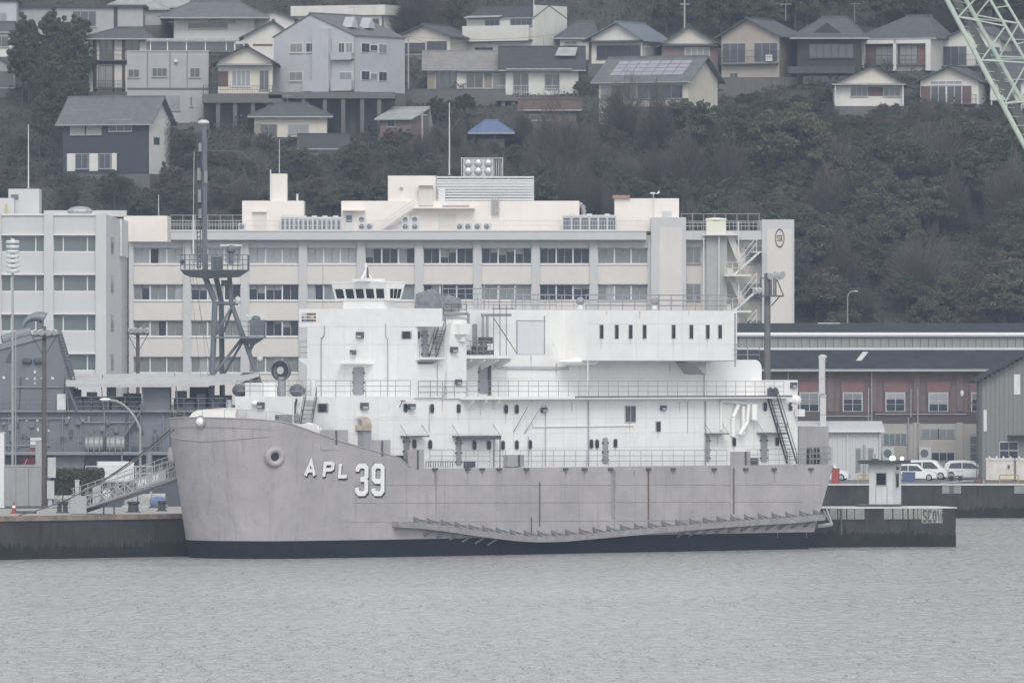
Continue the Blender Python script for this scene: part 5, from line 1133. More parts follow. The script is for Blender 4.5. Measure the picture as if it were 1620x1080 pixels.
# ---- nearer left block
LY = 1195.0
LB = empty('grey_office_block', (0, LY, ZQ), 0, label='grey tiled office block cut by the left edge with teal windows', cat='building')
def L(px): return wx(px, LY)
def LZ(py): return wz(py, LY) - ZQ
def lbx(name, x0, x1, y0, y1, d0, d1, m, parent=None): return MB().box(L(x0), L(x1), d0, d1, LZ(y1), LZ(y0)).build(name, m, parent or LB)
LX = L(168)
MB().box(L(-110), LX, .7, 62, 0, LZ(339)).build('wall_core', OFW, LB)
for a, b in ((-100,-87),(-16,2),(70,84.5),(151.5,168.3)): lbx('pillar', a, b, 338, 790, -.35, .7, OFG)
LR = [372, 434.5, 497, 559.5]
for x0, x1 in ((-87,-16),(2,70),(84.5,151.5)):
    lbx('parapet', x0, x1, 341, 372, .0, .7, OFG); lbx('parapet_cap', x0, x1, 338, 341, -.2, .7, FRW)
    for r_, y in enumerate(LR):
        lbx('spandrel', x0, x1, y+27, (LR[r_+1] if r_ < 3 else 700), .0, .7, OFG); lbx('window_ledge', x0, x1, y-2, y+.4, -.25, .3, FRW)
        w_ = MB(); X0, X1, z0, z1 = L(x0), L(x1), LZ(y+27), LZ(y); 
        for f_ in (0, .23, .8, 1): xx = X0 + (X1-X0)*f_; w_.box(xx-.07, xx+.07, .35, .5, z0, z1-.2)
        w_.box(X0, X1, .3, .5, z0, z0+.12); o = w_.build('window', FRW, LB)
        for f0, f1 in ((0,.23),(.23,.8),(.8,1)): piece('pane', GLT, o, X0+(X1-X0)*f0+.05, X0+(X1-X0)*f1-.05, .46, .55, z0+.1, z1-.2)
SD = LY
for r_, y in enumerate(LR):
    z0, z1 = LZ(y+27), LZ(y); o = MB().box(LX-.02, LX+.06, 13, 21, z0, z1).build('slit_window', GALV, LB); piece('pane', GLT, o, LX+.03, LX+.09, 13.5, 20.5, z0+.1, z1-.1)
MB().box(LX-.1, LX+.1, 44, 62.2, 0, LZ(352)).build('side_pier', OFG, LB)
lbx('rear_penthouse', 168.5, 172, 339, 400, 40, 61, OFW); MB().box(wx(196, 1262)-0, wx(265, 1262), 66.5, 80, LZ(372), wz(341.5, 1262)-ZQ).build('rear_block', OFP, LB)
lbx('roof_house', 8, 57, 297, 339, 8, 14, OFG); lbx('roof_house_window', 12, 24, 306, 314, 7.9, 8.02, ACD); lbx('roof_tank', -20, 18, 312, 339, 6, 12, OFG); lbx('roof_wall', 57, 190, 329, 339, 20, 21, OFG); lbx('yellow_post', 5, 8, 322, 338, 5, 5.4, mat('dull yellow', (.45,.38,.14), .7))
mb = MB()
for k in range(2): c = Vector((L(116+k*14), 6, LZ(331))); mb.lathe([(.7,-.8),(.75,.6),(.9,.8)], c, (1,0,.2), 14)
MB().ball((L(123), 6, LZ(333)), .8, 12, 8, (1.9,1,.75)).build('roof_vent', GALV, LB)
flagpole(45, 197, 298, LY+9, .08, 'pale lightning pole on the roof of the left office block')
for px in (188, 200): MB().tube((wx(px,1250), 55, LZ(400)), (wx(px,1250), 55, LZ(760)), .1, 6).build('downpipe', GALV, LB)
# ================================================================ brick warehouse and the yard on the right
BRK = mat('brick brown', (.165,.125,.118), .85, .15, 1.2, streak=.25, dirt=(.085,.065,.065))
BRR = mat('brick panel red', (.20,.118,.115), .85, .12, 1.5)
BRD = mat('brick dark course', (.10,.08,.08), .85, .15, 1)
PLA = mat('warehouse cream render', (.38,.365,.335), .8, .10, .4, streak=.35, dirt=(.25,.24,.22))
RFD = mat('dark slate roof', (.046,.05,.056), .85, .3, .6, streak=.4, dirt=(.07,.074,.08), spec=.1)
MON = mat('monitor boarding green grey', (.25,.27,.245), .8, .15, .5, streak=.5, dirt=(.17,.18,.17))
CORR = mat('corrugated sheet grey', (.20,.21,.205), .8, .15, .4, streak=.45, dirt=(.15,.155,.15))
WYD = 1258.0
WH = empty('brick_warehouse', (0, WYD, ZQ), 0, label='long brick warehouse with dark roof and raised roof monitor behind the cars', cat='building')
def B(px): return wx(px, WYD)
def BZz(py, d=0): return wz(py, WYD+d) - ZQ
def bbx(name, x0, x1, y0, y1, d0, d1, m, parent=None): return MB().box(B(x0), B(x1), d0, d1, BZz(y1), BZz(y0)).build(name, m, parent or WH)
xL, xR = 1150, 1700
bbx('wall', xL, xR, 668, 762, .25, 30, PLA); bbx('brick_wall', xL, xR, 584, 668, .3, 30, BRK)
bbx('brick_band', xL, xR, 651, 668, .1, .3, BRD); bbx('brick_cornice', xL, xR, 584, 589, .05, .3, BRD)
for x in (1180, 1247, 1314, 1382, 1450.5, 1518.5, 1587): bbx('brick_pier', x-5, x+5, 589, 651, -.02, .3, BRK)
for x in (1247, 1314, 1382, 1450.5, 1518.5): bbx('render_pier', x-5, x+5, 668, 760, .02, .26, PLA)
for x in (1213, 1280.5, 1349, 1416.5, 1484.5, 1552, 1620):
    pn = bbx('red_panel', x-19, x+19, 604, 621, .1, .31, BRR); bbx('window_surround', x-16.5, x+16.5, 620, 652, .08, .31, BRR)
    X0, X1, z0, z1 = B(x-14.5), B(x+14.5), BZz(650), BZz(621.5); mb = MB(); mb.box(X0-.1, X1+.1, .0, .1, z0-.08, z1+.08); w_ = mb.build('window', PGREY, WH)
    top_m = [GLC, GLM, GLM, GLC, GLC, GLM, GLM][int((x-1213)/67.5)]
    for i in range(2):
        for j in range(3):
            zz = [z0, z0+(z1-z0)*.38, z0+(z1-z0)*.66, z1]; m_ = top_m if j == 2 or (j == 1 and x in (1484.5, 1280.5)) else GLD
            piece('pane', m_, w_, X0+(X1-X0)*i/2+.05, X0+(X1-X0)*(i+1)/2-.05, -.05, .03, zz[j]+.04, zz[j+1]-.04)
    MB().box(B(x-19.5), B(x-18.5), .06, .12, BZz(652), BZz(604)).build('panel_joint', BRD, WH)
def bwn(x0, x1, y0, y1, n, m=GLM, d=.25):
    mb = MB(); X0, X1, z0, z1 = B(x0), B(x1), BZz(y1), BZz(y0); mb.box(X0-.1, X1+.1, d-.1, d+.02, z0-.1, z1+.1); w_ = mb.build('window', GALV, WH)
    for k in range(n): piece('pane', m, w_, X0+(X1-X0)*k/n+.05, X0+(X1-X0)*(k+1)/n-.05, d-.14, d-.06, z0, z1)
bwn(1398, 1434, 686, 702, 4, GLT); bwn(1458, 1484, 679, 692, 2, GLM); bwn(1485, 1510, 679, 692, 2, GLM); bwn(1474, 1510, 716, 728, 3, GLD)
# arched window
mb = MB(); cx_, zb_ = B(1541), BZz(742); r_ = B(1548)-B(1541); zt_ = BZz(690)
mb.py_([(cx_-r_, zb_), (cx_+r_, zb_)] + [(cx_+r_*math.cos(R(t)), zt_+r_*.7*math.sin(R(t))) for t in range(0, 181, 20)], .12, .26); aw = mb.build('arched_window', GALV, WH)
for k in range(4): z0 = zb_ + (zt_-zb_)*k/4; piece('pane', GLT, aw, cx_-r_*.8, cx_+r_*.8, .07, .15, z0+.1, z0+(zt_-zb_)/4-.05)
# roofs: lower slope, monitor wall, upper slope
zE, zM = BZz(583), BZz(552, 8)
X0, X1 = B(xL-30), B(xR)
def slope(name, y0, z0, y1, z1, th, m): return MB().px_([(y0,z0-th),(y1,z1-th),(y1,z1),(y0,z0)], X0, X1).build(name, m, WH)
slope('lower_roof', -1.0, zE-.1, 8.0, zM, .2, RFD); MB().box(X0, X1, -1.25, -1.0, zE-.35, zE-.05).build('gutter', GALV, WH)
z1m, z2m = BZz(552, 8), BZz(532, 8)
n = 46
for k in range(n):
    a, b = X0 + (X1-X0)*k/n, X0 + (X1-X0)*(k+1)/n; piece('monitor_board', MON, WH, a+.03, b-.03, 8.0, 8.3, z1m-.4, z2m)
MB().box(X0, X1, 7.6, 7.95, z1m-.1, z1m+.16).build('monitor_sill', FRW, WH)
MB().tube((X0, 7.8, BZz(529.5, 8)), (X1, 7.8, BZz(529.5, 8)), .3, 10).build('monitor_gutter', LAMPG, WH)
slope('upper_roof', 7.6, BZz(527, 8), 17, BZz(511, 17), .2, RFD); MB().px_([(17, BZz(511,17)-.2),(30, zE+1),(30, zE),(8.2,zE),(8.2,zM+2)], X0, X1).build('roof_core', RFD, WH)
SKL = mat('skylight pale', (.62,.63,.62), .5)
def onroof(px0, px1, y0, y1, name='skylight'):
    def q(px, py):
        z_a, z_b = zE-.1, zM; 
        for t in np.linspace(0, 1, 400):
            y = -1 + 9*t; z = z_a + (z_b-z_a)*t
            if HY - (z+ZQ-CAMZ)*F/(WYD+y) <= py: return Vector((wx(px, WYD+y), y, z+.06))
        return Vector((wx(px, WYD+8), 8, z_b))
    MB().add([q(px0, y1), q(px0+9, y1), q(px1, y0), q(px1-9, y0)], [(0,1,2,3)]).build(name, SKL, WH)
onroof(1354, 1374, 557, 571)
MB().box(B(1294)*1.0125, B(1329)*1.0125, 16.5, 17.1, BZz(513,17), BZz(510.6,17)).build('ridge_skylight', SKL, WH)
# down pipes
for px, y0, y1 in ((1247,583,660),(1379,583,672),(1374,613,668),(1441,615,660),(1452,615,755),(1437,660,755)): MB().tube((B(px), -.15, BZz(y1)), (B(px), -.15, BZz(y0)), .09, 6).build('downpipe', GALV, WH)
for y, x0, x1 in ((655,1385,1530),(658,1300,1380)): MB().tube((B(x0), -.1, BZz(y)), (B(x1), -.1, BZz(y)), .06, 5).build('wall_conduit', GALV, WH)
# flue in front of the warehouse
g = at(1302, 690, 1244); FLU = empty('flue_pipe', (g.x, 1244, wz(677, 1244)), 0, label='tall pale square flue standing in front of the brick wall', cat='flue'); hF = (677-565)*1244/F; FM = mat('flue pale grey', (.50,.50,.49), .6, .06, 1, streak=.2, dirt=(.4,.4,.4))
MB().box(-.36, .36, -.3, .4, -6, hF-4.5).build('shaft', FM, FLU); MB().box(-.5, .25, -.3, .4, hF-4.6, hF).build('upper_shaft', FM, FLU); MB().ball((-.05, .05, hF), .5, 12, 8, (1.1,.8,.7)).build('cowl', FM, FLU); MB().box(.1, .5, -.2, .3, hF-.6, hF-.1).build('outlet', DARKM, FLU)
for k in range(3): piece('joint_band', GALV, FLU, -.4, .4, -.34, .44, 1.6+k*2.2, 1.7+k*2.2)
# white annex
AN = empty('white_annex', (0, 1240, ZQ), 0, label='low white corrugated annex in front of the brick warehouse', cat='building'); sA = 1240/F
ANM = mat('annex white sheet', (.52,.525,.525), .6, .05, .6, streak=.15, dirt=(.4,.4,.4)); zA1 = wz(682, 1240)-ZQ; xa0, xa1 = wx(1215,1240), wx(1394,1240)
nb = 44
for k in range(nb): a, b = xa0+(xa1-xa0)*k/nb, xa0+(xa1-xa0)*(k+1)/nb; piece('cladding_sheet', ANM, AN, a+.012, b-.012, (0 if k % 2 else .04), 8, 0, zA1)
MB().px_([(-.5, zA1), (8.5, zA1+1.0), (8.5, zA1+1.2), (-.5, zA1+.2)], xa0-.3, xa1+.4).build('roof', LAMPG, AN); MB().box(xa0-.3, xa1+.4, -.7, -.5, zA1-.12, zA1+.2).build('fascia', LAMPG, AN)
for px in (1341, 1392): MB().tube((wx(px,1240), -.2, 0), (wx(px,1240), -.2, zA1), .08, 6).build('downpipe', LAMPG, AN)
for x0, x1 in ((1353,1362),(1373,1382)):
    o = MB().box(wx(x0,1240), wx(x1,1240), -.1, .05, wz(746,1240)-ZQ, wz(708,1240)-ZQ).build('window', GALV, AN); za, zb = wz(745,1240)-ZQ, wz(709,1240)-ZQ
    for k in range(2): piece('pane', GLM, o, wx(x0,1240)+.08, wx(x1,1240)-.08, -.14, -.06, za+(zb-za)*k/2+.05, za+(zb-za)*(k+1)/2-.05)
MB().tube((wx(1367,1240), -.5, 0), (wx(1367,1240), -.5, wz(703,1240)-ZQ), .14, 8).build('vent_pipe', GALV, AN)
# gabled corrugated shed at the right edge
GSD = empty('corrugated_shed', (0, 1236, ZQ), 0, label='weathered corrugated gable shed at the right edge', cat='building'); X0g = wx(1553, 1236); sG = 1236/F
zg = lambda py: wz(py, 1236)-ZQ
k = 0; wS = .55
while k*wS < 19:
    a = X0g + k*wS; pxm = 1553 + (k+.5)*wS/sG; top = zg(601 - (pxm-1553)*.545 if pxm < 1665 else 540 + (pxm-1665)*.545); piece('cladding_sheet', CORR, GSD, a+.01, a+wS-.01, (0 if k % 2 else .06), 14, 0, top); k += 1
def edge(x0, y0, x1, y1): a, b = (wx(x0,1236), zg(y0)), (wx(x1,1236), zg(y1)); MB().py_([(a[0],a[1]), (b[0],b[1]), (b[0],b[1]+.3), (a[0],a[1]+.3)], -1.0, 14.5).build('roof_slope', RFD, GSD)
edge(1541, 606, 1665, 538); edge(1665, 538, 1790, 606)
MB().box(X0g-.35, X0g+.02, -.1, .4, 0, zg(602)).build('corner_post', DARKM, GSD); MB().tube((X0g-.6, -.2, 0), (X0g-.6, -.2, zg(608)), .06, 5).build('conduit', DARKM, GSD)
for x0, x1, y0, y1 in ((1604,1614,592,624),(1556,1561,648,682)): piece('light_panel', SKL, GSD, wx(x0,1236), wx(x1,1236), -.04, .02, zg(y1), zg(y0))
o = MB().box(wx(1581,1236), wx(1611,1236), -.1, .05, zg(726), zg(698)).build('window', PGREY, GSD)
for i in range(2):
    for j in range(2): piece('pane', GLD, o, wx(1582+i*14.5,1236), wx(1595.5+i*14.5,1236), -.15, -.05, zg(725-j*13.5)+.02, zg(712.5-j*13.5)-.04)
MB().px_([(0, zg(688)), (-1.2, zg(689.5)), (-1.2, zg(691)), (0, zg(690))], wx(1594,1236), wx(1630,1236)).build('window_hood', RFD, GSD)
fb = MB(); fb.tube((X0g-.3,-.3,zg(614)), (X0g-2.4,-.3,zg(614)), .05, 5); fb.tube((X0g-.3,-.3,zg(646)), (X0g-2.4,-.3,zg(628)), .05, 5); fb.build('lamp_bracket', DARKM, GSD); MB().ball((X0g-2.4,-.3,zg(622)), .3, 8, 6, (.7,.7,1.3)).build('bracket_lamp', LAMPG, GSD)
# ---- floodlight mast behind the ship
g = at(1213, 700, 1120); FM_ = empty('floodlight_mast', (wx(1213,1120), 1120, 0), 0, label='tall dark floodlight mast with platform behind the ship stern', cat='floodlight mast'); z_ = lambda py: wz(py, 1120); x_ = lambda px: wx(px,1120)-wx(1213,1120)
MTL = mat('mast dark timber grey', (.13,.13,.13), .7, .2, 1.5, streak=.4, dirt=(.08,.08,.08))
MB().tube((x_(1214), 0, -1), (x_(1214), 0, z_(432)), .42, 10, .34).build('pole', MTL, FM_)
MB().box(x_(1199), x_(1240), -1.1, .9, z_(469.5), z_(467)).build('platform', DARKM, FM_)
for (x0, y0), (x1, y1) in (((1239,467),(1227,438)),((1220,484),(1233,469)),((1203,440),(1212,440)),((1203,440),(1203,467))): MB().tube((x_(x0), -.6, z_(y0)), (x_(x1), -.6, z_(y1)), .07, 5).build('stay', DARKM, FM_)
for x in (1220, 1224, 1227): MB().tube((x_(x), -.6, z_(467)), (x_(x), -.6, z_(440)), .09, 5).build('post', DARKM, FM_)
for px, py, r_, dx in ((1219,437,.42,-.5),(1227,436,.5,-.2),(1232,436,.5,.5),(1237,435,.48,.8),(1200,460,.35,-.6),(1194,461,.35,-.8)):
    hd = MB().lathe([(r_*.3,.6),(r_*.75,.35),(r_,0)], (x_(px), -.8, z_(py)), (-dx,1,.3), 14).build('lamp_head', LAMPG, FM_); MB().lathe([(r_*.9,-.04),(r_*.9,.02)], (x_(px), -.8, z_(py)), (-dx,1,.3), 14).build('lens', RIMM, FM_)
# ---- vehicles
CARW = mat('car white paint', (.72,.73,.74), .25, .03, 1, spec=.6); CARG = glass('car glass', (.03,.035,.04), .1); TYRE = mat('tyre black', (.02,.02,.02), .8); RIM = mat('wheel rim', (.42,.43,.44), .35, .1, 3, metal=.5); LENS = mat('headlamp glass', (.5,.52,.55), .15); TAIL = mat('tail lamp red', (.3,.03,.03), .3)
def car(label, cat, name, loc, rz, L_, Wd, H_, prof, wins, wheels, flip=1, group='cars parked on the quay', light=(.3,.42)):
    """prof: side outline (x 0..1, z 0..1); wins: side window outlines; built facing +x"""
    C_ = empty(name, loc, rz, label=label, cat=cat, group=group)
    S = lambda p: ((p[0]-.5)*L_*flip, p[1]*H_)
    mb = MB(); pr = [S(p) for p in prof]; n = len(pr); rows = []
    for f, w in ((-1, .9), (-1, 1), (1, 1), (1, .9)): pass
    def ring(y, ins): return [(x*(1-ins*.25), y*(1-.16*max(0, (z/H_-.52)/.48) if z/H_ > .52 else 1), z) for x, z in pr]
    rings = [ring(-Wd/2*.93, .06), ring(-Wd/2, 0), ring(Wd/2, 0), ring(Wd/2*.93, .06)]
    rings = [ [(x, (-Wd/2*k)*(1-.17*max(0,(z/H_-.5)/.5)), z) for x, z in pr] for k in (.96, .86, -.86, -.96) ]
    o_ = len(mb.v)
    for j in range(3): 
        mb.add(rings[j] + rings[j+1], [(i, (i+1)%n, n+(i+1)%n, n+i) for i in range(n)])
    mb.add(rings[0], [tuple(range(n))[::-1]]); mb.add(rings[3], [tuple(range(n))]); mb.build('body', CARW, C_)
    def side(y_s, poly, nm, m, dd=.02):
        pts = [S(p) for p in poly]; f = lambda z: (Wd/2*.96)*(1-.17*max(0,(z/H_-.5)/.5))
        MB().prism(pts, lambda p, k: (p[0], y_s*(f(p[1]) + dd - .06*k), p[1])).build(nm, m, C_)
    for s_ in (-1, 1):
        for w_ in wins: side(s_, w_, 'side_window', CARG)
        for x in wheels:
            r_ = H_*.2; c = ((x-.5)*L_*flip, s_*Wd*.43, r_); wh_ = MB().lathe([(r_*.7,-.11),(r_,-.09),(r_,.09),(r_*.7,.11)], c, (0,1,0), 18).build('wheel', TYRE, C_); MB().lathe([(r_*.62,-.125),(r_*.62,.125)], c, (0,1,0), 14).build('rim', RIM, wh_)
        hx = S((.985, .4))[0]; piece('headlight', LENS, C_, hx-.25*flip, hx+.0, s_*Wd*.34-.18, s_*Wd*.34+.18, H_*light[0], H_*light[1]); tx = S((.01,.5))[0]; piece('tail_light', TAIL, C_, tx-.02, tx+.08, s_*Wd*.38-.08, s_*Wd*.38+.08, H_*.45, H_*.68)
    return C_
van = [(.01,.18),(.0,.5),(.03,.9),(.1,.99),(.62,1.0),(.72,.97),(.86,.62),(.95,.55),(1.0,.46),(1.0,.16),(.9,.14),(.1,.14)]
vwin = [[(.06,.58),(.08,.88),(.36,.9),(.36,.58)], [(.39,.58),(.39,.9),(.62,.9),(.78,.6),(.76,.56)]]
mini = [(.02,.16),(.0,.48),(.05,.82),(.14,.97),(.45,1.0),(.66,.95),(.84,.62),(.96,.5),(1.0,.38),(.99,.14),(.9,.12),(.1,.12)]
mwin = [[(.12,.6),(.16,.84),(.4,.87),(.4,.58)], [(.42,.58),(.42,.87),(.62,.84),(.78,.6),(.76,.56)]]
hat = [(.02,.2),(.0,.5),(.06,.84),(.12,.97),(.45,1.0),(.55,.97),(.7,.64),(.93,.52),(1.0,.4),(1.0,.18),(.9,.14),(.1,.14)]
hwin = [[(.09,.6),(.12,.88),(.3,.9),(.3,.58)], [(.32,.58),(.32,.9),(.52,.88),(.66,.62),(.64,.57)]]
zc = ZQ+.01
def cpos(px, py): g = ground(px, py); g.z = zc; return g
car('silver white wagon nearest the guard booth', 'car', 'parked_car', cpos(1450, 760.2), R(-8), 5.0, 1.9, 2.05, hat, hwin, (.18,.82))
car('white microvan parked behind the silver wagon', 'van', 'parked_van', cpos(1468, 758.6), R(-10), 4.9, 1.9, 2.4, van, vwin, (.15,.84))
car('white minivan in front of the arched window', 'van', 'parked_van', cpos(1529, 758), R(-5), 5.6, 2.1, 2.35, mini, mwin, (.17,.82))
car('white car partly hidden by the ship stern', 'car', 'parked_car', cpos(1316, 760), R(-12), 4.4, 1.9, 2.1, hat, hwin, (.18,.8))
# quay clutter
RB = crate('red_box', 'red steel box on the quay beside the ship stern', 'box', 1322, 765, .95, .8, 1.75, mat('box red', (.30,.06,.055), .6, .1, 2)); BB = crate('blue_bin', 'blue bin beside the guard booth', 'bin', 1438, 762, 1.5, 1, 1.1, mat('bin blue', (.07,.10,.20), .6, .1, 2))
BRN = crate('brown_crate', 'rusty brown crate at the quay edge below the shed', 'crate', 1548, 766, 1.0, .8, .7, mat('crate brown', (.16,.10,.09), .8, .2, 2))
RW = mat('rusty white steel', (.60,.58,.54), .7, .15, 1.2, rust=.85, streak=.5, dirt=(.33,.22,.14), zs=.2)
for px, w, lb in ((1582, 3.3, 'rust streaked white tank skid beside the shed'), (1628, 3.1, 'rust streaked white tank skid cut by the right edge')):
    g = cpos(px, 761); T_ = empty('tank_skid', g, 0, label=lb, cat='tank'); MB().box(-w/2, w/2, 0, 1.6, .15, 2.5).build('body', RW, T_); MB().box(-w/2-.08, w/2+.08, -.08, 1.7, 2.5, 2.78).build('lid', RW, T_); MB().box(-w/2-.1, w/2+.1, -.1, 1.7, 0, .15).build('skid', RUST, T_)
    for k in range(4): MB().tube((-w/2+.4+k*.85, .5, 2.75), (-w/2+.4+k*.85, .5, 3.0), .12, 8).build('cap', LAMPG, T_)
    for k in range(3): piece('rib', RW, T_, -w/2+.2+k*w*.4, -w/2+.3+k*w*.4, -.06, 0, .2, 2.45)
    piece('hatch', DARKM, T_, w*.28, w*.28+.35, -.05, 0, 1.5, 1.95)
g = cpos(1512, 761); TR = empty('hand_trailer', g, 0, label='small dark flat trailer in front of the minivan', cat='trailer'); MB().box(-.9, .9, 0, 1.0, .55, .68).build('bed', DARKM, TR); mb = MB(); railing(mb, [(-.85,.05,.68), (.85,.05,.68)], .5, .03, 1, .5); mb.build('side_rail', RAILM, TR)
for x in (-.55, .55): MB().lathe([(.3,-.06),(.3,.06)], (x, .1, .3), (0,1,0), 14).build('wheel', TYRE, TR)
mb = MB(); pts = [cpos(x, y) + Vector((0,0,.15)) for x, y in ((1556,764),(1530,763),(1510,765),(1490,766.5))]; mb.path(pts, .12, 6); mb.build('quay_pipe', PGREY, label='pale pipe lying along the quay edge by the brown crate', cat='pipe')
for px, lb, c_ in ((1372, 'yellow frame barrier left of the guard booth', (.42,.33,.14)), (1596, 'yellow frame barrier in front of the tank skid', (.42,.33,.14))):
    g = cpos(px, 764.5); o = empty('frame_barrier', g, 0, label=lb, cat='barrier'); MB().path([(-1.1,0,0),(-1.1,0,1.0),(1.1,0,1.0),(1.1,0,0)], .06, 6).build('frame', mat('barrier yellow', c_, .7, .2, 2), o); MB().tube((-1.1,0,.5), (1.1,0,.5), .05, 6).build('rail', MATS['barrier yellow'], o)
# condensers against the warehouse wall
for px, lb in ((1405, 'condenser unit on the warehouse wall above the guard booth'), (1463, 'condenser unit in a frame under the warehouse windows')):
    U_ = empty('wall_condenser', (B(px), WYD-1.2, ZQ), 0, label=lb, cat='air conditioner'); zt_ = BZz(718); cs = MB().box(-.75, .75, 0, .8, zt_-1.3, zt_+.9).build('casing', AC, U_); MB().lathe([(.5,-.03),(.5,.03)], (-.1, 0, zt_+.1), (0,1,0), 14).build('fan_grille', ACD, cs); MB().box(-.7, .7, .1, .7, 0, zt_-1.3).build('stand', GALV, U_)
# ---- lattice crane boom crossing the top right corner
CRN = mat('crane pale green', (.42,.50,.42), .6, .12, 1, streak=.25, dirt=(.3,.33,.29))
CY = 1150.0; CB = empty('crane_boom', at(1700, 330, CY), 0, label='pale green lattice crane boom crossing the top right corner', cat='crane'); c0 = CB.location.copy()
def cpt(px, py, d=0): return at(px, py, CY) - c0 + Vector((0, d, 0))
def cx(t, off): # chord lines: t along the boom
    return 1460 + off + 178*t*1.0, -60 + 300*t
ch = {'a': ((1466,-60),(1650,285)), 'b': ((1497,-60),(1680,270)), 'c': ((1532,-60),(1700,230)), 'd': ((1556,-60),(1720,215))}
dp = {'a': 0, 'b': 2.4, 'c': 0, 'd': 2.4}; rr_ = {'a': .3, 'b': .26, 'c': .17, 'd': .17}
for k_, (p, q) in ch.items(): MB().tube(cpt(*p, dp[k_]), cpt(*q, dp[k_]), rr_[k_], 8).build('chord', CRN, CB)
def on(k_, t): p, q = ch[k_]; return cpt(p[0]+(q[0]-p[0])*t, p[1]+(q[1]-p[1])*t, dp[k_])
mb = MB(); p, q = on('a', 0), on('a', 1); p2, q2 = on('b', 0), on('b', 1); o1 = (p2-p)*.3; 
mb.add([p+o1, q+o1, q2-o1, p2-o1], [(0,1,2,3)]); mb.add([x + Vector((0,.08,0)) for x in (p+o1, q+o1, q2-o1, p2-o1)], [(3,2,1,0)]); mb.build('walkway', mat('crane walkway grating', (.085,.10,.09), .8, .4, 3), CB)
for i in range(8):
    t = .05 + i*.2
    if t > 1: break
    for a, b in (('a','c'),('b','d')):
        MB().tube(on(a, t), on(b, min(1, t+.10)), .1, 6).build('lacing', CRN, CB); MB().tube(on(b, min(1, t+.10)), on(a, min(1, t+.21)), .1, 6).build('lacing', CRN, CB)
    MB().tube(on('c', t), on('d', t), .08, 6).build('lacing', CRN, CB); MB().tube(on('a', t), on('d', min(1,t+.1)), .07, 6).build('lacing', CRN, CB)
for i in range(24): t = i/24; MB().tube(on('a', t), on('b', t+.03), .05, 4).build('rung', CRN, CB)
# ================================================================ hillside
TP = [(1300,2),(1328,6),(1345,14),(1400,43.3),(1446,53.9),(1516,70.7),(1600,96),(1760,142)]
def tz(x, y):
    z = TP[-1][1]
    for (a, za), (b, zb) in zip(TP[:-1], TP[1:]):
        if y <= b: z = za + (zb-za)*max(0, y-a)/(b-a); break
    bump = .9*math.sin(x*.11+y*.07) + .6*math.sin(x*.23-y*.17+1.3)
    return z + bump*min(1, max(0, (y-1320)/30)) - .6
HILLM = mat('hillside soil and scrub', (.05,.052,.042), .95, .3, .35, coords='Object')
mb = MB(); xs = np.concatenate([np.linspace(-700,-130,12), np.arange(-120,121,4), np.linspace(130,700,12)]); ys = np.concatenate([np.arange(1300,1530,4), np.linspace(1540,1760,10)])
mb.grid([[(x, y, tz(x, y)) for x in xs] for y in ys]); hill = mb.build('hillside', HILLM, kind='structure', smooth=True)

# ---- houses
def hmat(name, c, **k): return mat('house '+name, c, .8, .08, .5, streak=k.get('streak', .25), dirt=k.get('dirt', tuple(x*.6 for x in c)), zs=.15)
HW = hmat('white', (.62,.61,.57)); HCR = hmat('cream', (.56,.53,.46)); HGR = hmat('pale grey', (.43,.44,.47), streak=.15); HGR2 = hmat('grey panel', (.36,.365,.37)); HBE = hmat('beige', (.36,.32,.28)); HNV = hmat('navy board', (.045,.05,.062)); HDK = hmat('dark timber', (.035,.033,.033)); HBR = hmat('brown timber', (.10,.07,.06)); HPK = hmat('rose brown', (.20,.15,.14)); HCON = hmat('aged concrete', (.12,.12,.12), streak=.5)
def rmat(name, c, s=3.2):
    """roof tiles: courses and rolls as fine relief"""
    nm = 'roof '+name
    if nm in MATS: return MATS[nm]
    m = mat(nm, c, .7, .22, .9, streak=.2, dirt=tuple(x*1.5 for x in c), spec=.3); nt = m.node_tree; N = nt.nodes; Lk = nt.links; b = N['Principled BSDF']; tc = N.new('ShaderNodeTexCoord')
    w1 = N.new('ShaderNodeTexWave'); w1.inputs['Scale'].default_value = s*.5; w1.bands_direction = 'X'; w1.inputs['Distortion'].default_value = .4; w2 = N.new('ShaderNodeTexWave'); w2.inputs['Scale'].default_value = s*.45; w2.bands_direction = 'Z'; w2.inputs['Distortion'].default_value = .4; ad = N.new('ShaderNodeMath'); ad.operation = 'ADD'
    Lk.new(tc.outputs['Object'], w1.inputs[0]); Lk.new(tc.outputs['Object'], w2.inputs[0]); Lk.new(w1.outputs['Fac'], ad.inputs[0]); Lk.new(w2.outputs['Fac'], ad.inputs[1]); bp = N.new('ShaderNodeBump'); bp.inputs['Strength'].default_value = .5; bp.inputs['Distance'].default_value = .08; Lk.new(ad.outputs[0], bp.inputs['Height']); Lk.new(bp.outputs[0], b.inputs['Normal']); return m
RG = rmat('tile grey', (.10,.105,.115)); RD = rmat('tile dark', (.065,.068,.075)); RBL = rmat('tile blue grey', (.17,.20,.23)); RPU = rmat('slate mauve', (.17,.16,.175)); RLT = rmat('sheet light', (.36,.37,.38)); RBRN = rmat('sheet brown', (.12,.085,.075)); RBLUE = rmat('sheet blue', (.14,.19,.32)); RMOT = rmat('mottled', (.26,.25,.245)); RSO = rmat('slate grey', (.15,.155,.165))
HGL = glass('house glass', (.06,.068,.08)); HGC = glass('house glass curtained', (.25,.26,.27), .3); SHB = mat('shutter brown', (.13,.085,.075), .8, .15, 2); SHG = mat('shutter buff', (.27,.24,.2), .8, .1, 2)
SOLAR = mat('solar glass', (.32,.31,.36), .2, .15, .8); SOLF = mat('solar frame', (.10,.10,.11), .5)
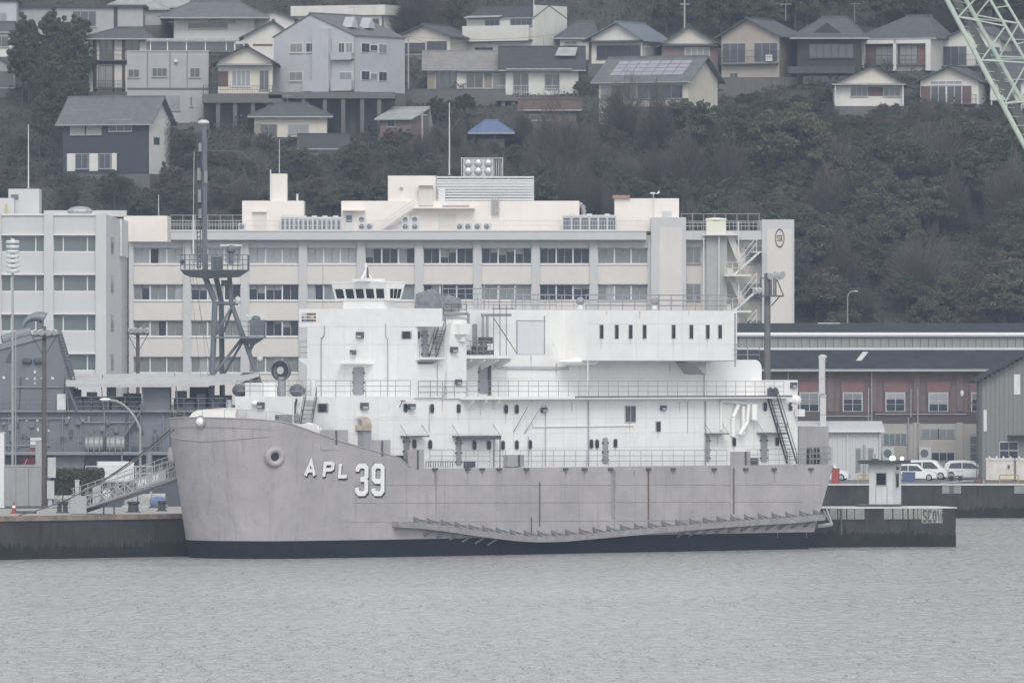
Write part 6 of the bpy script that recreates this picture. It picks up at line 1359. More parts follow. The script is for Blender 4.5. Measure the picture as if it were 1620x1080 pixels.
class House:
    def __init__(s, label, x0, c, x1, ye, yb, Y, wall, yaw=18, name='house', cat='house', group=None, found=7, dep=None):
        """x0..c front face, c..x1 the side face (x1 = c when none shows); side on the left if x1 < x0"""
        s.Y = Y; s.s = F/Y; s.left = x1 < x0
        ph = R(yaw) if x1 != c else 0
        s.cos, s.sin = math.cos(ph), math.sin(ph)
        if s.left: s.W = (c-x0)/s.s/s.cos; s.D = (x0-x1)/s.s/max(.05, s.sin)
        else: s.W = (c-x0)/s.s/s.cos; s.D = (x1-c)/s.s/max(.05, s.sin) if x1 != c else (dep or 8)
        if dep: s.D = dep
        corner = x0 if s.left else c; p = at(corner, yb, Y); rz = ph if s.left else -ph
        if not s.left: p = p - Vector((math.cos(rz), math.sin(rz), 0))*s.W
        s.o = empty(name, p, rz, label=label, cat=cat); s.corner = corner; s.h = (yb-ye)/s.s; s.yb = yb; s.x0 = x0; s.wall = wall
        if group: s.o['group'] = group
        s.face = None
        MB().box(0, s.W, 0, s.D, -.0, s.h).build('wall', wall, s.o); MB().box(-.12, s.W+.12, -.12, s.D+.1, -found, 0).build('foundation', HCON, s.o)
    def fx(s, px): return (px - s.x0)/s.s/s.cos
    def sy(s, px): return abs(px - s.corner)/s.s/max(.05, s.sin)
    def z(s, py): return (s.yb - py)/s.s
    def win(s, x0, y0, x1, y1, n=2, m=None, fr=None, face='f', rows=1, name='window', recess=False):
        m = m or HGL; fr = fr or GALV; z0, z1 = s.z(y1), s.z(y0)
        if face == 'f':
            a, b = s.fx(x0), s.fx(x1); o = MB().box(a-.06, b+.06, -.09, .02, z0-.06, z1+.06).build(name, fr, s.o); MB().box(a-.12, b+.12, -.2, -.02, z0-.14, z0-.06).build('sill', fr, o)
            for k in range(n):
                for j in range(rows): piece('pane', m, o, a+(b-a)*k/n+.04, a+(b-a)*(k+1)/n-.04, -.12, -.05, z0+(z1-z0)*j/rows+.03, z0+(z1-z0)*(j+1)/rows-.03)
        else:
            a, b = sorted((s.sy(x0), s.sy(x1))); X = 0 if s.left else s.W; d = -1 if s.left else 1; o = MB().box(X+d*.09, X-d*.02, a-.06, b+.06, z0-.06, z1+.06).build(name, fr, s.o)
            for k in range(n): piece('pane', m, o, min(X+d*.05, X+d*.12), max(X+d*.05, X+d*.12), a+(b-a)*k/n+.04, a+(b-a)*(k+1)/n-.04, z0+.03, z1-.03)
        return s
    def panel(s, x0, y0, x1, y1, m, name='wall_panel', d=.05, d0=0): MB().box(s.fx(x0), s.fx(x1), d0-d, d0+.01, s.z(y1), s.z(y0)).build(name, m, s.o); return s
    def rail(s, x0, x1, y0, y1, out=.9, m=DARKM, solid=None):
        a, b, z = s.fx(x0), s.fx(x1), s.z(y1); bal = MB().box(a, b, -out, .02, z-.15, z).build('balcony', HCON, s.o)
        if solid: MB().box(a, b, -out-.02, -out+.08, z-.15, s.z(y0)).build('parapet', solid, bal)
        else: mb = MB(); railing(mb, [(a,0,z),(a,-out+.05,z),(b,-out+.05,z),(b,0,z)], (y1-y0)/s.s, .03, 2, .35, .02); mb.build('rail', m, bal)
        return s
    def hood(s, x0, x1, y, out=1.0, m=None, slope=.25): MB().px_([(0, s.z(y)+slope), (-out, s.z(y)), (-out, s.z(y)-.08), (0, s.z(y)+slope-.1)], s.fx(x0), s.fx(x1)).build('awning', m or RG, s.o); return s
    def roof(s, kind, yr, m, ov=.7, off=.5, gable=None, side_m=None, x0=None, x1=None, z0=None, ridge=None):
        W, D, h = s.W, s.D, (s.z(z0) if z0 else s.h); hr = (s.yb-yr)/s.s - h; th = .16
        a, b = (s.fx(x0) if x0 else 0), (s.fx(x1) if x1 else W); gm = gable or s.wall
        if kind == 'gx':
            ym = D*off; k = hr/ym
            MB().px_([(-ov, h-ov*k), (ym, h+hr), (ym, h+hr+th), (-ov, h-ov*k+th)], a-ov, b+ov).build('roof_slope', m, s.o); k2 = hr/(D-ym)
            MB().px_([(ym, h+hr), (D+ov, h-ov*k2), (D+ov, h-ov*k2+th), (ym, h+hr+th)], a-ov, b+ov).build('roof_slope', m, s.o)
            MB().box(a-ov, b+ov, ym-.18, ym+.18, h+hr+.05, h+hr+.36).build('ridge', m, s.o)
            for X in (a, b-.15): MB().px_([(0, h), (D, h), (ym, h+hr)], X, X+.15).build('gable', gm, s.o)
            MB().box(a-ov, b+ov, -ov-.1, -ov, h-ov*k-.06, h-ov*k+.1).build('gutter', GALV, s.o)
        elif kind == 'gy':
            xm = a + (b-a)*off; kl = hr/(xm-a); kr = hr/(b-xm)
            MB().py_([(a-ov, h-ov*kl), (xm, h+hr), (xm, h+hr+th), (a-ov, h-ov*kl+th)], -ov, D+ov).build('roof_slope', m, s.o); MB().py_([(xm, h+hr), (b+ov, h-ov*kr), (b+ov, h-ov*kr+th), (xm, h+hr+th)], -ov, D+ov).build('roof_slope', m, s.o)
            MB().box(xm-.18, xm+.18, -ov, D+ov, h+hr+.05, h+hr+.34).build('ridge', m, s.o); MB().py_([(a, h), (b, h), (xm, h+hr)], 0, .15).build('gable', gm, s.o); MB().py_([(a, h), (b, h), (xm, h+hr)], D-.15, D).build('gable', gm, s.o)
        elif kind == 'hip':
            ym = D/2; r0, r1 = ridge or (.33, .67); ra, rb = a+(b-a)*r0, a+(b-a)*r1; z = h - .12; e = [(a-ov,-ov,z), (b+ov,-ov,z), (b+ov,D+ov,z), (a-ov,D+ov,z)]; R0, R1 = (ra,ym,h+hr), (rb,ym,h+hr)
            for q in ([e[0],e[1],R1,R0], [e[1],e[2],R1], [e[2],e[3],R0,R1], [e[3],e[0],R0]):
                n = len(q); up = [Vector(p)+Vector((0,0,th)) for p in q]; MB().add(list(q)+up, [tuple(range(n))[::-1], tuple(range(n,2*n))] + [(i,(i+1)%n,n+(i+1)%n,n+i) for i in range(n)]).build('roof_slope', m, s.o)
            MB().box(ra-.2, rb+.2, ym-.18, ym+.18, h+hr+.05, h+hr+.42).build('ridge', m, s.o)
            for c_, r_ in ((e[0],R0),(e[1],R1)): MB().tube(Vector(c_)+Vector((0,0,th)), Vector(r_)+Vector((0,0,th)), .13, 5).build('hip_ridge', m, s.o)
            MB().box(a-ov, b+ov, -ov-.08, -ov, z-.08, z+.1).build('gutter', GALV, s.o)
        elif kind == 'flat': MB().box(a-ov, b+ov, -ov, D+ov, h, h+hr).build('roof_slab', m, s.o)
        elif kind == 'shed': MB().px_([(-ov, h), (D+ov, h+hr), (D+ov, h+hr+th), (-ov, h+th)], a-ov, b+ov).build('roof_slope', m, s.o)
        return s
def YB(yb): return 1400 + (275-yb)*.42
def deck(label, x0, x1, y0, y1, cols, yc, Y):
    o = empty('concrete_terrace', at((x0+x1)/2, yc, Y), 0, label=label, cat='terrace'); s_ = Y/F; w = (x1-x0)*s_; MB().box(-w/2, w/2, -.6, 9, (yc-y1)*s_, (yc-y0)*s_).build('slab', HCON, o); 
    for px in cols: X = wx(px, Y)-o.location.x; MB().box(X-.28, X+.28, -.3, .3, -3, (yc-y1)*s_).build('column', HCON, o)
    MB().box(-w/2, w/2, 5, 9, -6, (yc-y1)*s_).build('back_wall', HCON, o)

h = House('dark navy house with white gable end in front of the hillside', 97, 236, 266, 190, 275, YB(275), HNV, 20); h.roof('gx', 154, RSO, .8, .5, gable=HW).win(110,197,132,212,1,HGC).win(136,197,159,212,1,HGC).win(172,189,208,207,3)
for a, b in ((104,117),(140,154),(176,184)): h.panel(a,242,b,270,HW)
MB().box(h.W+.0, h.W+.06, 0.02, h.D-.02, 0, h.h).build('gable_wall', HW, h.o); h.win(242,217,250,228,1,face='s').win(118,243,138,266,2); h.win(156,243,174,266,2); h.panel(186,242,234,274,HNV,'entrance_panel',.12)
h = House('boxy grey apartment block with flat roof above the navy house', 201, 330, 330, 82, 196, YB(196)+4, HGR2, 0, dep=9); h.roof('flat', 80, HGR2, .1)
for x in (233,269,296): h.panel(x-.6,80,x+.6,140,HCON,'panel_joint',.04)
h.panel(201,139,330,142,HCON,'floor_band',.08); h.win(203,110,220,122,2).win(241,108,264,121,3).win(301,108,316,122,2).win(250,151,285,174,2,HGC).win(301,153,304,168,1); MB().box(h.fx(276), h.fx(281), -.5, 0, h.z(99), h.z(94)).build('wall_lamp', LAMPG, h.o)
h = House('glazed roof pergola on the grey apartment block', 237, 372, 372, 66, 80, YB(196)+9, HGL, 0, name='roof_pergola', cat='pergola', found=.3, dep=4); h.roof('shed', 61, RLT, .5); [h.panel(x-.8,62,x+.8,80,FRW,'post',.08) for x in (238,265,295,325,358,371)]
h = House('two-storey timber and white house with hipped roof beside the bamboo', 141, 232, 232, 61, 145, YB(145), HW, 0, dep=10); h.roof('hip', 45, RG, 1.4, ridge=(.45,.9)).win(158,64,178,95,2,fr=SHB).win(198,63,220,79,2,fr=SHB).win(156,104,178,138,2,HGC,SHB); [h.panel(a,60,b,145,HBR,'timber_post',.1) for a, b in ((147,153),(178,181),(193,198))]; h.panel(141,95,232,102,HBR,'timber_band',.12); h.rail(146,200,80,95,.9,HBR).rail(150,198,128,139,.6)
h = House('cream gabled house with lattice windows standing on the concrete terrace', 345, 431, 431, 97, 148, 1434, HCR, 0, dep=11); h.roof('gy', 73, RD, 1.0, .52).win(367,112,396,136,4,HGC,FRW).win(411,112,425,142,2).panel(345,113,361,137,HBR).hood(343,431,103,1.2,RLT).rail(322,431,136,149,2.2,HBR)
deck('concrete terrace on columns below the cream gabled house', 320, 446, 150, 163, (345,372,400,425), 215, 1431)
h = House('large pale grey house with mauve roof, dormers and corner balconies', 431, 562, 620, 57, 145, 1434, HGR, 32, dep=13); h.roof('gy', 22, RPU, .15, .45)
for q in ((458,67,478,81),(484,67,497,81),(457,112,478,126),(537,114,557,126),(536,68,545,83),(548,68,558,83)): h.win(*q, 2, random.choice([HGL,HGC]), FRW)
for q in ((571,68,583,82),(585,70,595,79),(598,68,610,82),(571,112,583,126),(585,115,595,124),(598,112,610,126)): h.win(*q, 2, random.choice([HGL,HGC]), FRW, 's')
h.panel(523,60,524.5,145,GALV,'downpipe',.14).panel(561,58,562,145,GALV,'downpipe',.14); h.rail(527,560,83,93,.7,solid=HGR).rail(482,524,126,142,.7,solid=HGR).rail(527,560,126,142,.7,solid=HGR); h.panel(497,45,523,145,HGR,'corner_bay',.7)
for py in (40,): 
    for k, yy in enumerate((3.0, 7.4)):
        zc_ = h.h + (57-40)/h.s; xx = h.W*.74; mb = MB(); mb.px_([(yy-1.0, zc_-.2), (yy+1.0, zc_-.2), (yy, zc_+1.3)], xx, xx+1.6); mb.build('dormer', HGR, h.o)
deck('high concrete terrace on columns below the large grey house', 425, 625, 146, 156, (446,480,514,543,573,600), 212, 1431)
h = House('white flat-roofed house behind the large grey house', 467, 606, 640, 24, 60, YB(60), HW, 25, dep=9); h.roof('flat', 8, HW, .6).win(520,30,600,44,3).panel(604,26,607,58,SHB)
h = House('white gabled house half hidden left of the large grey house', 385, 466, 466, 58, 100, YB(95), HW, 0, dep=9); h.roof('gy', 34, RG, .8, .58).panel(400,70,431,73,SHB)
h = House('small white gabled house highest behind the large grey house', 398, 466, 466, 30, 60, YB(58), HW, 0, dep=8); h.roof('gy', 17, RG, .7, .5)
h = House('white house with broad hipped roof above the glazed pergola', 275, 402, 402, 28, 70, YB(66), HW, 0, dep=11); h.roof('hip', 3, RSO, 2.2, ridge=(.2,.8)).win(298,37,360,45,3,SHG).win(330,32,372,37,3)
h = House('long grey rendered building behind the bamboo', 27, 226, 226, 12, 70, YB(75), HGR2, 0, dep=10); h.roof('flat', 8, RD, .5).win(115,18,152,42,3).panel(180,10,186,45,HNV,'downpipe')
h = House('pale clad house at the left edge behind the bamboo', -40, 26, 26, 2, 90, YB(92), HGR, 0, dep=9); h.roof('flat', -6, RD, .4).win(-8,21,10,36,2,HGC)
h = House('white house at the left edge above the carport', -30, 18, 18, 50, 90, YB(98)-3, HW, 0, dep=8); h.roof('gx', 36, RG, .5).win(-10,58,14,74,2)
h = House('small carport with pale roof at the left edge', -30, 24, 24, 108, 140, YB(140), HGR2, 0, dep=6, name='carport', cat='carport'); h.roof('gy', 88, RG, .4, .4).panel(-20,113,21,138,HGL)
h = House('grey hipped roof house at the top left corner', 165, 262, 262, 14, 40, YB(40), HGR2, 0, dep=9); h.roof('hip', -4, RLT, .6)
h = House('small house with low grey hipped roof below the terrace columns', 402, 517, 517, 184, 217, YB(217), HCR, 0, dep=9); h.roof('hip', 165, RG, .9, ridge=(.28,.72)).win(412,197,438,216,2,HGL,SHG).win(456,197,488,211,2,HGC).panel(402,196,412,217,SHG)
h = House('collapsed grey-roofed hut sunk in the bushes', 483, 540, 540, 230, 246, YB(246), HGR2, 0, dep=6, name='hut', cat='hut'); h.roof('gx', 214, RD, 1.2).panel(503,232,540,246,HGL)
h = House('small brown shed with light sheet roof', 601, 650, 668, 187, 212, YB(212), HPK, 28, name='shed', cat='shed', dep=5); h.roof('gx', 171, RLT, .6, .9).win(613,190,625,200,2)
h = House('long low house with mottled pale roof', 676, 806, 806, 107, 142, YB(140), HW, 0, dep=9); h.roof('gx', 82, RMOT, .8, .5).win(690,112,722,140,3,HGL,SHB).win(738,116,764,139,2).win(780,118,798,139,2,HGC).panel(676,115,688,140,SHG).panel(766,116,778,139,SHG).hood(726,796,113,1.1,RG)
h = House('white house with dark roof and rooftop water heater beside the mottled roof', 800, 915, 915, 105, 150, YB(146), HW, 0, dep=9); h.roof('gx', 75, RD, 1.1, .5).win(812,115,836,146,2).win(862,117,885,140,2).hood(800,905,110,1.5,RLT).rail(786,892,136,154,2.0,FRW)
MB().add([(h.fx(878), h.D*.12, h.z(88)), (h.fx(910), h.D*.12, h.z(88)), (h.fx(914), h.D*.33, h.z(74)), (h.fx(884), h.D*.33, h.z(74))], [(0,1,2,3)]).build('water_heater', RLT, h.o)
deck('concrete terrace on posts below the dark-roofed white house', 785, 900, 154, 160, (796,812), 186, YB(150)-3)
h = House('low brown-roofed house in the bushes', 828, 912, 912, 172, 192, YB(196), HPK, 0, dep=7); h.roof('gx', 159, RBRN, .8, .5).win(808+30,182,870,190,2)
h = House('small hut with bright blue sheet roof in the thicket', 757, 797, 797, 210, 220, YB(222)+4, HDK, 0, dep=6, found=1.5, name='hut', cat='hut'); h.roof('hip', 193, RBLUE, 1.5, ridge=(.25,.75))
h = House('white two-storey house with long white balcony and tall blank side wall', 738, 845, 904, 28, 85, YB(85), HW, 32, dep=9); h.roof('gx', 9, RD, .1, .45).win(752,74,780,84,3).win(794,74,820,84,3).win(768,31,790,40,3).win(808,28,842,40,4).rail(738,843,40,63,1.2,solid=HW).hood(740,795,26,1.2,RLT)
h.panel(844,0,845,85,HW); MB().box(h.W-.1, h.W+.08, 0, h.D, 0, h.h+(28-8)/h.s).build('blank_side_wall', HW, h.o)
h = House('white house with light blue roof and brown glazed veranda', 932, 1016, 1062, 61, 100, YB(100), HW, 24, dep=9); h.roof('gy', 36, RBL, .9, .55).win(945,72,1013,92,5,HGL,SHB).hood(930,1016,66,1.2,RG).panel(932,60,936,100,HBR)
h = House('white wing with dark hipped roof left of the brown veranda', 886, 940, 940, 60, 95, YB(95)+6, HW, 0, dep=9); h.roof('hip', 35, RG, .8, ridge=(.5,.98)).win(893,66,912,70,2)
h = House('rose-brown house with arched white gable', 1047, 1136, 1136, 70, 105, YB(105), HPK, 0, dep=9); h.roof('gy', 42, RG, .8, .48, gable=HCR).win(1084,76,1122,88,4,HGC,FRW).hood(1047,1136,72,.9,RG)
h = House('house with solar panels on its grey roof', 948, 1088, 1134, 124, 205, YB(205), HCR, 26, dep=10); h.roof('gx', 90, RSO, .9, .5).win(952,134,968,155,1,HGC).win(969,134,998,155,2).win(1010,134,1080,155,4,HGL).panel(948,155,1088,158,HCON,'floor_band',.1).panel(998,124,1001,155,GALV,'downpipe',.1).panel(962,168,1082,205,HGL,'lower_glazing',.06)
hr_ = (205-90)/h.s - h.h; kk = hr_/(h.D*.5)
sp = MB(); 
for r_ in range(4):
    for c_ in range(7):
        y0, y1 = h.D*(.06+.09*r_), h.D*(.06+.09*r_+.08); X0_, X1_ = h.W*(.1+.118*c_), h.W*(.1+.118*c_+.11); off_ = .2
        MB().add([(X0_,y0,h.h+kk*y0+off_),(X1_,y0,h.h+kk*y0+off_),(X1_,y1,h.h+kk*y1+off_),(X0_,y1,h.h+kk*y1+off_)], [(0,1,2,3)]).build('solar_panel', SOLAR, h.o)
h = House('beige gabled house with two dark balcony windows', 1142, 1233, 1262, 56, 125, YB(122), HBE, 22, dep=10); h.roof('gy', 30, RG, .8, .46).win(1144,68,1180,99,3).win(1194,68,1230,98,3).win(1156,115,1168,125,2).rail(1143,1232,80,100,.9); MB().box(h.fx(1214), h.fx(1224), -.7, -.2, h.z(97), h.z(87)).build('condenser', LAMPG, h.o)
MB().tube((h.W*.9, 5, h.z(32)), (h.W*.9, 5, h.z(5)), .05, 5).build('tv_aerial', GALV, h.o); MB().box(h.W*.9-.9, h.W*.9+.9, 4.95, 5.05, h.z(5.5), h.z(4.5)).build('aerial_boom', GALV, h.o)
h = House('dark old timber house with layered grey tile roof', 1262, 1362, 1362, 60, 135, YB(130), HDK, 0, dep=11); h.roof('hip', 28, RG, 1.2, ridge=(.42,.8)); h.win(1280,70,1350,92,6,HGL,HDK).hood(1246,1352,116,2.2,RD,1.0).win(1270,120,1340,134,5,HGL,HDK)
MB().py_([(h.W*.22,h.h+.5),(h.W*.72,h.h+.5),(h.W*.46,h.h+2.2)], .3, 1.2).build('decorative_gable', HDK, h.o)
h = House('white house with double arched loggia and hipped tile roof', 1367, 1475, 1492, 60, 112, YB(112), HW, 18, dep=10); h.roof('hip', 26, RG, .9, ridge=(.5,.85)); h.panel(1371,70,1416,102,HGL,'loggia_recess',.02).panel(1421,69,1467,102,HGL,'loggia_recess',.02)
for a, b in ((1367,1371),(1416,1421),(1467,1475)): h.panel(a,60,b,112,HW,'loggia_pillar',.9)
h.panel(1371,60,1467,69,HW,'loggia_beam',.9); h.win(1387,73,1414,101,3,HGC,SHB,rows=2).win(1425,73,1452,101,3,HGC,SHB,rows=2).panel(1453,72,1466,102,mat('screen terracotta', (.2,.12,.1), .8),'screen',.1).panel(1371,72,1386,102,SHB,'shutter',.1).rail(1371,1467,88,102,.85)
h = House('white gabled house behind the crane boom', 1492, 1584, 1612, 62, 106, YB(106), HW, 20, dep=9); h.roof('gy', 40, RG, .8, .55).win(1494,73,1530,103,3).win(1545,75,1582,101,3).rail(1492,1560,86,104,.9)
h = House('white house with wide gable and veranda above the thicket', 1320, 1430, 1430, 133, 168, YB(168), HW, 0, dep=10); h.roof('gy', 105, RD, .7, .55, gable=HCR).win(1346,138,1372,152,3).win(1398,138,1424,152,3).panel(1373,138,1397,152,SHB,'shutter').hood(1316,1432,134,1.3,RLT,.2); [h.panel(x-.7,136,x+.7,166,FRW,'post',1.1,-.0) for x in (1321,1428)]
h = House('white gabled house with brown shutters below the crane boom', 1457, 1548, 1564, 127, 165, YB(165), HW, 16, dep=10); h.roof('gy', 106, RG, .9, .5, gable=HCR).win(1473,128,1522,133,4,HGC,FRW).win(1474,136,1497,163,2,HGL,FRW).win(1499,136,1522,163,2,HGL,FRW).panel(1458,136,1473,163,SHB,'shutter',.1).panel(1523,136,1537,163,SHB,'shutter',.1).rail(1476,1545,150,164,.8)
h = House('white house on a posted terrace at the right edge', 1567, 1640, 1640, 120, 160, YB(160), HW, 0, dep=9); h.roof('gx', 84, RG, .8, .5).win(1580,126,1615,150,3).rail(1566,1640,146,159,1.6,FRW); [h.panel(x-.7,160,x+.7,185,FRW,'post',1.6,-.1) for x in (1568,1592,1615)]
h = House('dark-roofed house at the top right corner behind the crane', 1588, 1660, 1660, 62, 100, YB(95), HGR2, 0, dep=9); h.roof('hip', 34, RD, .8); h.win(1600,68,1640,86,3)
h = House('cream gabled house with dark windows behind the grey utility pole', 630, 712, 736, 57, 86, YB(86), HCR, 22, dep=9); h.roof('gy', 40, RG, .8, .5).win(634,68,672,82,4,HGL,HDK).win(676,66,706,82,3,HGL,HDK)
h = House('dark brown house at the top behind the cream gabled house', 622, 692, 692, 12, 48, YB(46), HBR, 0, dep=8); h.roof('gx', -6, RD, .6).win(636,18,676,32,3)
h = House('grey house with light sheet roof at the top left of the hipped roofs', 236, 300, 300, 10, 40, YB(34), HGR, 0, dep=8); h.roof('gx', -8, RLT, .5).win(246,16,288,26,3)
# concrete grid on the slope, top
CG = empty('slope_grid', at(975, 28, 1530), 0, label='concrete lattice stabilising the slope at the top of the hill', cat='retaining grid'); s_ = 1530/F
for k in range(5): x = (-62+k*29)*s_; MB().add([(x-.35,0,0),(x+.35,0,0),(x+3.9,16,6.5),(x+3.2,16,6.5),(x-.35,-.6,.3),(x+.35,-.6,.3),(x+3.9,15.4,6.8),(x+3.2,15.4,6.8)], [(4,5,6,7),(0,1,5,4),(1,2,6,5),(2,3,7,6),(3,0,4,7)]).build('rib', HCON, CG)
for k in range(3): MB().box(-66*s_+k*1.4, 62*s_+k*1.4, k*6-.7, k*6+.2, k*2.4, k*2.4+.6).build('beam', HCON, CG)
# retaining walls
for lb, x0, x1, y0, y1, Y in (('dark concrete retaining wall under the mottled-roof house', 606, 800, 142, 160, YB(150)-1), ('low pale retaining wall above the navy house', 270, 332, 196, 204, YB(200)), ('grey retaining wall below the beige house', 1137, 1262, 124, 140, YB(124))):
    o = empty('retaining_wall', at((x0+x1)/2, y1, Y), 0, label=lb, cat='wall'); w = (x1-x0)*Y/F; hh_ = (y1-y0)*Y/F; n = max(4, int(w/1.8))
    for k in range(n): piece('panel', HCON, o, -w/2+w*k/n+.02, -w/2+w*(k+1)/n-.02, 0, .6, -3, hh_)
    MB().box(-w/2, w/2, -.06, .66, hh_, hh_+.14).build('coping', HCON, o)
# poles on the hill
for px, y0, y1, lb in ((646,55,140,'grey utility pole right of the large grey house'),(1083,0,60,'thin pole at the top of the hill'),(668,175,212,'thin pale pole beside the brown shed')):
    Y = YB(y1)-2; o = empty('utility_pole', at(px, y1, Y), 0, label=lb, cat='utility pole'); hh_ = (y1-y0)*Y/F; MB().tube((0,0,-2), (0,0,hh_), .16, 8, .11).build('shaft', GALV, o); MB().box(-.7, .7, -.06, .06, hh_-.7, hh_-.58).build('crossarm', GALV, o)
g = at(1341, 511, 1352); o = empty('hill_street_lamp', Vector((g.x, 1352, tz(g.x, 1352))), 0, label='curved street lamp in front of the wood above the warehouse roof', cat='street lamp'); zt_ = wz(470, 1352)-o.location.z; MB().path([(0,0,-.5),(0,0,zt_),(.15,0,zt_+.5),(.5,0,zt_+.75),(1.0,0,zt_+.8)], .07, 6).build('post', GALV, o); MB().ball((1.1,0,zt_+.78), .25, 8, 6, (1.3,.6,.35)).build('lamp_head', LAMPG, o)

# aerials and wires
def aerial(px, y0, y1, Y, lb):
    o = empty('tv_aerial', at(px, y1, Y), 0, label=lb, cat='aerial'); hh_ = (y1-y0)*Y/F; MB().tube((0,0,-.5), (0,0,hh_), .04, 5).build('mast', GALV, o); MB().tube((-.8,0,hh_-.2), (.8,0,hh_-.2), .03, 5).build('boom', GALV, o)
    for k in range(5): MB().tube((-.7+k*.35,-.4,hh_-.2), (-.7+k*.35,.4,hh_-.2), .02, 4).build('element', GALV, o)
for px, y0, y1, Y, lb in ((1352,4,34,1480,'thin television aerial above the dark timber house'),(300,-12,6,1495,'thin television aerial above the broad hipped roof'),(560,10,30,1440,'thin television aerial above the large grey house'),(860,58,78,1460,'thin television aerial above the dark-roofed white house'),(455,150,168,1430,'thin television aerial above the small hipped house'),(1020,72,92,1440,'thin television aerial above the solar-panel house')): aerial(px, y0, y1, Y, lb)
WIRE = mat('wire dark', (.05,.05,.055), .7)
def wire(a, b, sag, lb):
    pts = []
    for i in range(11): t = i/10; p = a.lerp(b, t); p.z -= sag*4*t*(1-t); pts.append(p)
    MB().path(pts, .022, 3).build('power_line', WIRE, label=lb, cat='wire')
pA = at(646, 58, 1454)
for k, (px, py, Y) in enumerate(((740, 66, 1476), (560, 60, 1445), (900, 52, 1480), (430, 60, 1442))): wire(pA, at(px, py, Y), .7, ['power line from the utility pole to the white balcony house','power line from the utility pole to the large grey house','long power line from the utility pole towards the light blue roof','power line from the utility pole past the white gabled house'][k])
# ================================================================ vegetation
def leafmat(name, c, c2):
    m = bpy.data.materials.new(name); m.use_nodes = True; nt = m.node_tree; N = nt.nodes; Lk = nt.links; b = N['Principled BSDF']; b.inputs['Roughness'].default_value = .8; b.inputs['Specular IOR Level'].default_value = .2
    ge = N.new('ShaderNodeNewGeometry'); no = N.new('ShaderNodeTexNoise'); no.inputs['Scale'].default_value = .22; no.inputs['Detail'].default_value = 3; Lk.new(ge.outputs['Position'], no.inputs['Vector'])
    oi = N.new('ShaderNodeObjectInfo'); ri = N.new('ShaderNodeMath'); ri.operation = 'MULTIPLY_ADD'; ri.inputs[1].default_value = .5; Lk.new(oi.outputs['Random'], ri.inputs[0]); Lk.new(no.outputs['Fac'], ri.inputs[2])
    rp_ = N.new('ShaderNodeMapRange'); rp_.inputs[1].default_value = .35; rp_.inputs[2].default_value = 1.05; Lk.new(ri.outputs[0], rp_.inputs[0])
    mx = N.new('ShaderNodeMix'); mx.data_type = 'RGBA'; Lk.new(rp_.outputs[0], mx.inputs[0]); mx.inputs[6].default_value = (*c, 1); mx.inputs[7].default_value = (*c2, 1)
    r2 = N.new('ShaderNodeMapRange'); r2.inputs[3].default_value = .78; r2.inputs[4].default_value = 1.25; Lk.new(ge.outputs['Random Per Island'], r2.inputs[0])
    m2 = N.new('ShaderNodeMix'); m2.data_type = 'RGBA'; m2.blend_type = 'MULTIPLY'; m2.inputs[0].default_value = 1; Lk.new(mx.outputs[2], m2.inputs[6]); Lk.new(r2.outputs[0], m2.inputs[7]); Lk.new(m2.outputs[2], b.inputs['Base Color'])
    tr = N.new('ShaderNodeBsdfTranslucent'); Lk.new(m2.outputs[2], tr.inputs[0]); ms = N.new('ShaderNodeMixShader'); ms.inputs[0].default_value = .35; Lk.new(b.outputs[0], ms.inputs[1]); Lk.new(tr.outputs[0], ms.inputs[2]); Lk.new(ms.outputs[0], N['Material Output'].inputs['Surface'])
    return m
LEAF = [leafmat('evergreen leaves', (.08,.096,.066), (.115,.13,.08)), leafmat('olive leaves', (.11,.115,.074), (.145,.145,.088)), leafmat('dull autumn leaves', (.13,.11,.1), (.165,.135,.115)), leafmat('bare twigs', (.125,.112,.096), (.155,.137,.115)), leafmat('bamboo leaves', (.085,.1,.06), (.125,.14,.08))]
BARK = mat('tree bark', (.07,.06,.055), .9, .2, 3)
def quads_mesh(name, C, A, B, m):
    n = len(C); V = np.empty((n, 4, 3), np.float32); V[:,0] = C-A-B; V[:,1] = C+A-B; V[:,2] = C+A+B; V[:,3] = C-A+B
    me = bpy.data.meshes.new(name); me.vertices.add(n*4); me.vertices.foreach_set('co', V.ravel()); me.loops.add(n*4); me.loops.foreach_set('vertex_index', np.arange(n*4, dtype=np.int32)); me.polygons.add(n); me.polygons.foreach_set('loop_start', np.arange(0, n*4, 4, dtype=np.int32)); me.polygons.foreach_set('loop_total', np.full(n, 4, np.int32)); me.update(); me.validate(); me.materials.append(m); return me
def rdir(n):
    v = rng.normal(size=(n,3)); return v/np.linalg.norm(v, axis=1)[:,None]
def orient(n, s0, s1, asp=.6):
    a = rdir(n); b = np.cross(a, rdir(n)); b /= np.linalg.norm(b, axis=1)[:,None]+1e-9; s = rng.uniform(s0, s1, n)[:,None]; return a*s, b*s*asp
def crown_leafy(name, r, h, m, ncl, per, s0, s1, base, squash=.55):
    """clumps of leaves spread through an uneven crown"""
    d = rdir(ncl); d[:,2] = np.abs(d[:,2])*1.15 - .35; rad = rng.uniform(.45, 1.0, ncl)**.6; lobes = 1 + .22*np.sin(3*np.arctan2(d[:,1], d[:,0]) + rng.uniform(0,6)) + .12*np.sin(5*np.arctan2(d[:,1], d[:,0]))
    cc = d*rad[:,None]*lobes[:,None]*np.array([r, r, h/2]); cc[:,2] += base + h*.45
    cr = rng.uniform(.16, .3, ncl)*r
    P = np.repeat(cc, per, 0) + rdir(ncl*per)*(np.repeat(cr, per)[:,None]*rng.uniform(.3,1,(ncl*per,1)))*np.array([1,1,squash]); A, B = orient(ncl*per, s0, s1); return quads_mesh(name, P, A, B, m)
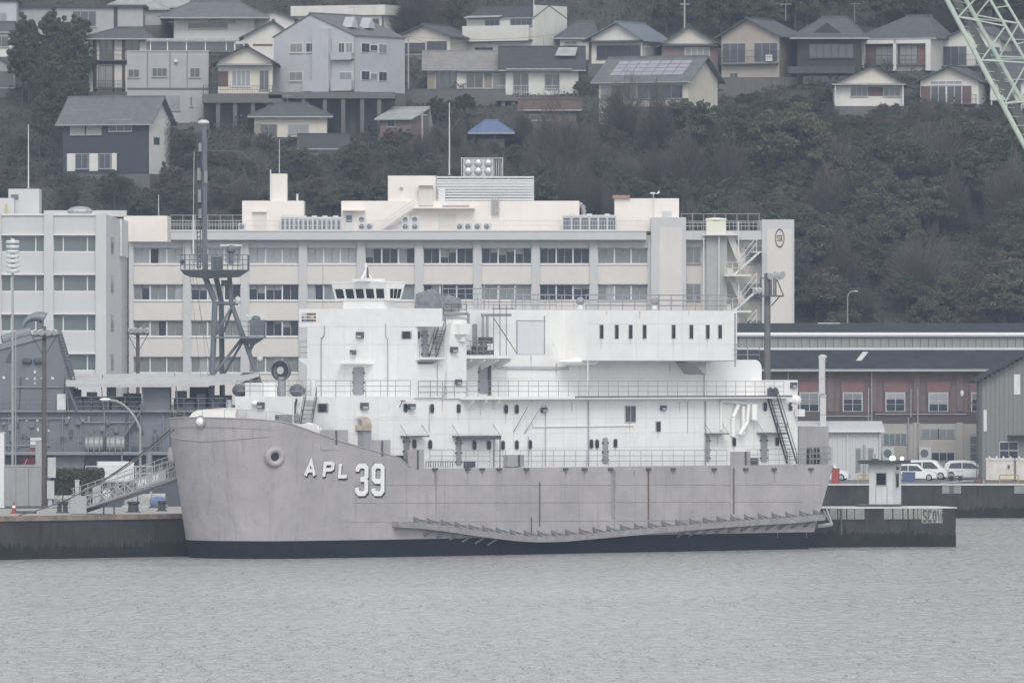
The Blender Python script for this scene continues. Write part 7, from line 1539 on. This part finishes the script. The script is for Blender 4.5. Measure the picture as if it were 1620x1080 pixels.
def crown_bare(name, r, h, m, n, base):
    d = rdir(n); d[:,2] = np.abs(d[:,2]); t = rng.uniform(.25,1,n)**.6; lb_ = 1 + .3*np.sin(2*np.arctan2(d[:,1], d[:,0])+rng.uniform(0,6)) + .25*np.sin(4*d[:,2]+3*np.arctan2(d[:,1], d[:,0])); P = d*(t*lb_)[:,None]*np.array([r, r, h*.85]); P[:,2] += base*.6; ax = d + rdir(n)*.55; ax[:,2] += .35; ax /= np.linalg.norm(ax, axis=1)[:,None]; sd = np.cross(ax, rdir(n)); sd /= np.linalg.norm(sd, axis=1)[:,None]; L_ = rng.uniform(.35,.95,n)[:,None]; return quads_mesh(name, P, ax*L_, sd*rng.uniform(.01,.028,n)[:,None], m)
def trunk_mesh(h, r, lean=.3, limbs=5, spread=2.2):
    mb = MB(); p = Vector((0,0,-1)); q = Vector((lean*.4, 0, h*.5)); e = Vector((lean, .2, h*.95)); mb.tube(p, q, r, 7, r*.7); mb.tube(q, e, r*.7, 6, r*.25)
    for i in range(limbs):
        a = 2*math.pi*i/limbs + random.random(); s = p.lerp(e, .35 + .5*i/limbs); mb.tube(s, s + Vector((math.cos(a)*spread, math.sin(a)*spread, spread*.8)), r*.35, 5, r*.1)
    return mb.mesh('trunk', BARK)
PROTO = []
for i in range(3): PROTO.append((trunk_mesh(6, .28), crown_leafy('crown', 3.6, 7.5, LEAF[0], 95, 100, .075, .16, 1.5)))
for i in range(3): PROTO.append((trunk_mesh(6, .28), crown_leafy('crown', 3.4, 6.8, LEAF[1], 90, 100, .075, .16, 1.4)))
for i in range(2): PROTO.append((trunk_mesh(6, .22), crown_leafy('crown', 3.2, 6.0, LEAF[2], 80, 75, .07, .15, 1.4)))
for i in range(3): PROTO.append((trunk_mesh(7, .18, .4, 8, 2.4), crown_bare('crown', 3.2, 7.0, LEAF[3], 6500, 2.5)))
for i in range(2): PROTO.append((trunk_mesh(11, .12, .8, 3, 1.0), crown_leafy('crown', 1.9, 13, LEAF[4], 95, 95, .08, .17, 1.5, .9)))
def tree(kind, x, y, sc, label, group=None, name='tree', zoff=0, scz=1):
    t, c = PROTO[kind]; o = empty(name, (x, y, tz(x, y)-.3+zoff), random.uniform(0, 6.28), label=label, cat='tree')
    if group: o['group'] = group
    o.scale = (sc, sc, sc*scz); inst(t, 'trunk', o); inst(c, 'crown', o); return o
def hill_at(px, py):                 # the point of the hillside seen at a photo pixel
    for Y in np.arange(1322, 1560, 1.0):
        x = wx(px, Y)
        if HY - (tz(x, Y)-CAMZ)*F/Y <= py: return x, Y
    return wx(px, 1560), 1560
# single trees one can point to: (px, py of foot, kind, scale, label)
ONES = [(1255,318,4,1.75,'large rounded olive-green tree right of the solar-panel house'),(1130,300,0,1.4,'dark evergreen tree below the beige house'),(1085,240,3,1.0,'olive bush-like tree against the solar-panel house wall'),(890,300,8,1.3,'bare twiggy tree below the low brown-roofed house'),(985,222,9,.95,'bare grey tree in front of the solar-panel house'),(1040,245,8,1.0,'bare brown tree at the right of the solar-panel house'),
 (252,276,10,.95,'bare branching tree in front of the white gable of the navy house'),(290,272,1,.8,'dark evergreen beside the navy house gable'),(690,196,2,.5,'dark evergreen beneath the retaining wall by the brown shed'),(735,190,1,.5,'round evergreen under the mottled-roof house terrace'),(1470,560,3,1.0,'pale olive tree low behind the warehouse roof at right'),(1590,545,4,1.3,'broad olive tree at the lower right of the wood'),(1330,560,5,.8,'small olive tree just above the warehouse roof ridge'),(918,150,5,.32,'small garden tree at the corner of the dark-roofed white house'),
 (1400,230,6,.6,'dull brown tree below the white veranda house'),(1545,235,7,.65,'dull brown tree below the posted terrace'),(470,290,5,.7,'pale olive shrub tree below the hut'),(560,280,3,.7,'olive tree below the concrete columns'),(1180,262,2,1.0,'dense evergreen left of the large olive tree'),(1420,330,1,1.3,'big dark evergreen in the middle of the right-hand wood'),(778,250,6,.36,'bare bush in front of the blue-roofed hut'),(752,250,0,.3,'small evergreen left of the blue-roofed hut'),(1335,216,1,.42,'round evergreen at the left foot of the white veranda house'),(1362,220,6,.45,'brown shrubby tree at the middle foot of the white veranda house'),(1392,216,0,.4,'dark evergreen at the right foot of the white veranda house'),(1425,216,7,.42,'brown tree between the veranda house and the shuttered house')]
for px, py, k, sc, lb in ONES:
    x, y = hill_at(px, py); tree(k, x, y, sc, lb)
# bamboo grove at the left
for i in range(26):
    px = random.uniform(32, 128); py = random.uniform(150, 275) if px > 60 else random.uniform(150, 200); x, y = hill_at(px, py); sc = random.uniform(.8, 1.1); tree(11 + i % 2, x, y, sc, ('tall' if sc > .95 else 'shorter') + ' bamboo clump in the ' + ('front' if py > 210 else 'back') + (' left' if px < 65 else ' right' if px > 100 else ' middle') + ' of the grove beside the timber house', 'bamboo of the grove', 'bamboo')
# wood on the right-hand slope, scrub wood at centre and left
KW = ['dark evergreen','dark evergreen','dark evergreen','olive green','olive green','olive green','brownish','brownish','bare grey','bare grey','bare grey','bamboo','bamboo']
def spot(px, py, marks, rows):
    m_ = min(marks, key=lambda q: abs(q[0]-px))[1]; r_ = min(rows, key=lambda q: abs(q[0]-py))[1]; return r_ + ' ' + m_
def wood(n, x0, x1, y0, y1, kinds, label, group, s0, s1, avoid=(), marks=None, rows=None):
    pts = []; tries = 0
    while len(pts) < n and tries < n*30:
        tries += 1; px, py = random.uniform(x0, x1), random.uniform(y0, y1)
        if any(a <= px <= c and b <= py <= d for a, b, c, d in avoid): continue
        if any((px-q[0])**2 + ((py-q[1])*1.3)**2 < 17**2 for q in pts): continue
        pts.append((px, py)); x, y = hill_at(px, py); k = random.choice(kinds); sc = random.uniform(s0, s1)
        lb = '%s %s %s, %s' % ('large' if sc > s0+.66*(s1-s0) else 'small' if sc < s0+.33*(s1-s0) else 'middling', KW[k], label, spot(px, py, marks, rows))
        o = tree(k, x, y, sc, lb, group, 'shrub' if 'shrub' in label else 'tree')
        if 'shrub' in label: o['category'] = 'shrub'
RM = [(1090,'under the solar-panel house'),(1190,'under the beige house'),(1290,'under the dark timber house'),(1380,'under the wide-gabled white house'),(1500,'under the brown-shuttered house'),(1600,'by the right edge')]
wood(92, 1085, 1640, 300, 540, (0,0,1,2,3,4,5,6,8,9,10), 'tree', 'trees of the right-hand wood', .7, 1.25, (), RM, [(330,'upper wood'),(420,'middle wood'),(500,'lower wood')])
CM = [(640,'left of the panel tank'),(760,'behind the panel tank'),(880,'right of the panel tank'),(1000,'behind the stair house')]
wood(40, 600, 1100, 300, 365, (0,1,2,6,7,8,9,10,10), 'tree', 'trees of the central brushwood', .5, .85, (), CM, [(310,'upper brushwood'),(350,'low brushwood')])
LM = [(40,'at the left edge'),(160,'behind the left office roof'),(300,'behind the naval mast'),(440,'behind the penthouse chimney'),(560,'left of the plant house')]
wood(20, -10, 600, 305, 352, (0,3,5,6,9), 'scrub tree', 'trees of the left scrub', .4, .7, (), LM, [(310,'upper scrub'),(345,'low scrub')])
TM = [(690,'above the shed'),(900,'left of the slope lattice'),(1060,'right of the slope lattice'),(1200,'above the beige house'),(1320,'above the timber house'),(1440,'above the arched loggia'),(1580,'by the crane')]
wood(18, 640, 1640, -6, 16, (0,1,2,9), 'tree', 'trees of the hilltop wood', 1.0, 1.5, ((900,-20,1050,30),(735,-20,910,30)), TM, [(0,'hilltop')])
wood(40, 1100, 1640, 222, 300, (0,1,2,3,4,6,8,9), 'tree', 'trees under the right-hand houses', .4, .7, (), RM, [(240,'just below the terrace'),(285,'upper slope')])
wood(34, 560, 1010, 228, 300, (0,1,2,6,7,8,9,10), 'tree', 'trees of the upper brushwood', .3, .6, ((735,180,815,250),(590,180,670,240),(830,150,930,225)), CM, [(240,'below the huts'),(285,'upper slope')])
wood(30, 600, 1640, 34, 62, (0,1,2,3,9), 'tree', 'trees behind the upper houses', .75, 1.15, ((735,20,910,70),(905,20,1050,70)), TM, [(45,'behind the roofs')])
wood(14, 1120, 1320, 176, 214, (0,1,2,6), 'shrub', 'shrubs below the beige house', .3, .5, (), RM, [(190,'below the wall')])
# garden shrubs between the houses
GM = [(70,'left of the navy house'),(310,'right of the navy house'),(470,'below the hipped cream house'),(600,'below the brown shed'),(340,'under the cream house terrace')]
wood(34, 10, 660, 232, 300, (0,3,5,6,9), 'shrub', 'shrubs of the lower left gardens', .22, .42, ((85,190,285,283),(395,200,530,235)), GM, [(240,'upper garden'),(290,'lower garden')])
wood(16, 1130, 1620, 196, 240, (1,6,7,8,9), 'shrub', 'shrubs under the right-hand houses', .3, .5, (), RM, [(200,'terrace edge')])
wood(26, 1290, 1620, 180, 202, (1,2,6,7,9), 'shrub', 'shrubs along the right-hand house fronts', .22, .36, (), RM, [(190,'house front')])
# undergrowth: one leafy cover over the whole slope
n = 330000; X = rng.uniform(-125, 125, n); Y = np.where(rng.random(n) < .75, rng.uniform(1326, 1430, n), rng.uniform(1430, 1540, n))
Z = np.interp(Y, [p[0] for p in TP], [p[1] for p in TP]) + (.9*np.sin(X*.11+Y*.07) + .6*np.sin(X*.23-Y*.17+1.3))*np.clip((Y-1320)/30, 0, 1) - .6
cw = rng.uniform(-125, 125, 2600); cy = rng.uniform(1326, 1540, 2600); ch_ = rng.uniform(.6, 2.4, 2600); k_ = rng.integers(0, 2600, n//2)   # half of it heaped into bushes
th_ = rng.uniform(0, 6.283, n//2); rr2 = np.sqrt(rng.random(n//2))*1.5; X[:n//2] = cw[k_] + rr2*np.cos(th_); Y[:n//2] = cy[k_] + rr2*np.sin(th_)
Z = np.interp(Y, [p[0] for p in TP], [p[1] for p in TP]) + (.9*np.sin(X*.11+Y*.07) + .6*np.sin(X*.23-Y*.17+1.3))*np.clip((Y-1320)/30, 0, 1) - .6
hgt = np.full(n, .5); hgt[:n//2] = ch_[k_]*np.sqrt(np.clip(1-(rr2/1.6)**2, 0, 1)); Z = Z + rng.random(n)**.6*hgt; C = np.stack([X,Y,Z],1); A, B = orient(n, .09, .2)
me = quads_mesh('undergrowth', C, A, B, leafmat('undergrowth leaves', (.07,.075,.066), (.105,.1,.086)))
o = bpy.data.objects.new('undergrowth', me); col.objects.link(o); tag(o, 'low scrub and grass covering the hillside between the houses', 'undergrowth', kind='stuff')
g0 = ground(122, 795); hd = empty('hedge', g0, 0, label='clipped dark green hedge behind the gangway foot', cat='hedge'); wH = 84*g0.y/F; hH = 52*g0.y/F; nH = 9000; C = np.stack([rng.uniform(-wH/2, wH/2, nH), rng.uniform(0, 1.6, nH), rng.random(nH)**.7*hH*(1+.06*np.sin(np.arange(nH)))], 1); A, B = orient(nH, .07, .15); inst(quads_mesh('foliage', C, A, B, LEAF[1]), 'foliage', hd); MB().box(-wH/2+.2, wH/2-.2, .5, 1.1, 0, hH*.85).build('stems', BARK, hd)
# ---- air
hz = MB().box(-1600, 1600, -200, 1900, -4, 175).build('haze', None); hz['kind'] = 'stuff'; hz['label'] = 'thin grey sea haze over the harbour'; hz['category'] = 'haze'
hm_ = bpy.data.materials.new('haze air'); hm_.use_nodes = True; N = hm_.node_tree.nodes; N.clear(); vo = N.new('ShaderNodeVolumePrincipled'); vo.inputs['Color'].default_value = (.64,.77,1.0,1); vo.inputs['Density'].default_value = .0001; vo.inputs['Anisotropy'].default_value = .2; mo = N.new('ShaderNodeOutputMaterial'); hm_.node_tree.links.new(vo.outputs[0], mo.inputs['Volume']); hz.data.materials.append(hm_)
